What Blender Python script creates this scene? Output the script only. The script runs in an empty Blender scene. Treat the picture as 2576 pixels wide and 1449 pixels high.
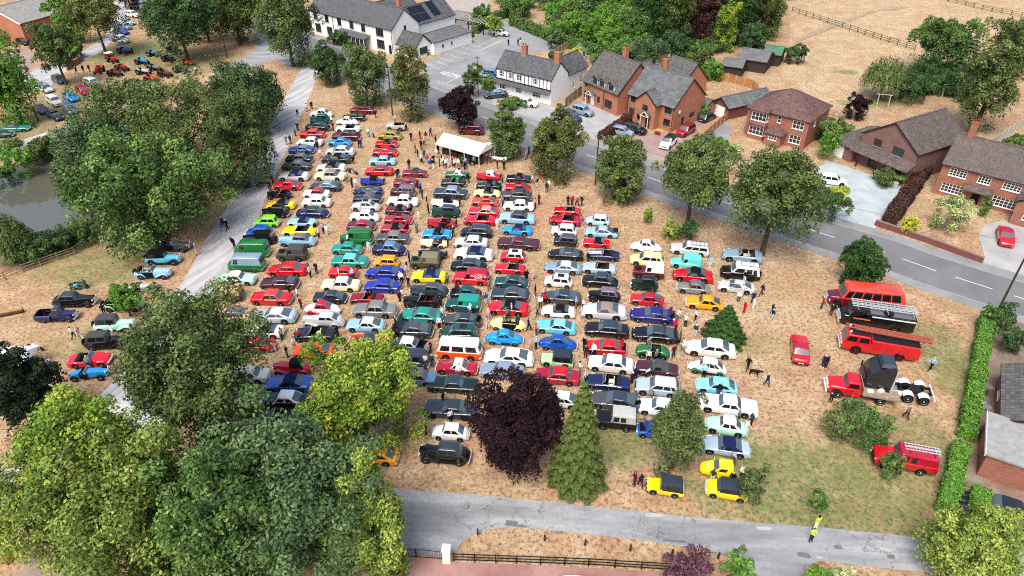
import bpy, bmesh, math, random
import numpy as np
from mathutils import Vector, Matrix
R = math.radians
random.seed(7); RNG = np.random.default_rng(7)
SC = bpy.context.scene
COL = SC.collection

# ------------------------------------------------------------------ camera
CAM_H, PITCH, FOC = 47.0, R(35.0), 1717.3
CT, ST = math.cos(PITCH), math.sin(PITCH)
cam = bpy.data.cameras.new('camera'); cam.lens = 24.0; cam.sensor_width = 36.0
cam.clip_start = 0.5; cam.clip_end = 4000
co = bpy.data.objects.new('camera', cam); COL.objects.link(co)
co.location = (0, 0, CAM_H); co.rotation_euler = (R(90) - PITCH, 0, 0)
SC.camera = co
# ------------------------------------------------------------------ sky and sun (bright overcast)
SUN_EL, SUN_AZ = 58.0, 205.0
w = bpy.data.worlds.new('World'); SC.world = w; w.use_nodes = True
nt = w.node_tree
sky = nt.nodes.new('ShaderNodeTexSky'); sky.sky_type = 'NISHITA'; sky.sun_disc = False
sky.sun_elevation = R(SUN_EL); sky.sun_rotation = R(SUN_AZ)
sky.air_density = 1.0; sky.dust_density = 5.0; sky.ozone_density = 0.6
bg = nt.nodes['Background']; bg.inputs['Strength'].default_value = 0.135
nt.links.new(sky.outputs[0], bg.inputs['Color'])
sl = bpy.data.lights.new('sun', 'SUN'); sl.energy = 1.5; sl.angle = R(28); sl.color = (1.0, 0.985, 0.955)
so = bpy.data.objects.new('sun', sl); COL.objects.link(so)
az = R(SUN_AZ)
sd = Vector((math.sin(az) * math.cos(R(SUN_EL)), math.cos(az) * math.cos(R(SUN_EL)), math.sin(R(SUN_EL))))
so.rotation_euler = sd.to_track_quat('Z', 'Y').to_euler()
vs = SC.view_settings
vs.view_transform = 'Standard'; vs.look = 'None'; vs.exposure = 0.85; vs.gamma = 1.0
vs.use_curve_mapping = False
SC.cycles.use_denoising = False; SC.cycles.filter_width = 1.1; SC.cycles.sample_clamp_indirect = 4.0; SC.cycles.max_bounces = 6

# ------------------------------------------------------------------ photograph -> ground
def at(dx, dy, z=0.0):
    xr = (dx - 1288) / FOC; yr = (724.5 - dy) / FOC
    d = (xr, CT + yr * ST, -ST + yr * CT); t = (z - CAM_H) / d[2]
    return (d[0] * t, d[1] * t)
def hz(p, dy):
    yr = (724.5 - dy) / FOC
    return CAM_H + p[1] * (yr * CT - ST) / (CT + yr * ST)
KF = 640 / 1932 * 0.638889
CR = dict(P=(1040, 390), Q=(1640, 390), R=(840, 830), S=(1440, 830), T=(2040, 780), U=(2560, 900), V=(900, 1250),
          W=(1500, 1250), X=(2060, 1220), Y=(2500, 1300), Z=(2440, 1600))
def D(k, x, y):
    if k in CR:
        o = CR[k]; return (o[0] * 0.638889 + x * KF, o[1] * 0.638889 + y * KF)
    if k == 'D': return (x, y)
    return (644 * int(k[0]) + x / 3.0, 483 * int(k[1]) + y / 3.0)

# ------------------------------------------------------------------ colours and materials
def lin(h):
    h = h.lstrip('#'); v = [int(h[i:i + 2], 16) / 255 for i in (0, 2, 4)]
    return tuple(c / 12.92 if c <= 0.04045 else ((c + 0.055) / 1.055) ** 2.4 for c in v) + (1.0,)
PAL = dict(white='e9eaea', offwhite='dcdad2', cream='e8dcae', paleyellow='f2e79a', yellow='f4cf10', amber='f2a012', gold='9a8a3c', orange='ee5a18',
    orangered='d8402f', red='c4121f', crimson='a3152f', darkred='7c1020', maroon='5c1424', plum='45202c', pink='e3a3b0', brown='4b2a24', tan='c6a67e',
    lime='7fdc32', green='1d6a34', darkgreen='123a26', blackgreen='142620', teal='1f8f80', darkteal='12484a', mint='a8dcc4', palegreen='a9c79a', turquoise='5fd6c4',
    aqua='5cbcd8', azure='1a92dc', paleblue='a9cfe4', lightblue='8fbcd8', steelblue='5b83a4', skyblue='7ec8dc', blue='1450a8', royal='1a2f9c', navy='14214a', indigo='22206e',
    bluegrey='7d93a6', silver='c3c8cc', silverblue='a4b8c6', lightgrey='b5b6b2', grey='767673', darkgrey='45484a', slate='2e3a44', black='111214', khaki='7b7a5e',
    olive='3f4636', mauve='6d6470', taupe='8d8078', wood='9a6a3c', purple='4a3a78', lilac='b6a4c0', salmon='e08a80', skin='c99a80', hair='3a2c22', greyhair='a8a29a',
    dark='20222a', denim='2f4468', magenta='b03080', hivis='c8d05a', rust='6a3a28')
def pc(n): return lin(PAL[n])
MATS = {}
def node_mat(name):
    m = bpy.data.materials.new(name); m.use_nodes = True
    b = m.node_tree.nodes['Principled BSDF']; MATS[name] = m
    return m, m.node_tree, b
def setp(b, rough=.6, spec=.4, metal=0, coat=0):
    b.inputs['Roughness'].default_value = rough; b.inputs['Specular IOR Level'].default_value = spec
    b.inputs['Metallic'].default_value = metal; b.inputs['Coat Weight'].default_value = coat
    b.inputs['Coat Roughness'].default_value = 0.04
def noise(t, scale, detail=4, rough=.6, vec=None, dist=0):
    n = t.nodes.new('ShaderNodeTexNoise'); n.inputs['Scale'].default_value = scale
    n.inputs['Detail'].default_value = detail; n.inputs['Roughness'].default_value = rough; n.inputs['Distortion'].default_value = dist
    if vec is not None: t.links.new(vec, n.inputs['Vector'])
    return n.outputs[0]
def ramp(t, fac, stops):
    r = t.nodes.new('ShaderNodeValToRGB'); e = r.color_ramp.elements
    while len(e) < len(stops): e.new(0.5)
    for i, (p, c) in enumerate(stops):
        e[i].position = p; e[i].color = c if isinstance(c, tuple) else (c, c, c, 1)
    t.links.new(fac, r.inputs[0]); return r.outputs[0]
def mix(t, fac, a, b, mode='MIX'):
    n = t.nodes.new('ShaderNodeMix'); n.data_type = 'RGBA'; n.blend_type = mode
    for s, v in ((n.inputs[0], fac), (n.inputs[6], a), (n.inputs[7], b)):
        if isinstance(v, (int, float)): s.default_value = v
        elif isinstance(v, tuple): s.default_value = v
        else: t.links.new(v, s)
    return n.outputs[2]
def mth(t, op, a, b=0.0, clamp=False):
    n = t.nodes.new('ShaderNodeMath'); n.operation = op; n.use_clamp = clamp
    for s, v in ((n.inputs[0], a), (n.inputs[1], b)):
        if isinstance(v, (int, float)): s.default_value = v
        else: t.links.new(v, s)
    return n.outputs[0]
def wpos(t): return t.nodes.new('ShaderNodeNewGeometry').outputs['Position']
def bump(t, b, h, strength=.3, dist=.02):
    n = t.nodes.new('ShaderNodeBump'); n.inputs['Strength'].default_value = strength; n.inputs['Distance'].default_value = dist
    t.links.new(h, n.inputs['Height']); t.links.new(n.outputs[0], b.inputs['Normal'])
def simple(name, hexc, rough=.6, spec=.4, metal=0, coat=0, var=0.12, scale=6.0):
    m, t, b = node_mat(name); setp(b, rough, spec, metal, coat)
    c = lin(hexc)
    if var:
        f = noise(t, scale, 5, .65, wpos(t))
        c2 = tuple(min(1, x * (1 + var)) for x in c[:3]) + (1,); c1 = tuple(x * (1 - var) for x in c[:3]) + (1,)
        t.links.new(ramp(t, f, [(.3, c1), (.7, c2)]), b.inputs['Base Color'])
    else: b.inputs['Base Color'].default_value = c
    return m
def objcol(name, rough, spec, coat=0, var=.08, scale=30):
    m, t, b = node_mat(name); setp(b, rough, spec, 0, coat)
    oi = t.nodes.new('ShaderNodeObjectInfo')
    f = noise(t, scale, 3, .6, wpos(t))
    v = ramp(t, f, [(.3, 1 - var), (.7, 1.0)])
    t.links.new(mix(t, 1.0, oi.outputs['Color'], v, 'MULTIPLY'), b.inputs['Base Color'])
    return m
objcol('paint', .20, .5, .55, .06, 4)
objcol('paint_old', .45, .4, .1, .12, 6)
objcol('cloth', .85, .15, 0, .18, 14)
simple('glass', '161b1e', .05, .9, var=0); simple('screen_glass', '4a575d', .05, 1.0, var=0)  # windscreen and rear glass: sky reflection and pale cabin painted into a lighter base
simple('house_glass', '20262b', .05, .8, var=0)
simple('rubber', '141414', .8, .2, var=.2)
simple('chrome', 'd6d8da', .22, .6, .45, var=0)
simple('alloy', 'c4c6c8', .35, .5, .25, var=.1)
simple('lamp_glass', 'dfe3e3', .1, .6, var=0)
simple('tail_glass', '8a0f12', .15, .6, var=0)
simple('plate', 'd8d8c8', .5, .3, var=0)
simple('underbody', '0c0c0d', .8, .2, var=.1)
simple('black_metal', '1a1a1c', .45, .4, var=.15)
simple('canvas_dark', '26282a', .85, .1, var=.15)
simple('white_paint', 'e6e6e2', .55, .3, var=.05)
simple('render_white', 'e4e4e0', .85, .2, var=.06, scale=1.2)
simple('timber_black', '1c1a19', .7, .2, var=.2)
simple('dark_frame', '2a211d', .5, .3, var=.1)
simple('lead', '5c6064', .6, .3, var=.15)
simple('solar', '10141f', .15, .6, var=.15, scale=2)
simple('road_white', 'd6d6d0', .75, .2, var=.12, scale=3)
simple('fence_wood', '8a7b66', .85, .15, var=.3, scale=3)
simple('fence_dark', '1b1714', .7, .2, var=.2)
simple('fence_orange', 'a8764a', .8, .2, var=.25, scale=2)
simple('concrete_post', 'a9a59b', .85, .2, var=.15)
simple('pole_wood', '3b342c', .8, .2, var=.25)
simple('patch_dark', '68696a', .9, .2, var=.3); simple('patch_mid', '858688', .9, .2, var=.25); simple('patch_pale', 'a4a4a3', .9, .2, var=.2); simple('bark', '4a4034', .9, .1, var=.35, scale=4)
simple('concrete', '8f8f8c', .85, .2, var=.2, scale=1.5)
simple('stone_patio', '9d968e', .85, .2, var=.2, scale=1)
simple('plank', '8a7a68', .8, .2, var=.3, scale=3)
simple('pvc_white', 'f0f0f0', .5, .3, var=.04)
simple('dog_fur', '120f0d', .8, .2, var=.2)
simple('tile_blue_door', '2c5a8c', .4, .4, var=0)
simple('pot', '8a3f2c', .7, .2, var=.2)

def ground_mat(name='dry_grass', pal=('8a6e53', 'ae9170', 'cbb493')):
    m, t, b = node_mat(name); setp(b, .95, .1)
    p = wpos(t)
    n1 = noise(t, .05, 5, .6, p); n2 = noise(t, .45, 6, .7, p); n3 = noise(t, 2.6, 5, .75, p); n4 = noise(t, 7.0, 3, .7, p)
    base = ramp(t, n2, [(.26, lin(pal[0])), (.48, lin(pal[1])), (.72, lin(pal[2]))])
    pinkish = ramp(t, noise(t, .16, 4, .6, p), [(.45, 0.0), (.68, 1.0)])
    base = mix(t, mth(t, 'MULTIPLY', pinkish, .7), base, lin('b08468'))
    pale = ramp(t, n1, [(.5, 0.0), (.7, 1.0)])
    base = mix(t, mth(t, 'MULTIPLY', pale, .6), base, lin('bcac8a'))
    # dead thatch and bare soil speckle
    sp = ramp(t, n3, [(.38, 1.0), (.52, 0.0)])
    base = mix(t, mth(t, 'MULTIPLY', sp, .8), base, lin('58443a'))
    sp2 = ramp(t, n4, [(.34, 1.0), (.5, 0.0)])
    base = mix(t, mth(t, 'MULTIPLY', sp2, .5), base, lin('6e5646'))
    # patches where the grass has stayed green (own shapes on the ground)
    sep = t.nodes.new('ShaderNodeSeparateXYZ'); t.links.new(p, sep.inputs[0])
    mask = None
    ed = noise(t, .35, 6, .7, p); ed2 = noise(t, 1.1, 5, .7, p)
    for (px, py, rx, ry, k) in GREEN:
        gx, gy = at(px, py)
        a = mth(t, 'DIVIDE', mth(t, 'SUBTRACT', sep.outputs[0], gx), rx); c = mth(t, 'DIVIDE', mth(t, 'SUBTRACT', sep.outputs[1], gy), ry)
        d = mth(t, 'SQRT', mth(t, 'ADD', mth(t, 'MULTIPLY', a, a), mth(t, 'MULTIPLY', c, c)))
        d = mth(t, 'ADD', d, mth(t, 'MULTIPLY', mth(t, 'SUBTRACT', ed, .5), 2.4))
        v = mth(t, 'MULTIPLY', mth(t, 'MULTIPLY', mth(t, 'SUBTRACT', 1.25, d, True), 1.8, True), k)
        mask = v if mask is None else mth(t, 'MAXIMUM', mask, v)
    mask = mth(t, 'MULTIPLY', mask, ramp(t, ed2, [(.3, .35), (.65, 1.0)]), True)
    g = ramp(t, n3, [(.3, lin('3a4f2c')), (.7, lin('6a7f44'))])
    base = mix(t, mask, base, g)
    # straw-green tinge
    gt = ramp(t, noise(t, .11, 5, .65, p, .5), [(.52, 0.0), (.75, 1.0)])
    base = mix(t, mth(t, 'MULTIPLY', gt, .45), base, lin('82804a'))
    t.links.new(base, b.inputs['Base Color'])
    bump(t, b, n3, .6, .08)
GREEN = [(2010, 1230, 10, 6, .9), (2120, 1280, 9, 4, .85), (2260, 1290, 8, 4, .8), (1960, 1170, 5, 3, .7), (2380, 900, 3.2, 7, .8), (2350, 1150, 3, 6, .7), (1570, 1105, 4, 3.2, .85), (1900, 1180, 5, 4, .5), (2200, 1230, 7, 5, .65),
         (240, 690, 6, 3.5, .75), (300, 640, 5, 3, .7), (270, 870, 5, 3, .6), (330, 130, 12, 12, .8), (220, 250, 10, 12, .6), (20, 330, 10, 5, .6), (430, 160, 14, 10, .6),
         (1870, 860, 4, 2, .4), (1440, 655, 3, 2, .35), (1330, 200, 6, 6, .9), (1620, 240, 10, 8, .5), (2190, 260, 6, 3, .8), (2130, 182, 2.5, 1.6, .9), (1540, 1010, 2, 2, .4),
         (2100, 600, 2, 1.5, .3), (1810, 1250, 3, 2, .4), (100, 640, 10, 3, .8)]
ground_mat(); ground_mat('field_grass', ('a08a68', 'bda684', 'd2c29e'))
def tarmac(name, c0, c1, c2, crack=.6, sc=.25, patch=.3, ang=None):
    m, t, b = node_mat(name); setp(b, .85, .25)
    p = wpos(t); pv = p
    if ang is not None:
        mp = t.nodes.new('ShaderNodeMapping'); t.links.new(p, mp.inputs[0]); mp.inputs['Rotation'].default_value = (0, 0, R(-ang)); m2 = t.nodes.new('ShaderNodeMapping'); t.links.new(mp.outputs[0], m2.inputs[0]); m2.inputs['Scale'].default_value = (.28, 1.7, 1); pv = m2.outputs[0]
    n1 = noise(t, sc, 6, .65, pv, .4); n2 = noise(t, 3.0, 5, .7, p)
    base = ramp(t, n1, [(.3, lin(c0)), (.5, lin(c1)), (.7, lin(c2))])
    base = mix(t, mth(t, 'MULTIPLY', ramp(t, n2, [(.3, 1.0), (.55, 0.0)]), patch), base, lin(c0))
    if crack:
        v = t.nodes.new('ShaderNodeTexVoronoi'); v.feature = 'DISTANCE_TO_EDGE'; v.inputs['Scale'].default_value = .5
        dn = t.nodes.new('ShaderNodeTexNoise'); dn.inputs['Scale'].default_value = .8; dn.inputs['Detail'].default_value = 6; t.links.new(p, dn.inputs['Vector'])
        vm = t.nodes.new('ShaderNodeVectorMath'); vm.operation = 'MULTIPLY_ADD'; t.links.new(dn.outputs['Color'], vm.inputs[0]); vm.inputs[1].default_value = (3.2, 3.2, 0); t.links.new(p, vm.inputs[2])
        t.links.new(vm.outputs[0], v.inputs['Vector'])
        e = ramp(t, v.outputs['Distance'], [(.0, 1.0), (.02, 0.0)])
        gate = ramp(t, noise(t, .2, 3, .5, p), [(.46, 0.0), (.56, 1.0)])
        base = mix(t, mth(t, 'MULTIPLY', mth(t, 'MULTIPLY', e, gate), crack), base, lin('3c3a37'))
        pot = ramp(t, noise(t, .55, 5, .7, p), [(.66, 0.0), (.72, 1.0)])
        base = mix(t, mth(t, 'MULTIPLY', pot, crack * .6), base, lin('56544f'))
    t.links.new(base, b.inputs['Base Color'])
    bump(t, b, n2, .25, .02)
tarmac('lane_tarmac', '6e7073', '8e9092', 'aaacae', .9, .3, .4, -4)
tarmac('lane_concrete', '87868a', 'a8a7a8', 'c4c3c2', .45, .45, .3, 65)
tarmac('road_tarmac', '5f6062', '6d6e70', '7a7b7c', .12, .12, .2)
tarmac('park_tarmac', '77787a', '868788', '959696', .15, .1, .15)
tarmac('footway', '77777a', '858586', '939391', .25, .3)
tarmac('drive_grey', '8d8d8d', '9c9c9b', 'aaaaa8', .1, .3)
tarmac('drive_pink', '85706a', '95827a', 'a49389', .1, .3)
tarmac('drive_red', '86605a', '99746d', 'ab8c84', .12, .2)
tarmac('drive_blue', '8f9a9c', 'a3aeb0', 'b4bdbe', .08, .3)
tarmac('soil', '6a5a4c', '7f6e60', '94847a', 0, .6)

def water():
    m, t, b = node_mat('pond_water'); setp(b, .04, 1.0)
    b.inputs['Base Color'].default_value = lin('56554c')
    bump(t, b, noise(t, 1.5, 3, .5, wpos(t)), .06, .02)
water()
def brick(name, c1, c2, mortar):
    m, t, b = node_mat(name); setp(b, .85, .2)
    uv = t.nodes.new('ShaderNodeUVMap'); br = t.nodes.new('ShaderNodeTexBrick')
    t.links.new(uv.outputs[0], br.inputs['Vector'])
    br.inputs['Scale'].default_value = 1.0; br.inputs['Brick Width'].default_value = .24; br.inputs['Row Height'].default_value = .09
    br.inputs['Mortar Size'].default_value = .012; br.inputs['Color1'].default_value = lin(c1); br.inputs['Color2'].default_value = lin(c2)
    br.inputs['Mortar'].default_value = lin(mortar)
    f = noise(t, .7, 5, .65, wpos(t))
    c = mix(t, 1.0, br.outputs['Color'], ramp(t, f, [(.3, .8), (.7, 1.08)]), 'MULTIPLY')
    t.links.new(c, b.inputs['Base Color']); bump(t, b, br.outputs['Fac'], -.3, .01)
brick('brick_orange', 'b4694a', 'a0583c', 'a88a76'); brick('brick_red', 'a05a48', '8a4a3c', '98806f'); brick('brick_dark', '7e5850', '68463e', '887870')
brick('brick_plum', '7a3a36', '612c2c', '806a66')
def tiles(name, c1, c2, moss='6c6a58'):
    m, t, b = node_mat(name); setp(b, .8, .25)
    g = t.nodes.new('ShaderNodeNewGeometry')
    c = ramp(t, g.outputs['Random Per Island'], [(0, lin(c1)), (1, lin(c2))])
    f = noise(t, .9, 6, .7, wpos(t))
    c = mix(t, ramp(t, f, [(.52, 0.0), (.72, .55)]), c, lin(moss))
    t.links.new(c, b.inputs['Base Color'])
tiles('tiles_grey', '4a4a4a', '666563'); tiles('tiles_slate', '46474a', '5e6064', '66665e'); tiles('tiles_green', '54575a', '6b6e6e', '5c605c'); tiles('tiles_pale', '83827f', '9a9895', '8a887e')
tiles('tiles_brown', '4c4643', '655c57', '7a7468'); tiles('tiles_plum', '57413f', '6f5652', '7c6c66'); tiles('felt_grey', '5b5c5e', '6a6b6c', '77766e')
tiles('felt_green', '3f6b50', '4c7a5c', '5c7a62')
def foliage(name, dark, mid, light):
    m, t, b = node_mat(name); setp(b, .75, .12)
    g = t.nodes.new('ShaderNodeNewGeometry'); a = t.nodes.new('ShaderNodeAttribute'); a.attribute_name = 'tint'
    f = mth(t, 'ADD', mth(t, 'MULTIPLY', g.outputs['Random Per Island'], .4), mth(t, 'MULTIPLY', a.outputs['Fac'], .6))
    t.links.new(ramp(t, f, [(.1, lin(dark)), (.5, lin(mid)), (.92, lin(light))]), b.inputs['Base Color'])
    b.inputs['Subsurface Weight'].default_value = 0
foliage('leaf_green', '263b1f', '4a6834', '829a52'); foliage('leaf_nearblack', '141c12', '243020', '3c4a2e'); foliage('leaf_sycamore', '34451f', '5e7433', '98a455'); foliage('leaf_dark', '213520', '38512f', '5c7844'); foliage('leaf_olive', '2c3a20', '4a5c33', '77884e')  # near-black set is for the wood conifers and the left-edge tree
foliage('leaf_lime', '455a26', '768a3c', 'a9b45c'); foliage('leaf_maple', '34501f', '688630', 'b2b44a'); foliage('leaf_blue', '2b3f29', '48623e', '788c5c')
foliage('leaf_purple', '130d10', '22161b', '3e242b'); foliage('leaf_conifer', '2c3a1e', '48562c', '6d7a3c'); foliage('leaf_spruce', '1c3018', '2f4c24', '4c6a30')
foliage('leaf_grey', '37401f', '575f34', '848a52'); foliage('leaf_bright', '325424', '54802f', '84a848'); foliage('leaf_plum', '38242c', '5a3a48', '7d5a68')
foliage('leaf_variegated', '4c6a34', '8fa060', 'cfd4a0'); foliage('leaf_gold', '6a7a22', 'a3ac2c', 'd4d04a'); foliage('leaf_straw', '7a6a44', 'a08c5c', 'c4b080')
foliage('leaf_willow', '38462a', '566638', '7f8c50'); foliage('leaf_brown', '2c1c1c', '44302c', '64463c'); foliage('leaf_tan', '8a6a50', 'ae8c68', 'cdb08a')
# ------------------------------------------------------------------ mesh helpers
def mk(name, verts, faces, mat=None, smooth=None, uv=None, mats=None, fmat=None):
    me = bpy.data.meshes.new(name); me.from_pydata([tuple(v) for v in verts], [], faces); me.update()
    for k in (mats or ([mat] if mat else [])): me.materials.append(MATS[k])
    if fmat is not None: me.polygons.foreach_set('material_index', fmat)
    if smooth is not None:
        me.polygons.foreach_set('use_smooth', [True] * len(me.polygons)); me.set_sharp_from_angle(angle=R(smooth))
    if uv is not None:
        l = me.uv_layers.new(name='UVMap'); l.data.foreach_set('uv', np.asarray(uv, dtype=np.float32).ravel())
    return me
class MB:
    def __init__(s): s.v = []; s.f = []
    def add(s, vs, fs):
        o = len(s.v); s.v += [tuple(v) for v in vs]; s.f += [tuple(i + o for i in f) for f in fs]; return s
    def box(s, x0, x1, y0, y1, z0, z1, taper=0):
        t = taper
        return s.add([(x0, y0, z0), (x1, y0, z0), (x1, y1, z0), (x0, y1, z0), (x0 + t, y0 + t, z1), (x1 - t, y0 + t, z1), (x1 - t, y1 - t, z1), (x0 + t, y1 - t, z1)],
              [(0, 3, 2, 1), (4, 5, 6, 7), (0, 1, 5, 4), (1, 2, 6, 5), (2, 3, 7, 6), (3, 0, 4, 7)])
    def bar(s, a, b, r=.03, n=6, r2=None):
        a, b = Vector(a), Vector(b); d = (b - a).normalized(); r2 = r if r2 is None else r2
        u = d.orthogonal().normalized(); w_ = d.cross(u)
        vs = [a + (u * math.cos(k * 2 * math.pi / n) + w_ * math.sin(k * 2 * math.pi / n)) * r for k in range(n)] + \
             [b + (u * math.cos(k * 2 * math.pi / n) + w_ * math.sin(k * 2 * math.pi / n)) * r2 for k in range(n)]
        fs = [(k, (k + 1) % n, n + (k + 1) % n, n + k) for k in range(n)] + [tuple(range(n - 1, -1, -1)), tuple(range(n, 2 * n))]
        return s.add(vs, fs)
    def beam(s, a, b, wd, ht):          # rectangular bar, ht along z
        a, b = Vector(a), Vector(b); d = (b - a).normalized(); sd_ = d.cross(Vector((0, 0, 1)))
        sd_ = sd_.normalized() * wd / 2 if sd_.length > 1e-4 else Vector((wd / 2, 0, 0)); up = sd_.normalized().cross(d).normalized() * ht / 2
        vs = [p + sx * sd_ + sz * up for p in (a, b) for sx, sz in ((-1, -1), (1, -1), (1, 1), (-1, 1))]
        return s.add(vs, [(0, 1, 5, 4), (1, 2, 6, 5), (2, 3, 7, 6), (3, 0, 4, 7), (3, 2, 1, 0), (4, 5, 6, 7)])
    def lathe(s, prof, n=14, axis='y', c=(0, 0, 0)):
        vs = []
        for (r, h) in prof:
            for k in range(n):
                a = 2 * math.pi * k / n; ca, sa = r * math.cos(a), r * math.sin(a)
                p = (ca, h, sa) if axis == 'y' else ((ca, sa, h) if axis == 'z' else (h, ca, sa))
                vs.append((p[0] + c[0], p[1] + c[1], p[2] + c[2]))
        fs = []
        for i in range(len(prof) - 1):
            for k in range(n): fs.append((i * n + k, i * n + (k + 1) % n, (i + 1) * n + (k + 1) % n, (i + 1) * n + k))
        fs.append(tuple(range(n - 1, -1, -1))); fs.append(tuple(range((len(prof) - 1) * n, len(prof) * n)))
        return s.add(vs, fs)
    def mesh(s, name, mat, smooth=None): return mk(name, s.v, s.f, mat, smooth)
def ob(name, me, parent=None, loc=None, rot=None, color=None, scale=None):
    o = bpy.data.objects.new(name, me); COL.objects.link(o)
    if parent is not None: o.parent = parent
    if loc is not None: o.location = loc
    if rot is not None: o.rotation_euler = rot if isinstance(rot, (tuple, list)) else (0, 0, rot)
    if color is not None: o.color = color
    if scale is not None: o.scale = (scale,) * 3 if isinstance(scale, (int, float)) else scale
    return o
def empty(name, loc=(0, 0, 0), rz=0, scale=None):
    o = bpy.data.objects.new(name, None); COL.objects.link(o); o.empty_display_size = .2
    o.location = loc; o.rotation_euler = (0, 0, rz)
    if scale: o.scale = (scale,) * 3
    return o
def tag(o, label, cat, group=None):
    o['label'] = label; o['category'] = cat
    if group: o['group'] = group
    return o
def struct(o, kind='structure'):
    o['kind'] = kind; return o
def interp(pts, x):
    xs = [p[0] for p in pts]; ys = [p[1] for p in pts]
    return float(np.interp(x, xs, ys))

# ------------------------------------------------------------------ vehicles: a parametric car (front = +X)
def body_mesh(sp):
    L, W, clr, wr = sp['L'], sp['W'], sp.get('clr', .22), sp['wr']
    sq = sp.get('sq', .6); crown = sp.get('crown', .03); ra = wr * 1.14
    xs = set(np.round(np.linspace(0, 1, 19), 4)) | {p[0] for p in sp['top']} | {p[0] for p in sp['wid']} | {.008, .992}
    arches = [] if sp.get('noarch') else sp['wheels']
    for xw in arches:
        for k in (-1.04, -1, -.9, -.7, -.4, 0, .4, .7, .9, 1, 1.04): xs.add(round(xw + k * ra / L, 4))
    ck = sp.get('cockpit')
    if ck: xs |= set(ck)
    xs = sorted(x for x in xs if 0 <= x <= 1)
    verts = []; N = 14
    for x in xs:
        X = L / 2 - x * L; zt = interp(sp['top'], x); wd = W / 2 * interp(sp['wid'], x); zb = clr
        e = min(x, 1 - x)
        if e < .05: zb = clr + (.05 - e) * sp.get('endlift', 3.0); wd *= (1 - (0.05 - e) * sp.get('endround', 1.2)); zt -= (.05 - e) * sp.get('enddrop', .9)
        for xw in arches:
            d = abs(x - xw) * L
            if d <= ra: zb = max(zb, wr + math.sqrt(max(0, ra * ra - d * d)))
        zb = min(zb, zt - .1)
        zm = max(zb + .02, zb + (zt - zb) * .5); zl = zb + min(.12, (zt - zb) * .3)
        half = [(0, zt + crown), (.5 * wd, zt + crown * .75), (wd * (.84 + .08 * sq), zt - .015 * (1 - sq)), (wd * (.945 + .035 * sq), zt - .05 - .05 * (1 - sq)),
                (wd, zm), (wd * .985, zl), (wd * .94, zb), (0, zb)]
        ring = half + [(-y, z) for (y, z) in half[-2:0:-1]]
        verts += [(X, y, z) for (y, z) in ring]
    faces = []
    for i in range(len(xs) - 1):
        xm = (xs[i] + xs[i + 1]) / 2
        for j in range(N):
            if ck and ck[0] < xm < ck[1] and j in (0, 1, N - 1, N - 2): continue
            a, b_ = i * N + j, i * N + (j + 1) % N
            faces.append((a, b_, b_ + N, a + N))
    faces.append(tuple(range(N - 1, -1, -1))); k = (len(xs) - 1) * N; faces.append(tuple(range(k, k + N)))
    return verts, faces
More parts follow.
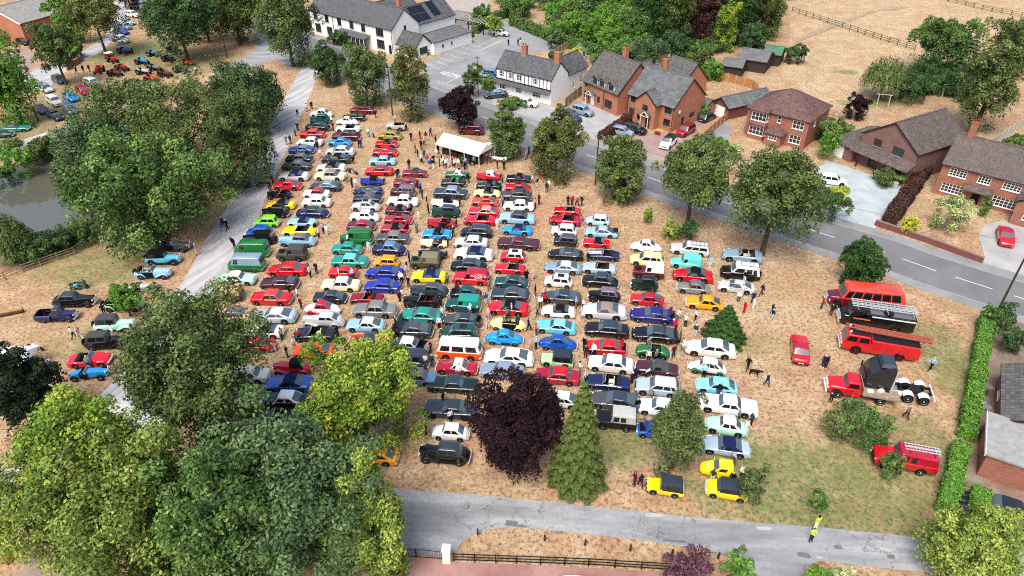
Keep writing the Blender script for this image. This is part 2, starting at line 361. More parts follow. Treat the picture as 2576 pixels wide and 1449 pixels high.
def cabin_parts(sp):
    """greenhouse split into roof-with-pillars, windscreen, rear window and side windows, all on one surface"""
    c = sp['cabin']; L, W = sp['L'], sp['W']
    A, B, C, Dd, zr = c['A'], c['B'], c['C'], c['D'], c['zr']
    wb, wt = W / 2 * c.get('wb', .93), W / 2 * c.get('wt', .76)
    wins = c.get('wins', [(.03, .47), (.53, .93)]); bow = c.get('bow', .04)
    zbf, zbr = interp(sp['top'], A) - .03, interp(sp['top'], Dd) - .03
    lay = [(0, 0, 0), (.14, 0, .12), (.80, 0, .82), (.94, 0, .96), (1.0, .05, 1.0)]
    fr = [0.0]
    for a, b_ in wins: fr += [a, b_]
    fr.append(1.0); fr = sorted(set(fr)); ns = len(fr)
    fy = [-.9, -.32, .32, .9]
    rings = []
    for (tz, ins, tx) in lay:
        xf = (A + (B - A) * tx) * L; xr = (Dd + (C - Dd) * tx) * L
        hw = (wb + (wt - wb) * tz) * (1 - ins); xf += ins * L * .25; xr -= ins * L * .25
        pts = []
        def zz(x): 
            f = (x - A * L) / max(1e-3, (Dd - A) * L); zb = zbf + (zbr - zbf) * min(1, max(0, f)); return zb + (zr - zb) * tz
        for y in fy: 
            x = xf - bow * (1 - (y / .9) ** 2) * 1.2; pts.append((L / 2 - x, y * hw, zz(x)))
        for f in fr: x = xf + .05 + (xr - xf - .10) * f; pts.append((L / 2 - x, hw, zz(x)))
        for y in reversed(fy): x = xr + bow * (1 - (y / .9) ** 2); pts.append((L / 2 - x, y * hw, zz(x)))
        for f in reversed(fr): x = xf + .05 + (xr - xf - .10) * f; pts.append((L / 2 - x, -hw, zz(x)))
        rings.append(pts)
    n = len(rings[0]); V = [p for r in rings for p in r]
    cen = len(V); top = rings[-1]
    inner = [(p[0] * .6 + sum(q[0] for q in top) / n * .4, p[1] * .55, zr + c.get('crown', .035)) for p in top]
    V += inner
    cats = {'roof': []}; pin = {'windscreen': [], 'rear_window': []}; sides = {}
    # columns: 0-2 front, 3 corner, 4..4+ns-2 left side, then corner, rear 3, corner, right side
    winset = {(round(a, 4), round(b_, 4)) for a, b_ in wins}
    for j in range(len(lay)):
        for i in range(n):
            a, b_ = j * n + i, j * n + (i + 1) % n
            f = (a, b_, b_ + n, a + n)
            if j == 1:
                if i < 3 and c.get('front', True): pin['windscreen'].append(f); continue
                s0 = 4; r0 = 4 + ns; t0 = r0 + 4
                if r0 <= i < r0 + 3 and c.get('rear', True): pin['rear_window'].append(f); continue
                if s0 <= i < s0 + ns - 1:
                    k = i - s0
                    if (round(fr[k], 4), round(fr[k + 1], 4)) in winset: sides.setdefault(('l', k), []).append(f); continue
                if t0 <= i < t0 + ns - 1:
                    k = ns - 2 - (i - t0)
                    if (round(fr[k], 4), round(fr[k + 1], 4)) in winset: sides.setdefault(('r', k), []).append(f); continue
            cats['roof'].append(f)
    cats['roof'].append(tuple(cen + i for i in range(n)))
    def sub(fs):
        used = sorted({i for f in fs for i in f}); mp = {u: k for k, u in enumerate(used)}
        return [V[u] for u in used], [tuple(mp[i] for i in f) for f in fs]
    out = [('roof', sub(cats['roof']), c.get('mat', 'paint'), 'roof', 40)]
    for k, fs in pin.items():
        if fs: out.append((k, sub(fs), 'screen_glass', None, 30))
    for k, fs in sides.items(): out.append(('side_window', sub(fs), 'glass', None, 30))
    return out
def wing_mesh(path, y0, y1, drop=.10):
    V = []; F = []; m = 5; n = len(path)
    for (x, z) in path:
        for i in range(m):
            u = i / (m - 1); V.append((x, y0 + (y1 - y0) * u, z - drop * (abs(u - .35) / .65) ** 2))
    for k in range(n - 1):
        for i in range(m - 1): a = k * m + i; F.append((a, a + 1, a + 1 + m, a + m))
    # thickness skirt on the outer edge
    o = len(V)
    for (x, z) in path: V.append((x, y1 * .995, z - drop - .06))
    for k in range(n - 1): F.append((k * m + m - 1, o + k, o + k + 1, (k + 1) * m + m - 1))
    return V, F
WHEELS = {}
def wheel_meshes(wr, wid, rim):
    key = (round(wr, 3), wid, rim)
    if key not in WHEELS:
        t = MB().lathe([(.56 * wr, .5 * wid), (.93 * wr, .5 * wid), (wr, .3 * wid), (wr, -.3 * wid), (.93 * wr, -.5 * wid), (.56 * wr, -.5 * wid)], 16).mesh('tyre', 'rubber', 40)
        h = MB().lathe([(.60 * wr, -.44 * wid), (.60 * wr, -.52 * wid), (.52 * wr, -.40 * wid), (.25 * wr, -.46 * wid), (.12 * wr, -.52 * wid), (.01, -.53 * wid)], 14).mesh('hub_cap', rim, 40)
        WHEELS[key] = (t, h)
    return WHEELS[key]
def build_proto(sp):
    """list of (name, mesh, colour role, location, rotation, child-of-index)"""
    P = []; L, W, wr = sp['L'], sp['W'], sp['wr']
    X = lambda x: L / 2 - x * L
    mp = sp.get('mat', 'paint')
    v, f = body_mesh(sp); P.append(('body', mk('body', v, f, mp, 38), 'body', None, None, None))
    if 'cabin' in sp:
        for (nm, (v, f), m, role, sm) in cabin_parts(sp): P.append((nm, mk(nm, v, f, m, sm), role, None, None, None))
    if 'cockpit' in sp:
        a, b_ = sp['cockpit']; hw = W / 2 * .80; zt = interp(sp['top'], (a + b_) / 2); x0, x1 = X(b_), X(a)
        P.append(('interior', MB().add([(x0, -hw, zt), (x1, -hw, zt), (x1, hw, zt), (x0, hw, zt), (x0, -hw, .34), (x1, -hw, .34), (x1, hw, .34), (x0, hw, .34)],
                 [(0, 1, 5, 4), (1, 2, 6, 5), (2, 3, 7, 6), (3, 0, 4, 7), (4, 5, 6, 7)]).mesh('interior', 'underbody'), None, None, None, None))
        st = MB().box(-.25, .25, -.23, .23, 0, .16, .03).box(-.34, -.2, -.22, .22, .12, .58, .03).mesh('seat', 'cloth')
        rows = sp.get('seats', [(a + b_) / 2 + .02])
        for r_ in rows:
            for s in (-1, 1): P.append(('seat', st, 'seat', (X(r_), s * W * .2, .36), None, None))
        sw = MB().lathe([(.15, -.015), (.19, -.015), (.19, .015), (.15, .015)], 12, 'x').mesh('steering_wheel', 'black_metal')
        P.append(('steering_wheel', sw, None, (X(a + .10), -W * .2, zt + .02), (0, R(-20), 0), None))
        if sp.get('screen', True):
            zs = zt + sp.get('screen_h', .36); xa = X(a - .02); xb = X(a + .05); h2 = hw * .92
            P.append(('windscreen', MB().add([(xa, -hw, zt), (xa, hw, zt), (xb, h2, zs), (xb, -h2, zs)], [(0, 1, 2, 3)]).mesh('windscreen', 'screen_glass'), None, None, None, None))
            fr = MB().bar((xa, -hw, zt), (xb, -h2, zs), .022).bar((xa, hw, zt), (xb, h2, zs), .022).bar((xb, -h2, zs), (xb, h2, zs), .022)
            P.append(('windscreen_frame', fr.mesh('windscreen_frame', 'chrome'), None, None, None, len(P) - 1))
        if sp.get('tonneau'):
            t = MB(); n = 6
            for k in range(n): t.lathe([(.09, -hw * .98), (.11, -hw * .9), (.11, hw * .9), (.09, hw * .98)], 8, 'y', (X(b_) - .02 - k * .035, 0, zt + .05))
            P.append(('folded_hood', t.mesh('folded_hood', 'canvas_dark', 60), None, None, None, None))
    if 'wings' in sp:
        ww = sp['wings']; yo = W / 2; yi = yo - ww; xf, xr = X(sp['wheels'][0]), X(sp['wheels'][1]); rr = wr * 1.16
        zb = sp.get('board', .34)
        fp = [(xf + rr * math.cos(a), wr + rr * math.sin(a)) for a in np.linspace(R(10), R(115), 9)]
        fp += [(xf - rr * .9 - (xf - xr) * .12, wr + rr * .30), (xf - rr - (xf - xr) * .22, zb + .04), (xf - rr - (xf - xr) * .26, zb)]
        rp = [(xr + rr * 1.25, zb)] + [(xr + rr * math.cos(a), wr + rr * math.sin(a)) for a in np.linspace(R(20), R(165), 11)] + [(xr - rr * 1.1, wr * .9)]
        for s in (1, -1):
            for pth in (fp, rp):
                v, f = wing_mesh(pth, yi * s, yo * s, .07)
                P.append(('wing', mk('wing', v, f, mp, 50), 'wing', None, None, None))
            if not sp.get('noboard'):
                P.append(('running_board', MB().box(xr + rr * .9, xf - rr * 1.3, min(yi * s, yo * s), max(yi * s, yo * s), zb - .03, zb + .012).mesh('running_board', 'rubber'), None, None, None, None))
    tw = sp.get('tw', .17); tm, hm = wheel_meshes(wr, tw, sp.get('rim', 'chrome'))
    for xw in sp['wheels'] + sp.get('extra_axles', []):
        for s in (-1, 1):
            P.append(('wheel', tm, None, (X(xw), s * (W / 2 - tw / 2 - .02 + sp.get('wout', 0)), wr), (0, 0, 0 if s < 0 else math.pi), None))
            P.append(('hub_cap', hm, None, (0, 0, 0), None, len(P) - 1))
    # ends
    zn = interp(sp['top'], .02); wn = W / 2 * interp(sp['wid'], .02); gh = sp.get('grille_h', .16); zg = sp.get('grille_z', zn * .72)
    gx = X(0) + sp.get('gx', -.015)
    if sp.get('grille', True):
        gw = sp.get('grille_w', .55) * wn
        g = MB().box(gx - .03, gx + .02, -gw, gw, zg - gh / 2, zg + gh / 2)
        for k in range(5): y = -gw + (k + .5) * gw * 2 / 5; g.box(gx + .02, gx + .03, y - .012, y + .012, zg - gh / 2, zg + gh / 2)
        P.append(('grille', g.mesh('grille', sp.get('grille_mat', 'chrome')), None, None, None, None))
    hl = sp.get('hl', .085); hm2 = MB().lathe([(hl * .6, -.06), (hl, -.02), (hl, .02), (hl * .6, .05), (.01, .06)], 10, 'x').mesh('headlight', 'lamp_glass', 40)
    hy, hzz, hx = sp.get('hl_y', .74) * wn, sp.get('hl_z', zg + .03), X(sp.get('hl_x', 0.0)) - .015
    for s in (-1, 1): P.append(('headlight', hm2, None, (hx, s * hy, hzz), None, None))
    tl = MB().box(-.03, .025, -.09, .09, -.05, .05).mesh('tail_light', 'tail_glass')
    zq = interp(sp['top'], .98) * sp.get('tl_z', .78); wq = W / 2 * interp(sp['wid'], 1) * .9
    for s in (-1, 1): P.append(('tail_light', tl, None, (X(1) + .015, s * wq * .8, zq), None, None))
    bm = sp.get('bumper', 'chrome')
    if bm:
        bz = sp.get('bumper_z', .40)
        for (x, s) in ((X(0) + .03, 1), (X(1) - .03, -1)):
            w2 = W / 2 * .94; b = MB()
            pts = [(x - s * .16, -w2, bz), (x - s * .02, -w2 * .85, bz), (x + s * .03, 0, bz), (x - s * .02, w2 * .85, bz), (x - s * .16, w2, bz)]
            for p, q in zip(pts, pts[1:]): b.beam(p, q, .07, .11)
            P.append(('bumper', b.mesh('bumper', bm), 'body' if bm == 'paint' else None, None, None, None))
    pl = MB().box(-.01, .01, -.25, .25, -.055, .055).mesh('number_plate', 'plate')
    P.append(('number_plate', pl, None, (X(1) - .075 if bm else X(1) - .01, 0, .46), None, None))
    if sp.get('spare') == 'rear':
        P.append(('spare_wheel', wheel_meshes(wr * .95, .16, 'chrome')[0], None, (X(1) - .08, 0, .75), (0, 0, math.pi / 2), None))
    if sp.get('spare') == 'bonnet':
        P.append(('spare_wheel', wheel_meshes(.36, .18, 'alloy')[0], None, (X(.16), 0, interp(sp['top'], .16) + .13), (math.pi / 2, 0, 0), None))
    if sp.get('mirrors', True) and 'cabin' in sp:
        mm = MB().box(-.05, .05, -.09, .09, -.05, .06, .01).mesh('mirror', mp)
        c = sp['cabin']; 
        for s in (-1, 1): P.append(('mirror', mm, 'body', (X(c['A'] + .04), s * (W / 2 * .99 + .04), interp(sp['top'], c['A']) + .06), None, None))
    for fn in sp.get('extra', []): P += fn(sp, X)
    return P
def x_split_bumper(sp, X): return []
def x_sunroof(sp, X):
    c = sp['cabin']; xm = X((c['B'] + c['C']) / 2 - .01); w2 = sp['W'] * .24
    return [('sunroof', MB().box(xm - .38, xm + .38, -w2, w2, c['zr'] - .01, c['zr'] + .052, .01).mesh('sunroof', 'canvas_dark'), None, None, None, None)]
def x_rack(sp, X):
    c = sp['cabin']; m = MB(); z = c['zr'] + .12
    for y in (-.5, .5): m.bar((X(c['B'] + .1), y, z), (X(c['C']), y, z), .025)
    for k in range(5): x = X(c['B'] + .1 + (c['C'] - c['B'] - .1) * k / 4); m.bar((x, -.5, z), (x, .5, z), .02); m.bar((x, .5, z), (x, .5, z - .12), .02); m.bar((x, -.5, z), (x, -.5, z - .12), .02)
    return [('roof_rack', m.mesh('roof_rack', 'black_metal'), None, None, None, None)]
def x_ladder(sp, X):
    c = sp['cabin']; z = c['zr'] + .16; out = []
    for y in (-.32, .05):
        m = MB()
        for yy in (y - .14, y + .14): m.beam((X(c['B'] + .06), yy, z), (X(1.0), yy, z), .05, .08)
        for k in range(11): x = X(c['B'] + .08 + (.98 - c['B'] - .08) * k / 10); m.bar((x, y - .14, z), (x, y + .14, z), .018)
        out.append(('ladder', m.mesh('ladder', 'alloy'), None, None, None, None))
    m = MB().bar((X(.5), -.7, z - .1), (X(.5), .5, z - .1), .03).bar((X(.9), -.7, z - .1), (X(.9), .5, z - .1), .03)
    return out + [('roof_rack', m.mesh('roof_rack', 'black_metal'), None, None, None, None)]
def x_spoiler(sp, X):
    return [('spoiler', MB().box(X(1.0) - .08, X(.86), -.55, .55, .98, 1.03, .02).mesh('spoiler', 'black_metal'), None, None, None, None)]
def x_stripes(sp, X):
    m = []
    for y in (-.2, .2):
        V = []; F = []; xs = np.linspace(.03, .42, 10)
        for x in xs:
            for yy in (y - .12, y + .12): V.append((X(x), yy, interp(sp['top'], x) + .036 - .0 * abs(yy)))
        for k in range(9): F.append((2 * k, 2 * k + 1, 2 * k + 3, 2 * k + 2))
        m.append(('stripe', mk('stripe', V, F, 'white_paint'), None, None, None, None))
    return m
def x_wood(sp, X):
    c = sp['cabin']; m = MB(); W2 = sp['W'] / 2
    for s in (-1, 1):
        yb, yt = W2 * .985 * s, W2 * .86 * s
        for x in (.52, .66, .80, .96): m.beam((X(x), yb, .62), (X(x) , yb, 1.0), .06, .06).beam((X(x), yb, .98), (X(min(x, .95)), yt, c['zr'] - .08), .06, .06)
        m.beam((X(.52), yb * 1.01, .62), (X(.97), yb * 1.01, .62), .05, .07); m.beam((X(.52), yb * 1.0, .98), (X(.97), yb * 1.0, .98), .05, .07)
    return [('timber_frame', m.mesh('timber_frame', 'plank'), None, None, None, None)]
def x_bonnet_up(sp, X):
    z = interp(sp['top'], .2); a = .3; b_ = .05; W2 = sp['W'] * .40
    xa = X(a); n = 4; V = []; F = []
    for k in range(n + 1):
        u = k / n; V += [(xa + u * .45, -W2, z + .05 + u * .95), (xa + u * .45, W2, z + .05 + u * .95), (xa + u * .45 + .04, W2, z + .02 + u * .95), (xa + u * .45 + .04, -W2, z + .02 + u * .95)]
    for k in range(n): a0 = 4 * k; F += [(a0, a0 + 1, a0 + 5, a0 + 4), (a0 + 2, a0 + 3, a0 + 7, a0 + 6), (a0 + 1, a0 + 2, a0 + 6, a0 + 5), (a0 + 3, a0, a0 + 4, a0 + 7)]
    F += [(0, 3, 2, 1), tuple(4 * n + i for i in (0, 1, 2, 3))]
    bay = MB().box(X(a - .02), X(b_ + .02), -W2 * .9, W2 * .9, z - .02, z + .045); bay.box(X(.22), X(.12), -.2, .2, z + .04, z + .12, .03)
    return [('bonnet', mk('bonnet', V, F, 'paint'), 'body', None, None, None), ('engine_bay', bay.mesh('engine_bay', 'underbody'), None, None, None, None)]
def x_boot_up(sp, X):
    z = interp(sp['top'], .9); x0 = X(.82); W2 = sp['W'] * .36; m = MB()
    m.add([(x0, -W2, z + .08), (x0, W2, z + .08), (x0 - .45, W2, z + .62), (x0 - .45, -W2, z + .62), (x0 + .03, -W2, z + .12), (x0 + .03, W2, z + .12), (x0 - .42, W2, z + .67), (x0 - .42, -W2, z + .67)],
          [(0, 3, 2, 1), (4, 5, 6, 7), (0, 1, 5, 4), (1, 2, 6, 5), (2, 3, 7, 6), (3, 0, 4, 7)])
    return [('boot_lid', m.mesh('boot_lid', 'paint'), 'body', None, None, None),
            ('boot_space', MB().box(X(.98), X(.84), -W2, W2, z - .02, z + .035).mesh('boot_space', 'underbody'), None, None, None, None)]
def x_gull(sp, X):
    c = sp['cabin']; out = []
    for s in (1, -1):
        y0 = sp['W'] * .34 * s; z0 = c['zr'] - .02; m = MB(); xa, xb = X(.58), X(.28)
        m.add([(xa, y0, z0), (xb, y0, z0 - .05), (xb + .15, y0 + .75 * s, z0 + .55), (xa + .1, y0 + .85 * s, z0 + .65), (xa, y0, z0 + .05), (xb, y0, z0), (xb + .15, y0 + .73 * s, z0 + .60), (xa + .1, y0 + .83 * s, z0 + .70)],
              [(0, 3, 2, 1), (4, 5, 6, 7), (0, 1, 5, 4), (1, 2, 6, 5), (2, 3, 7, 6), (3, 0, 4, 7)])
        out.append(('door', m.mesh('door', 'paint'), 'body', None, None, None))
    return out[:1]
def x_lettering(sp, X):
    cu = bpy.data.curves.new('lettering', 'FONT'); cu.body = 'HAWCROSS\nSONS'; cu.size = .34; cu.align_x = 'CENTER'; cu.align_y = 'CENTER'; cu.space_line = .75; cu.extrude = .002
    tmp = bpy.data.objects.new('t', cu); COL.objects.link(tmp)
    me = bpy.data.meshes.new_from_object(tmp.evaluated_get(bpy.context.evaluated_depsgraph_get())); bpy.data.objects.remove(tmp); bpy.data.curves.remove(cu)
    me.materials.clear(); me.materials.append(MATS['white_paint'])
    c = sp['cabin']; out = []
    y = sp['W'] / 2 * .862
    for s in (-1, 1): out.append(('lettering', me, None, (X(.72), s * (y + .04), 1.22), (R(90 - 7), 0, 0 if s < 0 else math.pi), None))
    return out[:1] + out[1:]
# ------------------------------------------------------------------ body styles
def S(base=None, **k):
    d = dict(SPEC[base]) if base else {}
    if base and 'cabin' in k and 'cabin' in d: c = dict(d['cabin']); c.update(k['cabin']); k['cabin'] = c
    d.update(k); return d
W1 = [(0, .84), (.05, .95), (.3, 1), (.75, 1), (.95, .95), (1, .86)]
W2_ = [(0, .92), (.04, .98), (.3, 1), (.8, 1), (.96, .98), (1, .93)]
SPEC = {}
SPEC['saloon60'] = dict(L=4.4, W=1.66, wr=.31, wheels=[.17, .78], top=[(0, .66), (.02, .80), (.30, .90), (.80, .90), (.97, .84), (1, .70)], wid=W2_, sq=.8,
    cabin=dict(A=.31, B=.42, C=.68, D=.80, zr=1.42, wt=.78), rim='chrome')
SPEC['saloon_small'] = S('saloon60', L=3.85, W=1.55, cabin=dict(A=.31, B=.41, C=.70, D=.82, zr=1.40), wr=.29)
SPEC['saloon50fin'] = S('saloon60', L=4.5, W=1.72, top=[(0, .70), (.02, .86), (.28, .93), (.80, .93), (.95, .97), (1, .86)], cabin=dict(A=.31, B=.38, C=.66, D=.77, zr=1.48))
SPEC['saloon70'] = S('saloon60', L=4.5, W=1.72, top=[(0, .66), (.02, .76), (.30, .88), (.80, .90), (.97, .86), (1, .72)], cabin=dict(A=.30, B=.43, C=.68, D=.82, zr=1.38), bumper='black_metal', rim='alloy')
SPEC['saloon80'] = S('saloon70', L=4.4, top=[(0, .62), (.02, .72), (.30, .90), (.82, .94), (.97, .90), (1, .70)], cabin=dict(A=.29, B=.43, C=.70, D=.84, zr=1.38), grille_mat='black_metal', hl_y=.78)
SPEC['hatch80'] = S('saloon80', L=4.0, cabin=dict(A=.30, B=.44, C=.86, D=.97, zr=1.40, wins=[(.03, .40), (.44, .72), (.76, .93)]))
SPEC['hatch70'] = S('saloon70', L=4.2, cabin=dict(A=.30, B=.42, C=.74, D=.95, zr=1.40, wins=[(.03, .42), (.46, .82)]), bumper='chrome')
SPEC['american'] = S('saloon60', L=5.5, W=2.0, wr=.35, top=[(0, .72), (.02, .84), (.32, .92), (.78, .93), (.97, .90), (1, .76)], cabin=dict(A=.34, B=.43, C=.62, D=.72, zr=1.40, wt=.74), grille_w=.8)
SPEC['american_coupe'] = S('american', L=5.0, W=1.95, cabin=dict(A=.34, B=.46, C=.64, D=.80, zr=1.30, wt=.70, wins=[(.03, .55), (.60, .88)]), rim='black_metal', bumper='paint')
SPEC['coupe'] = S('saloon70', L=4.3, W=1.68, top=[(0, .58), (.02, .70), (.34, .84), (.84, .90), (.97, .84), (1, .66)], cabin=dict(A=.34, B=.47, C=.68, D=.92, zr=1.28, wt=.72, wins=[(.04, .50), (.54, .84)]), bumper='chrome')
SPEC['coupe_small'] = S('coupe', L=3.95, W=1.58, wr=.30, top=[(0, .52), (.03, .70), (.33, .82), (.82, .86), (.96, .76), (1, .60)], wid=W1, sq=.3, cabin=dict(A=.33, B=.45, C=.66, D=.93, zr=1.26, wt=.70))
SPEC['porsche'] = S('coupe_small', L=4.3, W=1.72, top=[(0, .48), (.03, .62), (.20, .78), (.30, .82), (.80, .88), (.95, .74), (1, .58)], cabin=dict(A=.30, B=.44, C=.62, D=.92, zr=1.28), rim='alloy', bumper='paint', extra=[x_spoiler], grille=False, hl_x=.05, hl_z=.72)
SPEC['modern_coupe'] = S('coupe_small', L=4.6, W=1.84, wr=.34, tw=.22, top=[(0, .50), (.03, .66), (.30, .88), (.50, .92), (.84, .96), (.97, .88), (1, .66)], wid=[(0, .74), (.05, .90), (.2, 1), (.8, 1), (.95, .92), (1, .80)],
    cabin=dict(A=.30, B=.47, C=.66, D=.92, zr=1.30, wt=.68, wins=[(.05, .52), (.56, .84)]), rim='alloy', bumper='paint', grille_mat='black_metal', hl_x=.03, hl_z=.66)
SPEC['modern_saloon'] = S('modern_coupe', L=4.8, W=1.84, top=[(0, .52), (.03, .72), (.28, .94), (.84, 1.0), (.97, .94), (1, .68)], cabin=dict(A=.28, B=.44, C=.68, D=.87, zr=1.44, wt=.74, wins=[(.04, .46), (.50, .88)]))
SPEC['modern_hatch'] = S('modern_saloon', L=4.2, W=1.78, cabin=dict(A=.24, B=.40, C=.86, D=.98, zr=1.50, wt=.76, wins=[(.05, .40), (.44, .72), (.76, .92)]))
SPEC['modern_suv'] = S('modern_hatch', L=4.5, W=1.86, wr=.37, clr=.3, top=[(0, .70), (.03, .88), (.26, 1.06), (.9, 1.12), (1, .85)], cabin=dict(A=.25, B=.38, C=.86, D=.97, zr=1.72))
SPEC['modern_pickup'] = S('modern_suv', L=5.1, cabin=dict(A=.26, B=.36, C=.62, D=.68, zr=1.76, wins=[(.05, .46), (.50, .92)]), cockpit=(.70, .97), seats=[], screen=False)
SPEC['modern_cabrio'] = S('modern_coupe', L=4.3, cabin=dict(A=.32, B=.45, C=.64, D=.83, zr=1.26, wt=.68, wins=[(.06, .60)], mat='cloth'))
SPEC['modern_open'] = S('modern_coupe', L=4.3, cockpit=(.40, .72), seats=[.58], tonneau=1); SPEC['modern_open'].pop('cabin')
SPEC['roadster_top'] = S('coupe_small', L=3.9, top=[(0, .50), (.03, .68), (.34, .82), (.80, .82), (.96, .74), (1, .58)], cabin=dict(A=.37, B=.46, C=.62, D=.77, zr=1.22, wt=.72, wins=[(.06, .62)], mat='cloth'))
SPEC['roadster_open'] = S('roadster_top', cockpit=(.42, .70), seats=[.58], tonneau=1); SPEC['roadster_open'].pop('cabin')
SPEC['cobra'] = S('roadster_open', L=4.0, W=1.75, wr=.33, tw=.24, extra=[x_stripes])
SPEC['mini'] = dict(L=3.05, W=1.42, wr=.26, wheels=[.18, .84], top=[(0, .56), (.03, .72), (.26, .86), (.9, .86), (1, .70)], wid=W2_, sq=.5,
    cabin=dict(A=.25, B=.36, C=.84, D=.95, zr=1.34, wt=.82, wins=[(.03, .48), (.53, .93)]), rim='alloy', hl_z=.62, hl=.09, grille_h=.13, grille_z=.52)
SPEC['mini_open'] = S('mini', cabin=dict(mat='cloth'))
SPEC['minicountry'] = S('mini', L=3.3)
SPEC['beetle'] = dict(L=4.08, W=1.54, wr=.32, wheels=[.20, .80], wings=.30, noboard=False, noarch=True, clr=.28, mirrors=True, board=.30,
    top=[(0, .42), (.03, .60), (.10, .80), (.20, .92), (.30, .98), (.78, .98), (.90, .82), (.97, .58), (1, .42)], wid=[(0, .30), (.06, .52), (.15, .66), (.3, .80), (.72, .80), (.86, .68), (.95, .50), (1, .3)], sq=.1, crown=.06,
    cabin=dict(A=.30, B=.40, C=.58, D=.80, zr=1.48, wb=.78, wt=.62, wins=[(.05, .46), (.51, .80)], crown=.05), grille=False, hl_x=.08, hl_y=1.05, hl_z=.66, hl=.10, bumper_z=.42)
SPEC['beetle_open'] = S('beetle', cockpit=(.36, .74), seats=[.48, .64], tonneau=1); SPEC['beetle_open'].pop('cabin')
SPEC['fifties'] = dict(L=4.1, W=1.60, wr=.32, wheels=[.18, .78], top=[(0, .55), (.03, .78), (.12, .88), (.30, .96), (.78, .96), (.90, .86), (.97, .70), (1, .52)],
    wid=[(0, .66), (.06, .86), (.2, 1), (.8, 1), (.93, .86), (1, .66)], sq=.15, crown=.05, cabin=dict(A=.33, B=.41, C=.66, D=.84, zr=1.50, wt=.72, wb=.86, wins=[(.04, .44), (.50, .84)], crown=.05), hl=.1, grille_h=.26, grille_w=.45)
SPEC['jaguar'] = S('fifties', L=4.6, W=1.70, cabin=dict(zr=1.44))
SPEC['figaro'] = S('fifties', L=3.75, W=1.62)
SPEC['fiat600'] = S('fifties', L=3.3, W=1.40, wr=.27, top=[(0, .50), (.03, .70), (.22, .84), (.28, .90), (.82, .90), (.92, .78), (1, .5)], cabin=dict(A=.27, B=.36, C=.68, D=.88, zr=1.38))
SPEC['minorvan'] = S('fifties', L=3.75, W=1.55, cabin=dict(A=.33, B=.41, C=.95, D=.985, zr=1.62, wt=.86, wins=[(.04, .24)]))
SPEC['traveller'] = S('minorvan', cabin=dict(zr=1.52, wins=[(.04, .26), (.34, .60), (.64, .92)]), extra=[x_wood])
SPEC['deux'] = S('beetle', L=3.8, W=1.48, wheels=[.20, .84], top=[(0, .40), (.04, .62), (.16, .86), (.28, .96), (.86, .96), (.95, .80), (1, .5)], wid=[(0, .34), (.1, .5), (.28, .76), (.86, .78), (1, .6)],
    cabin=dict(A=.30, B=.38, C=.70, D=.92, zr=1.56, wb=.76, wt=.66, wins=[(.04, .38), (.42, .68), (.72, .88)], mat='cloth'), bumper='chrome')
SPEC['thirties'] = dict(L=4.2, W=1.62, wr=.36, tw=.14, wheels=[.15, .80], wings=.36, noarch=True, clr=.30, board=.36,
    top=[(0, .90), (.01, 1.02), (.34, 1.08), (.80, 1.10), (.93, .98), (1, .60)], wid=[(0, .30), (.02, .36), (.34, .62), (.44, .78), (.85, .78), (.97, .66), (1, .55)], sq=.3, crown=.06, endlift=1, enddrop=.2, endround=.3,
    cabin=dict(A=.37, B=.40, C=.76, D=.86, zr=1.58, wb=.76, wt=.66, wins=[(.04, .44), (.50, .88)], crown=.05), grille_w=.95, grille_h=.52, grille_z=.72, hl=.12, hl_x=.02, hl_y=1.55, hl_z=.82, mirrors=False, bumper_z=.46)
SPEC['upright'] = S('thirties', L=3.8, cabin=dict(A=.38, B=.40, C=.82, D=.90, zr=1.62)); SPEC['austin7'] = S('upright', L=3.1, W=1.30, wr=.31)
SPEC['riley'] = S('thirties', L=4.6, W=1.64, cabin=dict(A=.40, B=.44, C=.72, D=.88, zr=1.50))
SPEC['mg_t'] = S('thirties', L=3.6, W=1.44, wr=.34, top=[(0, .82), (.01, .90), (.42, .94), (.46, .86), (.80, .82), (1, .60)], wid=[(0, .28), (.02, .34), (.40, .60), (.5, .72), (.8, .72), (1, .62)],
    cabin=dict(A=.44, B=.45, C=.70, D=.80, zr=1.32, wb=.72, wt=.64, wins=[(.06, .55)], mat='cloth'), spare='rear', bumper=None, hl_z=.76, hl=.11)
SPEC['mg_t_open'] = S('mg_t', cockpit=(.48, .74), seats=[.62], tonneau=1, screen_h=.34); SPEC['mg_t_open'].pop('cabin')
SPEC['tourer'] = S('thirties', L=4.3, W=1.60, wr=.40, tw=.12, rim='alloy', top=[(0, .96), (.01, 1.04), (.36, 1.08), (.40, 1.06), (.9, 1.04), (1, .80)], cabin=dict(A=.40, B=.41, C=.86, D=.92, zr=1.78, wb=.72, wt=.70, wins=[(.04, .44), (.50, .90)], mat='cloth'), bumper=None, spare='rear', hl_z=.95)
SPEC['tourer_open'] = S('tourer', cockpit=(.44, .86), seats=[.54, .74], tonneau=1, screen_h=.40); SPEC['tourer_open'].pop('cabin')
SPEC['racer'] = S('tourer_open', L=3.9, W=1.50, cockpit=(.50, .66), seats=[.60], tonneau=0, top=[(0, .80), (.01, .88), (.44, .92), (.7, .90), (.88, .72), (1, .50)], wid=[(0, .28), (.02, .34), (.42, .56), (.7, .56), (.9, .36), (1, .08)], spare=None, noboard=True, screen_h=.2)
SPEC['racer'].pop('wings')
SPEC['hotrod'] = S('racer', L=3.6, W=1.66, wr=.40, tw=.26, wid=[(0, .28), (.02, .34), (.42, .5), (.9, .56), (1, .5)], cockpit=(.52, .80), seats=[.68])
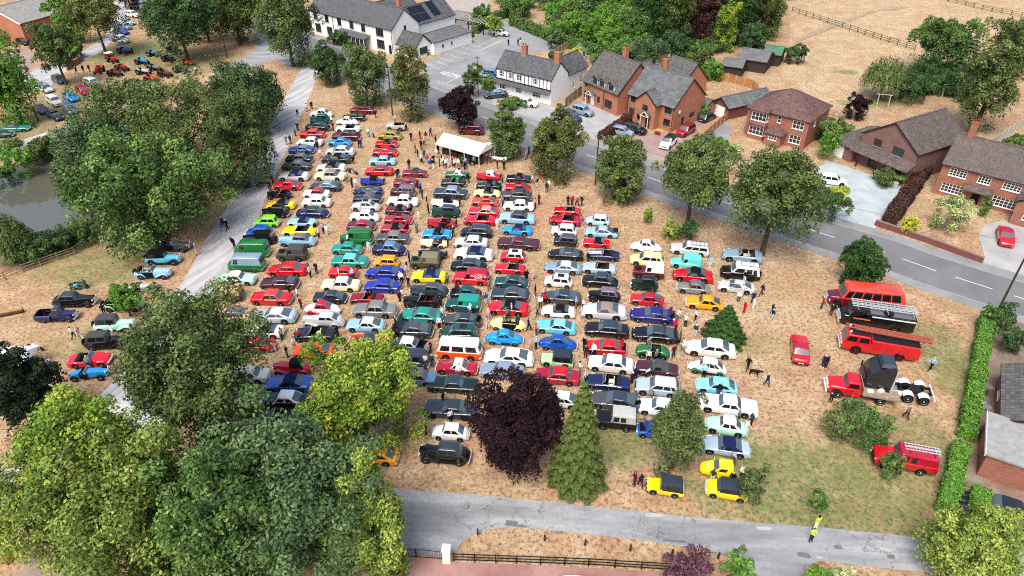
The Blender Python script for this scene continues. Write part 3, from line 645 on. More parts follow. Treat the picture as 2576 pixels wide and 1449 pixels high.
SPEC['vintage_van'] = S('thirties', L=4.2, W=1.70, top=[(0, .90), (.01, 1.0), (.30, 1.06), (1, 1.06)], wid=[(0, .30), (.02, .36), (.30, .60), (.36, .86), (.97, .88), (1, .86)], cabin=dict(A=.30, B=.32, C=.97, D=.99, zr=1.95, wb=.86, wt=.80, wins=[(.04, .24)]))
SPEC['pickup30'] = S('thirties', L=4.3, cabin=dict(A=.34, B=.37, C=.52, D=.57, zr=1.62, wins=[(.1, .85)]), top=[(0, .90), (.01, 1.0), (.34, 1.06), (.58, 1.06), (.60, .98), (1, .98)], wid=[(0, .30), (.02, .36), (.34, .62), (.44, .78), (.58, .78), (.60, 1.02), (1, 1.02)], cockpit=(.62, .98), seats=[], screen=False)
SPEC['oldvan'] = S('vintage_van', L=4.4, W=1.80, wings=.22, wheels=[.16, .76], wr=.33, top=[(0, .86), (.02, 1.0), (.14, 1.10), (1, 1.10)], wid=[(0, .62), (.04, .78), (.14, .92), (.97, .94), (1, .90)], cabin=dict(A=.12, B=.20, C=.95, D=.99, zr=2.05, wb=.93, wt=.80, wins=[(.06, .22)], crown=.10), grille_w=.5, hl_y=.8, hl_z=.72)
SPEC['carvan'] = S('saloon60', L=4.1, W=1.60, cabin=dict(A=.30, B=.40, C=.95, D=.985, zr=1.62, wt=.86, wins=[(.05, .24)]), bumper='black_metal', extra=[x_lettering])
SPEC['estate'] = S('saloon80', L=4.8, W=1.74, cabin=dict(A=.29, B=.42, C=.94, D=.985, zr=1.44, wt=.80, wins=[(.03, .28), (.32, .58), (.62, .94)]), extra=[x_rack])
SPEC['taxi'] = S('fifties', L=4.5, W=1.72, cabin=dict(A=.33, B=.38, C=.86, D=.94, zr=1.70, wt=.80, wins=[(.04, .38), (.42, .80)]))
SPEC['camper'] = dict(L=4.5, W=1.74, wr=.33, wheels=[.22, .78], top=[(0, 1.0), (.02, 1.10), (.98, 1.12), (1, 1.0)], wid=[(0, .82), (.05, .95), (.2, 1), (.9, 1), (1, .90)], sq=.7, endlift=2, enddrop=.6,
    cabin=dict(A=.02, B=.09, C=.93, D=.99, zr=1.94, wb=.97, wt=.84, wins=[(.05, .28), (.34, .62), (.68, .94)], crown=.07), grille=False, hl_z=.80, hl=.12, bumper='white_paint')
SPEC['landrover'] = dict(L=3.65, W=1.62, wr=.37, tw=.2, wheels=[.18, .76], clr=.42, top=[(0, 1.02), (.02, 1.08), (.38, 1.12), (.42, 1.14), (1, 1.14)], wid=[(0, .97), (.03, 1), (.97, 1), (1, .97)], sq=1, crown=.01, endlift=.5, enddrop=.2, endround=.2,
    cabin=dict(A=.37, B=.40, C=.965, D=.99, zr=1.92, wb=.95, wt=.86, wins=[(.05, .30)], mat='cloth', rear=False, bow=.005, crown=.04), grille_mat='black_metal', grille_w=.4, hl_y=.42, hl_z=.84, bumper='black_metal', bumper_z=.50, rim='alloy', mat='paint_old', hl=.09)
SPEC['landrover_spare'] = S('landrover', spare='bonnet'); SPEC['lr_fire'] = S('landrover', L=4.5, W=1.70, cabin=dict(A=.33, B=.37, mat='paint', wins=[(.05, .22), (.30, .45)]), mat='paint', extra=[x_ladder], rim='white_paint', hl_y=.7)
SPEC['jeep_open'] = S('landrover', L=3.4, W=1.55, cockpit=(.42, .94), seats=[.56], spare='rear', screen_h=.42); SPEC['jeep_open'].pop('cabin')
SPEC['jeep_top'] = S('landrover', L=3.7, cabin=dict(wins=[(.05, .30), (.36, .60)]))
SPEC['suv'] = S('modern_suv', L=4.6, W=1.90, sq=.9, cabin=dict(C=.93, D=.98, zr=1.86, wt=.84), extra=[x_rack], spare='rear', rim='black_metal')
SPEC['moke'] = S('landrover', L=3.05, W=1.40, wr=.28, clr=.25, top=[(0, .70), (.02, .74), (.30, .78), (.9, .74), (1, .66)], wid=[(0, .90), (.28, .90), (.32, 1), (1, 1)], cabin=dict(A=.34, B=.37, C=.92, D=.98, zr=1.46, wins=[(.04, .46), (.52, .93)], crown=.05), hl_z=.6, bumper_z=.36, mat='paint')
SPEC['buggy'] = S('beetle_open', L=3.6, W=1.66, wr=.36, tw=.26, clr=.3, cockpit=(.38, .72), seats=[.54], tonneau=0); SPEC['buggy'].pop('wings'); SPEC['buggy'].update(wid=[(0, .5), (.1, .8), (.3, .74), (.7, .74), (.85, .9), (1, .5)], bumper='chrome')
SPEC['bug'] = dict(L=2.8, W=1.40, wr=.26, wheels=[.80], extra_axles=[], top=[(0, .42), (.03, .52), (.36, .86), (.92, .96), (1, .86)], wid=[(0, .60), (.06, .72), (.4, .98), (1, 1)], sq=1, crown=.01, noarch=True, clr=.2,
    cabin=dict(A=.38, B=.58, C=.95, D=.985, zr=1.30, wb=.96, wt=.80, wins=[(.10, .62)], bow=.01), grille=False, hl_x=.22, hl_y=.35, hl_z=.76, hl=.11, bumper=None)
SPEC['bus'] = dict(L=8.0, W=2.3, wr=.46, tw=.26, wheels=[.13, .72], clr=.42, top=[(0, 1.20), (.015, 1.42), (.14, 1.50), (.18, 1.62), (.96, 1.62), (1, 1.5)], wid=[(0, .52), (.03, .62), (.13, .74), (.19, .98), (.9, 1), (1, .92)], sq=.5, endlift=1.5, enddrop=.6,
    cabin=dict(A=.16, B=.22, C=.94, D=.995, zr=2.75, wb=.98, wt=.84, wins=[(.02, .12), (.14, .28), (.30, .44), (.46, .60), (.62, .76), (.78, .93)], crown=.12), grille_w=.6, grille_h=.6, grille_z=1.0, hl=.15, hl_y=1.1, hl_z=.95, bumper_z=.5, hl_x=.02)
SPEC['semi_base'] = SPEC['bus']
def x_tractor_wheels(sp, X): return []
PROTO = {}
def proto(kind):
    if kind not in PROTO: PROTO[kind] = build_proto(SPEC[kind])
    return PROTO[kind]
VEH = []          # (root, desc, category, group, x, y)
def shift(c, f): return tuple(min(1, v * f) for v in c[:3]) + (1,)
def place(kind, x, y, heading, name, desc, body, roof=None, cat='car', group='show cars on the green', L=None, wing=None, seat='dark', extra=()):
    sc = (L / SPEC[kind]['L']) if L else 1.0
    root = empty(name, (x, y, 0), heading, sc)
    bc = pc(body); bc = shift(bc, random.uniform(.9, 1.08)); rc = pc(roof) if roof else bc; wc = pc(wing) if wing else bc; sc_ = pc(seat)
    cmap = dict(body=bc, roof=rc, wing=wc, seat=sc_)
    P = list(proto(kind))
    for fn in extra: P += [('E',) + e for e in fn(SPEC[kind], lambda q: SPEC[kind]['L'] / 2 - q * SPEC[kind]['L'])]
    objs = []
    for e in P:
        if e[0] == 'E': e = e[1:]
        nm, me, role, loc, rot, par = e
        o = ob(nm, me, objs[par] if par is not None else root, loc, rot, cmap.get(role) if role else None)
        objs.append(o)
    VEH.append([root, desc, cat, group, x, y])
    return root
def tilt_at(dx): return R((dx - 560) * .0095)
def park(k, cx, yb, kind, desc, body, roof=None, face='L', **kw):
    dx, dy = D(k, cx, yb); g = at(dx, dy); ph = kw.pop('phi', None); ph = tilt_at(dx) if ph is None else R(ph)
    L = kw.get('L'); sc = L / SPEC[kind]['L'] if L else 1; W = SPEC[kind]['W'] * sc
    cxw, cyw = g[0] + W / 2 * math.sin(ph), g[1] + W / 2 * math.cos(ph) - .1
    hd = (math.pi - ph) if face == 'L' else (-ph)
    return place(kind, cxw, cyw, hd + R(random.uniform(-1.5, 1.5)), kw.pop('name', 'parked_car'), desc, body, roof, **kw)
# ------------------------------------------------------------------ the show field, row by row (crop, x, contact line, style, description, body, roof)
CARS = [
('P',675,228,'fifties','white rounded fifties saloon','white',None,{}),
('P',660,300,'upright','dark teal upright thirties saloon','darkteal',None,{}),
('P',630,388,'jaguar','navy fifties saloon with dark roof','dark','slate',{}),
('P',565,472,'saloon60','bright red sixties saloon with coral roof','red','orangered',{}),
('P',535,572,'saloon80','white angular eighties saloon','white',None,{}),
('P',435,660,'coupe','mid blue fastback coupe','blue','steelblue',{}),
('P',410,772,'saloon60','dark sage green sixties saloon','blackgreen','grey',{}),
('P',375,857,'saloon70','charcoal seventies saloon with pale rear window','darkgrey','grey',{}),
('P',345,985,'modern_cabrio','silver cabriolet with navy fabric roof','silver','navy',{'L':4.6}),
('P',270,1092,'coupe_small','red small fastback coupe beside the pale lane','red',None,{'L':4.2}),
('P',175,1200,'hotrod','black open hot rod with exposed wheels','black',None,{}),
('P',190,1325,'modern_cabrio','bright yellow roadster with black fabric roof','yellow','black',{'L':4.0}),
('P',130,1420,'upright','black upright vintage saloon','black',None,{}),
('P',1165,185,'saloon70','dark red executive saloon under the roadside tree','darkred','maroon',{'L':4.7}),
('P',1060,268,'coupe','dark green fastback coupe','blackgreen','darkgreen',{}),
('P',980,320,'beetle','white rounded small saloon near the roadside trees','white',None,{}),
('P',990,405,'roadster_open','white open roadster with black cockpit','white',None,{'L':4.3}),
('P',970,503,'saloon60','maroon limousine-like saloon with mauve roof','maroon','plum',{'L':4.9}),
('P',890,568,'coupe_small','azure blue low fastback coupe','azure',None,{}),
('P',895,683,'modern_saloon','silver long modern saloon','silver',None,{}),
('P',850,778,'modern_cabrio','dark slate long cabriolet with black roof','slate','black',{'L':4.7}),
('P',785,885,'modern_cabrio','pearl white cabriolet with black roof','offwhite','black',{'L':4.6}),
('P',775,980,'saloon60','pale yellow sixties coupe with mauve roof','cream','taupe',{'L':4.7}),
('P',720,1105,'modern_coupe','dark pewter modern coupe','slate','bluegrey',{'L':4.7}),
('P',615,1190,'saloon_small','white small saloon with red roof','white','red',{}),
('P',615,1300,'saloon_small','white rally saloon with pale mint body','offwhite','white',{'L':4.1}),
('P',565,1425,'jaguar','dark blue rounded sports saloon with chrome bumpers','navy','slate',{}),
('P',1485,492,'hatch70','olive gold seventies hatchback','gold',None,{}),
('P',1445,585,'roadster_top','red roadster with black hood and chrome bumper','red','black',{}),
('P',1425,690,'coupe_small','bright red low sports coupe','red',None,{'L':4.2}),
('P',1400,797,'saloon60','light blue sixties saloon','lightblue',None,{'L':4.2}),
('P',1360,920,'saloon80','red eighties saloon with alloy wheels','red','crimson',{}),
('P',1275,1035,'mg_t','blue cycle-winged roadster with black hood','royal','black',{}),
('P',1225,1158,'modern_coupe','dark blue wedge sports car','navy','slate',{'L':4.3}),
('P',1215,1247,'roadster_top','dark indigo roadster with grey roof','dark','mauve',{'L':4.2}),
('P',1200,1345,'fifties','light grey forties saloon with dark sunroof','lightgrey',None,{'extra':(x_sunroof,)}),
('R',1790,142,'fifties','pinkish white rounded fifties saloon','offwhite','white',{}),
('P',1780,938,'roadster_top','dark red roadster with black hood near the marquee','darkred','slate',{}),
('P',1680,1052,'coupe_small','dark red fastback coupe with people beside it','darkred','crimson',{}),
('P',1640,1165,'traveller','brown timber framed estate car','brown','mauve',{}),
('P',1640,1285,'saloon60','white four-door sixties saloon','white',None,{'L':4.5}),
('P',1590,1387,'roadster_top','maroon roadster with black hood and raised boot','maroon','black',{'extra':(x_boot_up,)}),
('Q',475,955,'roadster_top','racing green roadster with white hood','green','white',{}),
('Q',430,1052,'roadster_open','black open roadster in front of the marquee','black',None,{}),
('Q',395,1195,'saloon60','dark blue-black long sixties saloon','slate','bluegrey',{'L':5.0}),
('Q',335,1305,'mg_t','white vintage tourer with black hood','white','black',{'L':4.0}),
('Q',345,1415,'thirties','dark green thirties saloon','darkgreen','slate',{}),
('Q',845,980,'mg_t','red vintage sports car with white hood','red','white',{'L':3.8}),
('Q',850,1088,'roadster_top','black-green roadster with black hood','blackgreen','black',{}),
('Q',830,1180,'roadster_top','pale yellow roadster with black hood','paleyellow','black',{}),
('Q',805,1285,'coupe_small','orange red fastback coupe with dark sunroof','orangered',None,{'extra':(x_sunroof,)}),
('Q',790,1413,'coupe','red fastback coupe with large rear quarter windows','red','salmon',{'L':4.4}),
('Q',1205,1000,'roadster_top','navy roadster with black hood near the road','dark','black',{}),
('Q',1195,1115,'coupe_small','bright red fastback coupe with black sunroof','red',None,{'extra':(x_sunroof,)}),
('Q',1185,1218,'hatch70','dark grey shooting brake with blue-grey roof','darkgrey','slate',{'L':4.4}),
('Q',1205,1340,'saloon70','white two-door saloon','white',None,{'L':4.4}),
('S',1790,168,'saloon60','light blue saloon with dark blue roof','lightblue','slate',{'L':4.9}),
('T',575,217,'roadster_open','red open roadster at the far end of its row','red',None,{}),
('R',630,205,'mini','lime green mini saloon with black stripes','lime',None,{'L':3.3}),
('R',540,333,'mini','blue small saloon next to a black tourer','blue',None,{'L':3.4}),
('R',540,415,'tourer','black vintage tourer with black hood','black','canvas' if 0 else 'black',{}),
('R',450,565,'oldvan','bright green old delivery van','green',None,{'cat':'van'}),
('R',385,735,'oldvan','dark green old delivery van with grey roof','green','bluegrey',{'cat':'van'}),
('R',275,893,'saloon60','mint green saloon with white roof','mint','white',{'face':'R','L':4.3}),
('R',150,1095,'landrover','dark green off-roader with tan canvas tilt','olive','tan',{'cat':'off-roader'}),
('R',215,1332,'saloon70','tan coupe with dark vinyl roof','tan','mauve',{}),
('V',420,258,'modern_cabrio','white roadster with black hood near the big tree','white','black',{'L':4.0}),
('R',1045,203,'roadster_top','light blue roadster with dark blue hood','lightblue','navy',{}),
('R',1015,318,'roadster_open','yellow long-nosed open sports car','yellow',None,{'L':4.5}),
('R',990,437,'riley','pale blue forties drophead with dark grey hood','lightblue','mauve',{'wing':'steelblue','L':4.7}),
('R',930,608,'landrover_spare','dark green off-roader with green canvas tilt','olive','darkgrey',{'cat':'off-roader'}),
('R',865,788,'modern_saloon','red modern hatch-backed saloon','red',None,{'L':4.7}),
('R',775,945,'coupe','dark plum fastback coupe','plum',None,{'L':4.5}),
('R',680,1133,'saloon50fin','bright red finned sixties coupe','red','orangered',{'L':4.6}),
('R',710,1352,'modern_coupe','silver grand touring coupe','silverblue','silver',{'L':4.9}),
('R',1745,247,'coupe_small','maroon fastback coupe','maroon','crimson',{}),
('R',1690,418,'vintage_van','green vintage van with black bonnet wings','green','green',{'wing':'black','cat':'van','L':4.4}),
('R',1580,530,'saloon_small','teal small sixties saloon','teal',None,{}),
('R',1610,688,'saloon50fin','teal and white two-tone fifties saloon','teal','turquoise',{}),
('R',1535,807,'saloon_small','red small saloon with open doors','red',None,{'L':3.5}),
('R',1505,970,'saloon60','cream sixties coupe saloon','cream','offwhite',{'L':4.5}),
('R',1375,1112,'coupe_small','black fastback coupe with chrome window trim','dark','slate',{}),
('R',1285,1252,'beetle','white beetle-shaped car with red roof and wings','white','red',{'wing':'red'}),
('R',1300,1402,'riley','silver grey forties saloon with flowing wings','lightgrey','silver',{}),
('V',1005,305,'modern_open','black open sports car with cream seats','dark',None,{'seat':'cream','L':4.5}),
('S',375,172,'coupe_small','crimson fastback coupe with black sunroof','crimson',None,{'extra':(x_sunroof,)}),
('S',335,282,'roadster_top','crimson roadster with black hood and open boot','crimson','black',{'extra':(x_boot_up,)}),
('S',310,402,'saloon60','dark grey four-door sixties saloon','darkgrey','grey',{}),
('S',265,543,'fifties','dark blue rounded fifties saloon','navy','steelblue',{'L':4.4}),
('S',240,685,'mini','amber yellow mini saloon','amber',None,{}),
('S',215,825,'modern_saloon','royal blue modern saloon','royal',None,{'L':4.6}),
('S',190,985,'saloon80','royal blue eighties saloon','royal',None,{'L':4.3}),
('R',1812,1122,'roadster_open','dark red open roadster with red seats','darkred',None,{'seat':'red'}),
('S',95,1283,'saloon60','mid grey long four-door saloon','grey',None,{'L':4.9}),
('V',1620,182,'coupe_small','light blue sports coupe with white roof','lightblue','white',{'L':4.1}),
('S',640,1348,'modern_coupe','metallic teal grand touring coupe','teal',None,{'L':4.8}),
('W',350,252,'coupe','charcoal green fastback with raised bonnet','slate','darkgrey',{'L':4.7,'extra':(x_bonnet_up,)}),
('S',890,217,'mg_t_open','crimson vintage sports car with black tonneau','crimson',None,{'L':4.0}),
('S',835,347,'roadster_top','azure blue roadster with black hood','azure','black',{}),
('S',800,452,'mg_t_open','cream vintage sports car with red cockpit','cream',None,{'seat':'darkred'}),
('S',780,588,'mg_t','black vintage sports car with rear spare wheel','black','slate',{}),
('S',700,703,'landrover_spare','dark off-roader with khaki canvas tilt','olive','khaki',{'cat':'off-roader'}),
('S',745,867,'modern_cabrio','yellow sports car with navy fabric roof','yellow','navy',{}),
('S',745,1038,'riley','black thirties saloon with chrome radiator','slate','darkgrey',{'L':4.6,'extra':()}),
('S',655,1170,'tourer_open','black open thirties tourer with red seats','black',None,{'seat':'darkred'}),
('S',1345,187,'modern_open','red open mid-engined sports car','red',None,{}),
('S',1310,330,'modern_hatch','black modern estate hatchback','black','slate',{}),
('S',1245,457,'saloon80','silver white eighties hatchback saloon','silver','white',{}),
('S',1270,607,'modern_cabrio','white long cabriolet with navy roof','white','navy',{'L':4.9}),
('S',1215,740,'jaguar','black fifties drophead with grey roof','black','slate',{}),
('S',1245,890,'carvan','red delivery van with white lettering','red','crimson',{'cat':'van','L':4.4}),
('S',1180,1062,'fifties','dark green rounded saloon with raised bonnet','blackgreen','darkteal',{'extra':(x_bonnet_up,),'L':3.8}),
('S',1145,1215,'minorvan','teal rounded light van','darkteal','teal',{'cat':'van','L':4.1}),
('S',1135,1392,'modern_coupe','dark grey sports car with raised boot','darkgrey','slate',{'extra':(x_boot_up,),'L':4.3}),
('W',915,287,'modern_hatch','dark green modern coupe with sunroof','darkgreen','darkteal',{'extra':(x_sunroof,)}),
('S',1790,297,'modern_cabrio','bright blue cabriolet with dark roof','azure','navy',{'L':4.0}),
('S',1805,475,'american','maroon American saloon with vinyl roof','plum','maroon',{}),
('S',1740,622,'mini','red mini saloon with white roof','red','white',{'L':3.2,'extra':(x_sunroof,)}),
('S',1705,763,'roadster_open','red open roadster with black cockpit','red',None,{}),
('S',1720,932,'coupe_small','dark teal fastback coupe','darkteal','slate',{'L':4.1}),
('S',1705,1087,'coupe','dark slate fastback coupe','slate','darkgrey',{'L':4.5}),
('S',1680,1258,'modern_cabrio','red muscular sports car with black roof','red','black',{'L':4.6}),
('S',1680,1432,'beetle_open','pale yellow open-topped beetle-shaped car','paleyellow',None,{}),
('W',1455,337,'beetle','azure blue beetle-shaped car','azure',None,{}),
('W',1510,592,'modern_coupe','white grand touring coupe with black wheels','white',None,{'L':5.0}),
('W',1430,742,'saloon60','blue-grey sixties saloon behind the purple tree','bluegrey',None,{}),
('X',395,897,'saloon70','red two-door saloon between purple tree and conifer','crimson','red',{}),
('X',430,1175,'coupe_small','white sports coupe beside the drooping conifer','white',None,{}),
('T',550,337,'modern_open','dark crimson open sports car','crimson',None,{}),
('T',540,462,'mini','plain white mini saloon','white',None,{'L':3.3}),
('T',555,582,'mini','black mini saloon with chrome bumpers','dark','darkgrey',{'L':3.2}),
('T',560,748,'modern_coupe','black smooth sports coupe','black','slate',{'L':4.4}),
('T',525,912,'modern_coupe','silver blue fastback sports coupe','bluegrey','silver',{'L':4.5}),
('T',470,1072,'mini','off-white mini saloon with dark sunroof','offwhite','white',{'extra':(x_sunroof,),'L':3.25}),
('T',505,1268,'modern_coupe','charcoal coupe with people at its nose','darkgrey','slate',{'L':4.6}),
('T',470,1428,'modern_cabrio','white compact roadster with black roof','white','black',{'L':3.7}),
('T',940,337,'mini','pale blue mini saloon','paleblue','white',{'L':3.1}),
('T',980,478,'porsche','metallic blue coupe with black rear spoiler','lightblue','silverblue',{}),
('T',925,597,'roadster_top','red roadster with black hood and white wheels','red','black',{'L':3.6}),
('T',1015,753,'cobra','dark blue open sports car with white stripes','navy',None,{}),
('T',955,912,'modern_open','silver blue open roadster','silverblue',None,{'L':4.1}),
('T',965,1077,'fifties','black fifties saloon with grey roof','black','slate',{'L':4.4}),
('T',1015,1253,'upright','black upright forties saloon','black','mauve',{}),
('X',950,127,'modern_cabrio','silver grand tourer with taupe fabric roof','silver','taupe',{'L':5.0}),
('X',985,342,'saloon80','black eighties two-door saloon','black','slate',{'L':4.7}),
('X',970,547,'coupe','red wedge coupe with raised tailgate','red',None,{'extra':(x_boot_up,),'L':4.3}),
('X',1030,757,'saloon80','white eighties coupe with dark side trim','offwhite','white',{'L':4.6}),
('X',990,978,'modern_open','dark blue open cabriolet with cream seats','navy',None,{'seat':'offwhite','L':4.4}),
('X',1085,1207,'modern_coupe','dark grey modern coupe near the conifer','darkgrey','slate',{'L':4.8}),
('X',1090,1440,'jeep_top','black off-roader with grey canvas roof','black','lightgrey',{'cat':'off-roader'}),
('X',380,297,'coupe','aqua blue fastback coupe','aqua','skyblue',{'L':4.3}),
('X',400,492,'beetle','royal blue beetle-shaped car','blue',None,{}),
('X',395,692,'moke','pale green open utility car with dark hood','palegreen','slate',{'cat':'utility car','L':3.3}),
('T',1510,652,'beetle','white beetle-shaped car with open door','white',None,{}),
('T',1530,820,'modern_hatch','pale yellow modern hatchback','paleyellow',None,{}),
('T',1540,972,'landrover_spare','dark red off-roader with white canvas tilt','maroon','white',{'cat':'off-roader'}),
('T',1495,1112,'austin7','dark green small vintage saloon','blackgreen','blackgreen',{'L':3.3}),
('T',1525,1288,'coupe_small','crimson red fastback coupe with chrome trim','red','crimson',{}),
('X',1530,172,'modern_coupe','indigo blue coupe with raised tailgate','indigo',None,{'extra':(x_boot_up,),'L':4.9}),
('X',1560,402,'modern_coupe','black modern coupe with grey roof','black','slate',{'L':4.9}),
('X',1530,592,'buggy','green open dune buggy','green',None,{'cat':'buggy'}),
('X',1580,805,'roadster_top','dark purple roadster with charcoal roof','plum','darkgrey',{'L':4.3}),
('X',1590,1038,'hatch80','pale blue eighties hatchback','silverblue','silver',{'L':4.3}),
('X',1620,1277,'saloon80','white rally saloon behind the small tree','white',None,{'L':4.3}),
('Y',215,1297,'mini','blue small car with raised bonnet','blue',None,{'extra':(x_bonnet_up,)}),
('U',465,328,'estate','silver white long estate car','silver','silver',{'L':4.9}),
('U',420,488,'minorvan','turquoise rounded light van','turquoise',None,{'cat':'van'}),
('U',500,648,'modern_cabrio','red cabriolet with black roof','red','black',{'L':4.7}),
('U',510,788,'fifties','grey rounded fifties saloon with mauve roof','grey','mauve',{'L':3.9}),
('U',640,972,'coupe_small','amber yellow coupe beside the spruce','amber',None,{'L':4.2}),
('U',1090,415,'modern_open','pale blue long open cabriolet','bluegrey',None,{'L':4.9,'seat':'cream'}),
('U',1060,618,'suv','black off-roader with white roof and roof rack','black','white',{'cat':'off-roader'}),
('U',1015,775,'modern_coupe','silver sports car with its door swung upward','silver',None,{'extra':(x_gull,),'L':4.3}),
('Y',890,335,'modern_saloon','pearl white long saloon at the row end','offwhite','white',{'L':5.1}),
('Y',845,537,'deux','white and green bubble-shaped car','white','white',{'wing':'green'}),
('Y',960,768,'hatch70','pale aqua seventies hatchback saloon','skyblue',None,{'L':3.9}),
('Y',1090,1018,'american','white American two-door saloon','white',None,{'L':5.5}),
('Y',1075,1258,'figaro','mint green retro coupe with white roof','mint','white',{}),
('Z',1250,603,'modern_cabrio','silver blue roadster with navy roof','silverblue','navy',{'L':4.2}),
('Z',1140,852,'bug','yellow wedge-shaped three-wheeler','yellow',None,{}),
('Z',1255,1118,'mini_open','yellow mini convertible with dark green roof','yellow','slate',{'L':3.3}),
('Z',530,1072,'moke','yellow open utility car with dark green hood','yellow','slate',{'cat':'utility car'}),
('W',330,427,'saloon60','navy saloon with white roof and raised bonnet','navy','white',{'face':'R','L':4.2,'extra':(x_bonnet_up,)}),
('W',310,612,'taxi','dark grey tall taxi-like saloon','darkgrey','slate',{}),
('W',395,818,'saloon60','steel blue sixties saloon beside the yellow-green tree','steelblue','mauve',{}),
('W',840,910,'american','dark green American saloon with open door','blackgreen','slate',{'L':5.0}),
('W',820,1218,'american_coupe','dark slate American muscle coupe','slate',None,{}),
('12',1465,432,'fiat600','white tiny rounded saloon car','white',None,{}),
('12',1415,612,'thirties','black gleaming thirties saloon alone near the lane','black','slate',{'L':4.5}),
('W',920,513,'camper','orange and white camper van','orange','white',{'cat':'camper van','L':4.7}),
('W',890,692,'roadster_top','red roadster with cream hardtop','crimson','offwhite',{'L':4.2}),
('V',1000,497,'coupe','bright orange seventies coupe','orange',None,{'L':4.3}),
('V',760,698,'mg_t','crimson vintage sports car with black hood','crimson','black',{'L':4.0}),
('V',700,908,'modern_cabrio','blue grand tourer with navy roof','blue','navy',{'L':4.6}),
('V',660,1102,'jaguar','white over black two-tone fifties saloon','black','white',{}),
('V',560,1325,'modern_open','navy open sports car among the trees','navy',None,{}),
('V',1640,368,'coupe_small','red small coupe half hidden by yellow-green tree','red','slate',{}),
('V',280,428,'saloon60','red saloon half hidden by the dark olive tree','red',None,{}),
('V',210,790,'saloon60','cream saloon half hidden by the dark olive tree','offwhite',None,{}),
('12',885,617,'hatch70','amber hatchback tucked under the yellow-green tree','amber',None,{}),
('01',1300,455,'tourer_open','dark grey open vintage tourer','darkgrey',None,{'face':'R','phi':2}),
('01',1225,557,'tourer','turquoise vintage tourer with black hood','aqua','black',{'face':'R','wing':'black'}),
('01',1150,662,'tourer_open','light blue twenties roadster with tan seats','lightblue',None,{'face':'R','seat':'tan'}),
('01',1060,772,'racer','silver boat-tailed vintage racer','lightgrey',None,{'face':'R','seat':'red'}),
('01',920,907,'tourer_open','pale green open vintage tourer behind the sapling','palegreen',None,{'face':'R'}),
('01',555,878,'riley','black forties saloon on the open grass','black','slate',{'face':'R','L':4.8}),
('01',425,988,'pickup30','navy thirties pickup truck','navy','slate',{'face':'R','cat':'pickup'}),
('01',860,1063,'tourer','pale mint vintage tourer with dark hood','mint','darkgrey',{'face':'R','phi':-4}),
('01',795,1195,'tourer','black vintage tourer with dark grey hood','black','darkgrey',{'face':'R','phi':-4}),
('01',670,1328,'roadster_open','red open roadster on the pond side','red',None,{'face':'R','phi':-7,'L':4.1}),
('01',665,1430,'racer','blue vintage single-seat racer','azure',None,{'face':'R','phi':-5}),
]
for (k, cx, yb, kind, desc, bc, rc, kw) in CARS: park(k, cx, yb, kind, desc, bc, rc, **dict(kw))
park('P', 1565, 385, 'jeep_open', 'pale grey open military jeep', 'lightgrey', None, name='jeep', cat='jeep')
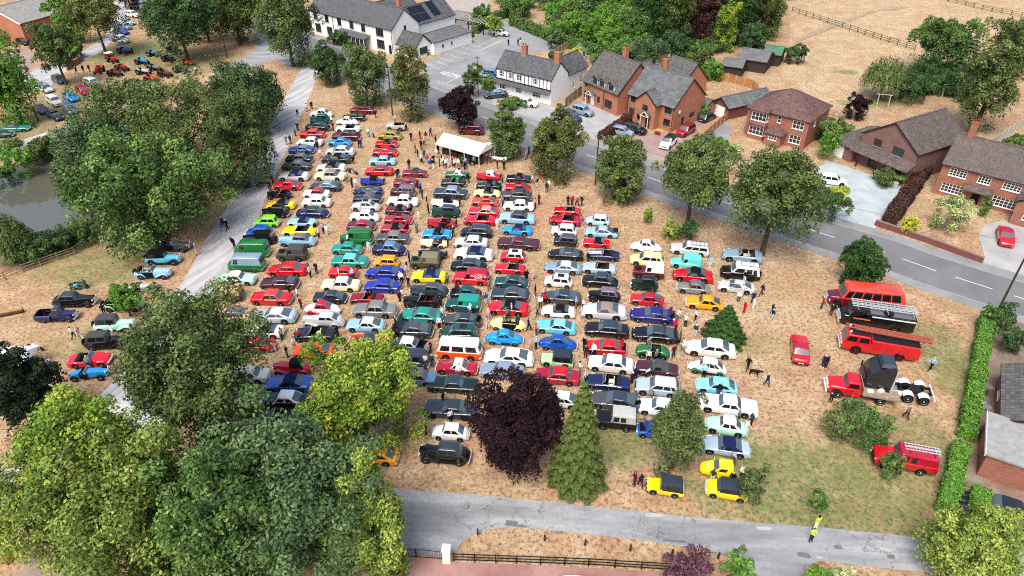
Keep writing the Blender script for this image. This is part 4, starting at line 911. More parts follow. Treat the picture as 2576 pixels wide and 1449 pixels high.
# cars parked at other headings: ground point under the middle, heading in degrees (0 = to the right, -90 = towards the camera)
def park_at(k, x, y, hd, kind, desc, bc, rc=None, **kw):
    g = at(*D(k, x, y)); kw.setdefault('group', 'visitors cars')
    return place(kind, g[0], g[1], R(hd), kw.pop('name', 'parked_car'), desc, bc, rc, **kw)
park_at('31', 232, 1215, 74, 'saloon70', 'red saloon standing alone seen from behind', 'red', 'crimson', group='show cars on the green')
for a in [('00',455,622,-38,'modern_hatch','dark teal people carrier under the verge tree','darkteal',None),('00',350,688,-38,'modern_hatch','silver hatchback beside the left verge','silver','bluegrey'),
 ('00',420,788,-42,'modern_suv','pale beige estate car on the verge','offwhite',None),('00',540,755,-40,'modern_hatch','bright blue hatchback on the verge','azure',None),
 ('00',535,845,-45,'modern_hatch','steel blue hatchback nearest the olive tree','steelblue',None),('00',428,895,-38,'modern_cabrio','black cabriolet on the verge','dark','black'),
 ('00',310,845,-35,'modern_saloon','dark grey saloon half under the left tree','darkgrey',None),('00',635,705,-40,'modern_hatch','dark red hatchback beside the olive tree','crimson',None),
 ('00',705,650,-35,'modern_suv','grey estate behind the olive tree','grey','silver'),('00',130,990,12,'coupe','teal convertible coupe by the pond lane','teal','darkgrey'),
 ('00',10,1035,15,'coupe','teal blue car cut by the left picture edge','darkteal',None),
 ('00',918,318,-28,'modern_pickup','silver pickup parked behind the tractors','silver',None),('00',918,255,-28,'modern_saloon','bright blue saloon on the far verge','royal','blue'),
 ('00',945,218,-28,'modern_hatch','grey blue hatchback on the far verge','bluegrey',None),('00',968,183,-28,'modern_saloon','silver saloon on the far verge','silver',None),
 ('00',1000,128,-25,'modern_suv','white estate on the far verge','white',None),('00',1035,62,-25,'modern_hatch','white car farthest up the far verge','white','silver'),('00',1045,25,-25,'modern_hatch','grey car beneath the dark tree top','bluegrey',None),
 ('00',185,335,-30,'modern_hatch','black car outside the gabled brick house','black',None),
 ('10',1845,268,-25,'modern_suv','silver white car in the pub car park','silver','white'),('10',1785,575,-20,'modern_hatch','blue grey car nearest the cottage gable','slate','steelblue'),('10',1765,622,-20,'modern_hatch','steel blue car in the car park corner','steelblue',None),
 ('10',1810,735,196,'modern_saloon','grey saloon on the cottage forecourt','slate','bluegrey'),
 ('20',108,795,-28,'modern_saloon','white saloon on the cottage forecourt','white',None),('20',445,905,-52,'modern_suv','dark blue grey car on the grey drive','slate',None),('20',530,862,-40,'modern_suv','silver blue estate on the grey drive','bluegrey',None),
 ('20',918,1000,-30,'modern_suv','black estate outside the ridged-roof brick house','black','dark'),('20',828,1015,-30,'modern_hatch','blue grey car by the dark hedge','bluegrey',None),
 ('20',1178,1100,-122,'modern_suv','white crossover on the pink drive','white','dark'),('20',1308,1010,-132,'modern_suv','red off-roader beside the brick house','crimson','darkred'),('20',1470,905,45,'modern_hatch','dark car between brick house and fence','dark','slate'),
 ('30',478,1385,-20,'modern_hatch','white hatchback on the pale drive','white',None),('31',1780,362,-116,'modern_saloon','red saloon on the curved drive','red','crimson'),('32',1830,1000,-28,'modern_saloon','dark plum saloon on the bungalow drive','mauve','dark'),
 ('22',560,1600,-6,'modern_saloon','white car at the bottom picture edge','white',None)]:
    park_at(*a)
park_at('Q', 655, 412, 172, 'modern_suv', 'dark red people carrier behind the marquee', 'maroon', None, extra=(x_boot_up,))
# ------------------------------------------------------------------ special vehicles
def copy_wheel(parent, wr, tw, rim, loc, s, col=None):
    t, h = wheel_meshes(wr, tw, rim)
    o = ob('wheel', t, parent, loc, (0, 0, 0 if s < 0 else math.pi)); ob('hub_cap', h, o, color=col); return o
TR_MESH = {}
def tractor(k, x, y, hd, desc, col, wcol='paint_old', wheelcol='lightgrey', cab=None, canopy=None):
    g = at(*D(k, x, y)); r = empty('farm_tractor', (g[0], g[1], 0), R(hd))
    if not TR_MESH:
        objcol('rim_paint', .5, .4, 0)
        TR_MESH['hood'] = MB().box(-.15, 1.55, -.27, .27, .78, 1.22, .04).box(1.5, 1.62, -.25, .25, .62, 1.18, .02).mesh('bonnet', 'paint_old')
        TR_MESH['chassis'] = MB().box(-1.0, 1.5, -.2, .2, .48, .8).box(-.5, -.2, -.85, .85, .55, .78).beam((1.25, -.7, .36), (1.25, .7, .36), .1, .1).mesh('chassis', 'black_metal')
        f = MB()
        for s in (-1, 1):
            pth = [(-.75 + .72 * math.cos(a), .66 + .74 * math.sin(a)) for a in np.linspace(R(35), R(165), 8)]
            v, fc = wing_mesh(pth, .45 * s, .78 * s, .02); TR_MESH['wing%d' % s] = mk('mudguard', v, fc, 'paint_old', 50)
        TR_MESH['seat'] = MB().box(-.95, -.6, -.22, .22, .95, 1.02, .03).box(-1.0, -.9, -.22, .22, 1.0, 1.3, .03).mesh('seat', 'black_metal')
        TR_MESH['wheel'] = MB().lathe([(.14, -.015), (.2, -.015), (.2, .015), (.14, .015)], 10, 'z').bar((0, 0, 0), (.25, 0, -.3), .02).mesh('steering_wheel', 'black_metal')
        TR_MESH['stack'] = MB().bar((.9, .18, 1.2), (.9, .18, 1.75), .035).mesh('exhaust', 'black_metal')
        c = MB()
        for sx in (-1.1, .05):
            for sy in (-.62, .62): c.bar((sx, sy, 1.0), (sx, sy, 2.05), .035)
        TR_MESH['frame'] = c.mesh('cab_frame', 'black_metal'); TR_MESH['roof'] = MB().box(-1.25, .2, -.75, .75, 2.05, 2.16, .05).mesh('cab_roof', 'paint_old')
    c = pc(col)
    ob('bonnet', TR_MESH['hood'], r, color=c); ob('chassis', TR_MESH['chassis'], r); ob('seat', TR_MESH['seat'], r)
    for s in (-1, 1): ob('mudguard', TR_MESH['wing%d' % s], r, color=c)
    ob('steering_wheel', TR_MESH['wheel'], r, (-.42, 0, 1.3), (0, R(-25), 0)); ob('exhaust', TR_MESH['stack'], r)
    for s in (-1, 1):
        copy_wheel(r, .66, .34, 'rim_paint', (-.75, s * .62, .66), s, pc(wheelcol)); copy_wheel(r, .36, .2, 'rim_paint', (1.25, s * .62, .36), s, pc(wheelcol))
    if cab: ob('cab_frame', TR_MESH['frame'], r); ob('cab_roof', TR_MESH['roof'], r, color=pc(cab))
    VEH.append([r, desc, 'tractor', 'vintage tractors on the verge', g[0], g[1]])
for a in [('00',940,405,-20,'blue tractor with blue canopy roof','blue','lightgrey','blue'),('00',850,470,-35,'red tractor with pale cab roof','red','lightgrey','offwhite'),('00',755,548,-80,'small red tractor facing the camera','red','red'),
 ('00',925,535,-25,'red tractor with open platform','crimson','lightgrey'),('00',872,575,-15,'rusty dark red low tractor','rust','rust'),('00',1075,485,-15,'blue tractor with orange wheels','azure','orange'),
 ('00',1160,425,-15,'blue tractor with white wheels','steelblue','white'),('00',1275,465,-20,'dark blue tractor with orange wheels','navy','orange'),('00',1085,562,-15,'grey tractor with pale wheels','lightgrey','lightgrey'),
 ('00',1170,535,-20,'dark grey tractor behind the others','grey','lightgrey'),('00',1310,395,-20,'black tractor under the big tree','dark','grey'),('00',1415,495,-30,'bright red tractor by the bare bank','red','red'),
 ('00',1365,548,-15,'dark green tractor with white wheels','blackgreen','white'),('00',1150,618,-15,'orange red tractor against the olive tree','orangered','orangered'),('00',1250,580,-20,'brown tractor behind the olive tree','rust','rust')]:
    tractor(*a[:6], wheelcol=a[6], cab=a[7] if len(a) > 7 else None)
def motorcycle(k, x, y, hd, desc, col):
    g = at(*D(k, x, y)); r = empty('motorcycle', (g[0], g[1], 0), R(hd)); r.rotation_euler = (R(8), 0, R(hd))
    t, h = wheel_meshes(.32, .11, 'alloy')
    for xx in (-.68, .68): o = ob('wheel', t, r, (xx, 0, .32)); ob('hub_cap', h, o)
    ob('frame', MB().bar((.68, 0, .32), (.45, 0, .95), .03).bar((.42, 0, .85), (-.3, 0, .75), .035).bar((-.3, 0, .75), (-.68, 0, .32), .03).bar((.4, 0, .8), (.1, 0, .3), .03).bar((.1, 0, .3), (-.68, 0, .32), .03).mesh('frame', 'black_metal'), r)
    ob('engine', MB().box(-.2, .2, -.15, .15, .28, .62, .04).mesh('engine', 'alloy'), r)
    ob('fuel_tank', MB().lathe([(.02, -.28), (.12, -.24), (.16, 0), (.12, .24), (.02, .28)], 10, 'x', (.15, 0, .88)).mesh('fuel_tank', 'paint', 60), r, color=pc(col))
    ob('saddle', MB().box(-.62, -.1, -.12, .12, .78, .88, .04).mesh('saddle', 'rubber'), r)
    ob('handlebar', MB().bar((.42, -.36, 1.05), (.42, .36, 1.05), .02).bar((.42, 0, .9), (.42, 0, 1.05), .03).mesh('handlebar', 'chrome'), r)
    ob('headlight', MB().lathe([(.05, -.06), (.09, 0), (.09, .05), (.01, .06)], 10, 'x', (.55, 0, .95)).mesh('headlight', 'lamp_glass', 40), r)
    VEH.append([r, desc, 'motorcycle', None, g[0], g[1]])
motorcycle('01', 275, 1195, -8, 'white tanked motorcycle on the grass', 'white'); motorcycle('01', 375, 1305, -20, 'dark motorcycle by the white awning', 'slate')
motorcycle('P', 1060, 890, -30, 'dark green motorcycle behind the pearl cabriolet', 'darkgreen')

def frame_root(name, k, x, y, hd, desc, cat, group=None):
    g = at(*D(k, x, y)); r = empty(name, (g[0], g[1], 0), R(hd)); VEH.append([r, desc, cat, group, g[0], g[1]]); return r
def heavy_wheels(r, xs, W, wr=.5, tw=.28, rim='alloy', dual=()):
    for i, x in enumerate(xs):
        for s in (-1, 1): copy_wheel(r, wr, tw * (1.9 if i in dual else 1), rim, (x, s * (W / 2 - tw * (.95 if i in dual else .5) + .02), wr), s)
def win(r, quad, name='side_window', mat='glass'): return ob(name, MB().add(quad, [(0, 1, 2, 3)]).mesh(name, mat), r)
def ladder_obj(r, name, a, b, wd, rungs, mat, rail=.07):
    a, b = Vector(a), Vector(b); m = MB(); s = Vector((0, wd / 2, 0))
    for q in (-s, s): m.beam(a + q, b + q, .08, rail)
    o = ob(name, m.mesh(name, mat), r); rg = MB().bar((0, -wd / 2, 0), (0, wd / 2, 0), .03).mesh('rung', mat)
    for k in range(rungs): p = a + (b - a) * ((k + .5) / rungs); ob('rung', rg, o, tuple(p))
    return o
# vintage coach
park('31', 720, 905, 'bus', 'orange red vintage bonneted coach', 'maroon', 'orangered', name='vintage_coach', cat='coach', group=None, L=8.2, phi=11)
# fire engines (front = +X)
def fire_engine(name, k, x, y, hd, desc, col, style):
    r = frame_root(name, k, x, y, hd, desc, 'fire engine', 'heavy vehicles near the hedge'); c = pc(col); L, W = 7.4, 2.2
    heavy_wheels(r, (2.25, -1.9), W, .48, .26, 'rim_paint' if style == 'red' else 'alloy', dual=(1,))
    for o in r.children:
        for q in o.children: q.color = c
    sp = dict(L=L, W=W, wr=.48, wheels=[.5 - 2.25 / L, .5 + 1.9 / L], clr=.45, sq=.8, crown=.01, endlift=1, enddrop=.3, endround=.8,
              top=[(0, 1.35), (.02, 1.5), (.36, 1.5), (.365, 2.05), (.97, 2.05), (1, 1.6)] if style == 'red' else [(0, 1.3), (.02, 1.45), (.10, 1.5), (.33, 1.55), (.335, 2.15), (1, 2.15)],
              wid=[(0, .88), (.04, .97), (.3, 1), (1, 1)] if style == 'red' else [(0, .62), (.05, .76), (.10, .84), (.14, .98), (1, 1)],
              cabin=dict(A=.01 if style == 'red' else .10, B=.05 if style == 'red' else .15, C=.345, D=.36, zr=2.3, wb=.98, wt=.88, wins=[(.05, .45), (.55, .95)], rear=False, crown=.03))
    v, f = body_mesh(sp); ob('body', mk('body', v, f, 'paint', 38), r, color=c)
    for (nm, (v, f), m, role, sm) in cabin_parts(sp): ob(nm, mk(nm, v, f, m, sm), r, color=c)
    X = lambda q: L / 2 - q * L
    ob('deck', MB().box(X(.98), X(.38), -.95, .95, 2.165 if style != 'red' else 2.065, 2.2 if style != 'red' else 2.11).mesh('deck', 'lead' if style == 'dark' else 'black_metal'), r)
    ob('cab_deck', MB().box(X(.35), X(.07), -.85, .85, 2.335, 2.36).mesh('cab_deck', 'black_metal'), r)
    ob('grille', MB().box(X(0) - .02, X(0) + .05, -.5, .5, .7, 1.25).mesh('grille', 'chrome'), r)
    for s in (-1, 1): ob('headlight', MB().lathe([(.1, -.05), (.15, 0), (.12, .06), (.01, .07)], 10, 'x').mesh('headlight', 'lamp_glass', 40), r, (X(.0) + .03, s * .78, 1.0))
    ob('bumper', MB().beam((X(0) + .12, -1.05, .6), (X(0) + .12, 1.05, .6), .1, .2).mesh('bumper', 'chrome'), r)
    for s in (-1, 1):
        for q in (.45, .60, .80): ob('locker_door', MB().box(X(q) - .42, X(q) + .42, s * 1.1 - .012 + .01 * s, s * 1.1 + .012 + .01 * s, .95, 1.75).mesh('locker_door', 'paint'), r, color=shift(c, .85))
    if style == 'red':
        for k2, (y, z) in enumerate(((-.35, 2.55), (.1, 2.7), (-.1, 2.45))): ladder_obj(r, 'ladder', (X(.02 + .12 * k2), y, z), (X(1.12), y, z - .15), .55 - .1 * k2, 14, 'wood_red', .14)
        m = MB()
        for s in (-1, 1): m.bar((X(1.12), s * .3, 2.5), (X(1.18), s * .45, 3.1), .04).bar((X(1.12), s * .3, 2.5), (X(1.02), s * .35, 1.6), .04)
        m.bar((X(1.18), -.45, 3.1), (X(1.18), .45, 3.1), .04)
        ob('escape_frame', m.mesh('escape_frame', 'wood_red'), r)
        for s in (-.5, .5): ob('bell' if s > 0 else 'lamp', MB().lathe([(.04, .25), (.1, .2), (.13, .02), (.16, 0)], 10, 'z').mesh('lamp', 'chrome', 40), r, (X(.08), s, 2.33))
        ob('front_bumper_plate', MB().box(X(0) + .0, X(0) + .06, -.25, .25, .45, .56).mesh('number_plate', 'plate'), r)
    else:
        for y in (-.75, -.35, .25): ladder_obj(r, 'ladder', (X(.12), y, 2.62), (X(1.02), y, 2.62), .36, 16, 'alloy')
        ob('gantry', MB().bar((X(.2), -1, 2.25), (X(.2), 1, 2.5), .03).bar((X(.6), -1, 2.5), (X(.6), 1, 2.5), .03).bar((X(.95), -1, 2.5), (X(.95), 1, 2.5), .03).bar((X(.6), -1, 2.5), (X(.6), -1, 2.15), .03).bar((X(.6), 1, 2.5), (X(.6), 1, 2.15), .03).mesh('gantry', 'alloy'), r)
        o = ob('spare_wheel', wheel_meshes(.5, .26, 'alloy')[0], r, (X(.62), .62, 2.36), (R(90), 0, 0))
        for s in (-1, 1):
            ob('stripe', MB().box(X(.99), X(.40), s * 1.125 - .01, s * 1.125 + .01, 1.86, 2.0).mesh('stripe', 'white_paint'), r)
            ob('stripe', MB().box(X(.40), X(.16), s * 1.105 - .012, s * 1.105 + .012, 1.35, 1.47).mesh('stripe', 'stripe_orange'), r)
simple('wood_red', 'a0564a', .6, .3, var=.2); simple('stripe_orange', 'd86a38', .5, .3, var=.05)
fire_engine('fire_engine', '31', 790, 1010, 180 - 15, 'black fire engine with silver ladders on its roof', 'black', 'dark')
fire_engine('fire_engine', '31', 815, 1205, 180 - 17, 'red fire engine with long wooden escape ladder', 'red', 'red')
# black tractor unit
def tractor_unit():
    r = frame_root('lorry_tractor_unit', '31', 965, 1518, 180 - 15, 'black lorry tractor unit without trailer', 'lorry', 'heavy vehicles near the hedge'); c = pc('dark')
    heavy_wheels(r, (2.3, -.7, -2.1), 2.5, .52, .3, 'alloy', dual=(1, 2))
    cab = MB(); V = []
    prof = [(3.55, .55), (3.6, 1.4), (3.4, 2.1), (3.15, 2.75), (2.6, 3.35), (1.2, 3.75), (1.1, 3.7), (1.1, .9), (2.0, .9), (2.1, .55)]
    n = len(prof)
    for s in (-1.2, 1.2): V += [(x, s * (1 - .06 * max(0, z - 1.4) / 2), z) for x, z in prof]
    F = [tuple(range(n)), tuple(range(2 * n - 1, n - 1, -1))] + [(i, n + i, n + (i + 1) % n, (i + 1) % n) for i in range(n)]
    ob('cab', mk('cab', V, F, 'paint'), r, color=c)
    ob('roof_fairing', MB().box(1.15, 2.5, -.95, .95, 3.6, 3.95, .2).mesh('roof_fairing', 'paint'), r, color=pc('slate'))
    win(r, [(3.605, -1.0, 1.55), (3.605, 1.0, 1.55), (3.46, .98, 2.12), (3.46, -.98, 2.12)], 'windscreen')
    for s in (-1, 1): win(r, [(3.3, s * 1.215, 1.5), (2.3, s * 1.215, 1.5), (2.3, s * 1.19, 2.3), (3.1, s * 1.19, 2.3)])
    m = MB()
    for k in range(4): m.box(1.02, 1.1, -1.0 + k * .52, -.55 + k * .52, 1.0, 3.3)
    for z in (1.5, 2.2, 2.9): m.box(.98, 1.06, -1.1, 1.1, z, z + .12)
    ob('cab_back', m.mesh('cab_back', 'black_metal'), r)
    f = MB()
    for s in (-.42, .42): f.beam((3.2, s, .85), (-2.9, s, .85), .12, .26)
    for x in (.6, -.2, -1.4, -2.8): f.beam((x, -.42, .85), (x, .42, .85), .12, .16)
    ob('chassis', f.mesh('chassis', 'black_metal'), r)
    for s in (-1, 1):
        ob('fuel_tank', MB().lathe([(.05, -.5), (.33, -.5), (.33, .5), (.05, .5)], 14, 'x', (.45, s * .88, .75)).mesh('fuel_tank', 'chrome', 40), r)
        for x in (-.7, -2.1): ob('mudguard', MB().add([(x + .5 * math.cos(a) * 1.15, s * y, .52 + .58 * math.sin(a)) for a in np.linspace(R(30), R(150), 6) for y in (.55, 1.25)], [(2 * i, 2 * i + 1, 2 * i + 3, 2 * i + 2) for i in range(5)]).mesh('mudguard', 'white_paint'), r)
    ob('fifth_wheel', MB().box(-1.9, -.9, -.45, .45, 1.02, 1.12, .04).mesh('fifth_wheel', 'black_metal'), r)
    ob('exhaust', MB().bar((.95, 1.05, .9), (.95, 1.05, 3.3), .09).mesh('exhaust', 'chrome'), r)
    for s in (-1, 1): ob('mirror', MB().box(3.4, 3.52, s * 1.35 - .08, s * 1.35 + .08, 1.7, 2.3).mesh('mirror', 'black_metal'), r); ob('headlight', MB().box(3.58, 3.64, s * .9 - .18, s * .9 + .18, .75, .98).mesh('headlight', 'lamp_glass'), r)
    ob('bumper', MB().box(3.5, 3.7, -1.22, 1.22, .4, .7, .03).mesh('bumper', 'paint'), r, color=c)
    ob('rear_bar', MB().box(-3.05, -2.95, -1.2, 1.2, .6, .85).mesh('rear_bar', 'white_paint'), r)
tractor_unit()
def flatbed():
    r = frame_root('flatbed_truck', '32', 690, 85, 180 - 15, 'red bonneted flatbed truck with wooden deck', 'truck', 'heavy vehicles near the hedge'); c = pc('red')
    heavy_wheels(r, (2.2, -1.6), 2.1, .45, .24, 'white_paint', dual=(1,))
    sp = dict(L=3.0, W=2.0, wr=.45, wheels=[.30], clr=.5, sq=.4, crown=.05, top=[(0, 1.0), (.03, 1.25), (.5, 1.4), (1, 1.4)], wid=[(0, .7), (.1, .85), (.55, 1), (1, 1)], cabin=dict(A=.5, B=.58, C=.93, D=.99, zr=2.05, wb=.95, wt=.8, wins=[(.1, .85)], crown=.07))
    v, f = body_mesh(sp); q = ob('cab', mk('cab', v, f, 'paint', 38), r, (1.75, 0, 0), color=c)
    for (nm, (v, f), m, role, sm) in cabin_parts(sp): ob(nm, mk(nm, v, f, m, sm), r, (1.75, 0, 0), color=c)
    ob('chassis', MB().box(-3.0, 1.5, -.45, .45, .6, .85).mesh('chassis', 'black_metal'), r)
    for k in range(9): y = -1.1 + (k + .5) * 2.2 / 9; ob('plank', MB().box(-3.2, .1, y - .115, y + .115, 1.0, 1.06 + .006 * (k % 3)).mesh('plank', 'plank'), r)
    ob('side_rail', MB().box(-3.25, .12, 1.11, 1.16, .92, 1.07).box(-3.25, .12, -1.16, -1.11, .92, 1.07).mesh('side_rail', 'plank'), r)
    ob('headboard', MB().box(.12, .2, -1.1, 1.1, 1.0, 1.7).mesh('headboard', 'plank'), r)
    for s in (-1, 1):
        ob('headlight', MB().lathe([(.1, -.06), (.14, 0), (.12, .05), (.01, .06)], 10, 'x').mesh('headlight', 'lamp_glass', 40), r, (3.22, s * .72, 1.0))
        ob('door', MB().box(-.5, .4, -.03, .03, .7, 1.45).mesh('door', 'paint'), r, (.95, s * 1.25, 0), (0, 0, s * R(50)), color=c)
    ob('bumper', MB().beam((3.35, -1.0, .65), (3.35, 1.0, .65), .1, .18).mesh('bumper', 'white_paint'), r); ob('grille', MB().box(3.2, 3.28, -.45, .45, .75, 1.2).mesh('grille', 'white_paint'), r)
    return r
fb = flatbed()
park('32', 1015, 668, 'lr_fire', 'red fire service off-roader with roof ladders', 'red', 'crimson', name='off_roader', cat='off-roader', group=None, L=4.9, phi=15)
for i, (nm, x, y, col, lab) in enumerate([('display_box', -.6, .45, 'white', 'white box lying on the flatbed deck'), ('folded_cloth', -1.6, .2, 'offwhite', 'white cloth spread on the flatbed deck'), ('crate', -.9, -.4, 'red', 'small red crate standing on the flatbed deck'), ('crate', -2.2, -.1, 'dark', 'small black crate on the flatbed deck rear')]):
    w_ = fb.matrix_world; p = Vector((math.cos(R(165)) * x - math.sin(R(165)) * y, math.sin(R(165)) * x + math.cos(R(165)) * y)); gg = fb.location
    o = ob(nm, MB().box(-.28, .28, -.2, .2, 0, .14 + .06 * (i % 2), .02).mesh(nm, 'cloth'), None, (gg[0] + p.x, gg[1] + p.y, 1.075), R(20 * i), color=pc(col)); tag(o, lab, 'box' if 'cloth' not in nm else 'cloth')
# ------------------------------------------------------------------ ground, roads, water
def sheet(name, pts, mat, z, dpx=True):
    P = [at(*p) if dpx else p for p in pts]
    bm = bmesh.new(); vs = [bm.verts.new((x, y, z)) for x, y in P]; f = bm.faces.new(vs); f.normal_update()
    if f.normal.z < 0: f.normal_flip()
    bmesh.ops.triangulate(bm, faces=[f]); me = bpy.data.meshes.new(name); bm.to_mesh(me); bm.free(); me.materials.append(MATS[mat])
    return struct(ob(name, me))
def smooth_line(pts, n=6):
    out = []; P = [Vector(p) for p in pts]
    for i in range(len(P) - 1):
        p0, p1, p2, p3 = P[max(0, i - 1)], P[i], P[i + 1], P[min(len(P) - 1, i + 2)]
        for k in range(n):
            t = k / n; out.append(.5 * ((2 * p1) + (p2 - p0) * t + (2 * p0 - 5 * p1 + 4 * p2 - p3) * t * t + (3 * p1 - p0 - 3 * p2 + p3) * t ** 3))
    return out + [P[-1]]
def strip(name, line, o1, o2, mat, z, thick=0):
    V = []; F = []
    for i, p in enumerate(line):
        d = (line[min(i + 1, len(line) - 1)] - line[max(i - 1, 0)]).normalized(); nrm = Vector((-d.y, d.x))
        a, b = p + nrm * o1, p + nrm * o2; V += [(a.x, a.y, z), (b.x, b.y, z)]
        if thick: V += [(a.x, a.y, z - thick), (b.x, b.y, z - thick)]
    k = 4 if thick else 2
    for i in range(len(line) - 1):
        F.append((k * i, k * i + 1, k * i + k + 1, k * i + k))
        if thick: F += [(k * i + 2, k * i, k * i + k, k * i + k + 2), (k * i + 1, k * i + 3, k * i + k + 3, k * i + k + 1)]
    return struct(ob(name, mk(name, V, F, mat)))
g = struct(ob('ground', MB().add([(-900, -200, 0), (900, -200, 0), (900, 2500, 0), (-900, 2500, 0)], [(0, 1, 2, 3)]).mesh('ground', 'dry_grass')))
sheet('field', [(1990, 20), (1985, 130), (1962, 190), (2090, 275), (2180, 250), (2300, 165), (2700, 160), (2700, -250), (1750, -250), (1900, 0)], 'field_grass', .004)
# village lane past the pond and the lane along the bottom
lane_l = [(812, 120), (775, 150), (748, 190), (722, 235), (682, 310), (656, 380), (612, 460), (566, 530), (520, 600), (472, 690), (440, 735), (360, 850), (290, 950), (200, 1060), (60, 1160), (-250, 1250)]
lane_r = [(-250, 1420), (100, 1330), (330, 1240), (420, 1060), (480, 860), (540, 740), (572, 680), (602, 620), (646, 560), (667, 500), (692, 440), (716, 390), (736, 340), (766, 270), (790, 215), (800, 180), (880, 160), (860, 130)]
sheet('lane', lane_l + lane_r, 'lane_concrete', .004)
low_u = [(-200, 1180), (400, 1190), (980, 1226), (1060, 1236), (1150, 1241), (1230, 1246), (1300, 1256), (1400, 1262), (1500, 1275), (1600, 1285), (1700, 1297), (1800, 1306), (1900, 1315), (2000, 1322), (2100, 1330), (2250, 1345), (2350, 1358), (2700, 1400)]
low_l = [(2700, 1500), (2350, 1442), (2200, 1427), (2100, 1414), (2058, 1410), (2030, 1425), (2005, 1500), (1875, 1500), (1868, 1425), (1840, 1398), (1780, 1385), (1700, 1372), (1600, 1358), (1500, 1346), (1400, 1335), (1300, 1328), (1240, 1330), (1200, 1340), (1165, 1360), (1145, 1385), (1120, 1402), (978, 1392), (960, 1360), (600, 1310), (-200, 1290)]
sheet('lane_low', low_u + low_l, 'lane_tarmac', .008)
sheet('driveway_red', [(930, 1520), (960, 1440), (982, 1396), (1118, 1406), (1160, 1414), (1400, 1424), (1680, 1440), (1690, 1520)], 'drive_red', .012)
sheet('driveway_gate', [(-50, 1500), (60, 1430), (110, 1375), (200, 1360), (330, 1500)], 'drive_pink', .012)
LOW = bpy.data.objects['lane_low']; rr_ = random.Random(11)
for i_ in range(20):
    px = rr_.uniform(1010, 2330); f_ = rr_.random(); yu, yl = interp([(p[0], p[1]) for p in low_u], px), interp(sorted((p[0], p[1]) for p in low_l if p[1] < 1440), px); cx_, cy_ = at(px, yu + (yl - yu) * (.06 + .86 * f_)); L_, W_ = rr_.uniform(.4, 2.2), rr_.uniform(.2, .6); a_ = R(-5 + rr_.uniform(-4, 4)); n_ = 10
    V_ = []
    for k_ in range(n_):
        q_ = k_ / n_ * 6.283; ex, ey = abs(math.cos(q_)) ** .35 * math.copysign(L_ / 2, math.cos(q_)) * rr_.uniform(.75, 1), abs(math.sin(q_)) ** .35 * math.copysign(W_ / 2, math.sin(q_)) * rr_.uniform(.75, 1); V_.append((cx_ + ex * math.cos(a_) - ey * math.sin(a_), cy_ + ex * math.sin(a_) + ey * math.cos(a_), .0125 + .0006 * i_))
    ob('repair_patch', mk('repair_patch', V_, [tuple(range(n_))], rr_.choice(['patch_dark', 'patch_mid', 'patch_mid', 'patch_pale'])), LOW)
# main road
cl = smooth_line([at(*p) for p in [(640, 55), (760, 105), (865, 153), (980, 203), (1097, 250), (1212, 293), (1330, 338), (1490, 394), (1653, 454), (1838, 513), (2075, 590), (2222, 634), (2317, 669), (2452, 713), (2640, 772), (2900, 850)]])
strip('road', cl, -4.0, 3.7, 'road_tarmac', .016)
strip('kerb', cl, -4.18, -4.0, 'concrete', .07, .07); strip('kerb_far', cl, 3.7, 3.86, 'concrete', .07, .07)
strip('pavement', cl, -5.6, -4.18, 'footway', .06, .06); strip('pavement_far', cl, 3.86, 5.7, 'footway', .06, .06)
acc = 0; V = []; F = []
dist = [0]
for a, b in zip(cl, cl[1:]): dist.append(dist[-1] + (b - a).length)
def along(s):
    i = int(np.searchsorted(dist, s)) - 1; i = max(0, min(i, len(cl) - 2)); t = (s - dist[i]) / (dist[i + 1] - dist[i]); return cl[i] + (cl[i + 1] - cl[i]) * t
road_o = bpy.data.objects['road']
s = 8.0; k = 0
while s < dist[-1] - 6:
    ln = 4.0 if s > dist[-1] * .62 else 2.4
    a, b = along(s), along(s + ln); d = (b - a).normalized(); n2 = Vector((-d.y, d.x)) * .06
    o = ob('lane_dash', mk('lane_dash', [(*(a - n2), .021), (*(a + n2), .021), (*(b + n2), .021), (*(b - n2), .021)], [(0, 1, 2, 3)], 'road_white'), road_o); s += 6.2
# side lanes top left, pond
sheet('lane_pond', [(-300, 330), (0, 366), (80, 345), (160, 318), (240, 300), (330, 300), (330, 330), (250, 335), (180, 340), (90, 368), (0, 392), (-300, 420)], 'lane_concrete', .004)
sheet('lane_far', [(60, 200), (85, 175), (150, 150), (215, 125), (260, 95), (285, 60), (290, 30), (285, -30), (320, -30), (318, 40), (300, 85), (255, 130), (190, 165), (150, 190), (120, 225), (70, 225)], 'lane_concrete', .004)
sheet('lane_bend', [(560, 175), (600, 150), (640, 125), (660, 90), (640, 40), (700, 60), (790, 110), (800, 150), (740, 175), (690, 150), (630, 170)], 'lane_tarmac', .012)
pond = sheet('pond', [(-300, 430), (-100, 425), (0, 420), (60, 405), (120, 400), (200, 420), (260, 470), (260, 560), (210, 590), (150, 585), (90, 600), (40, 625), (0, 640), (-100, 660), (-300, 640)], 'pond_water', .02)
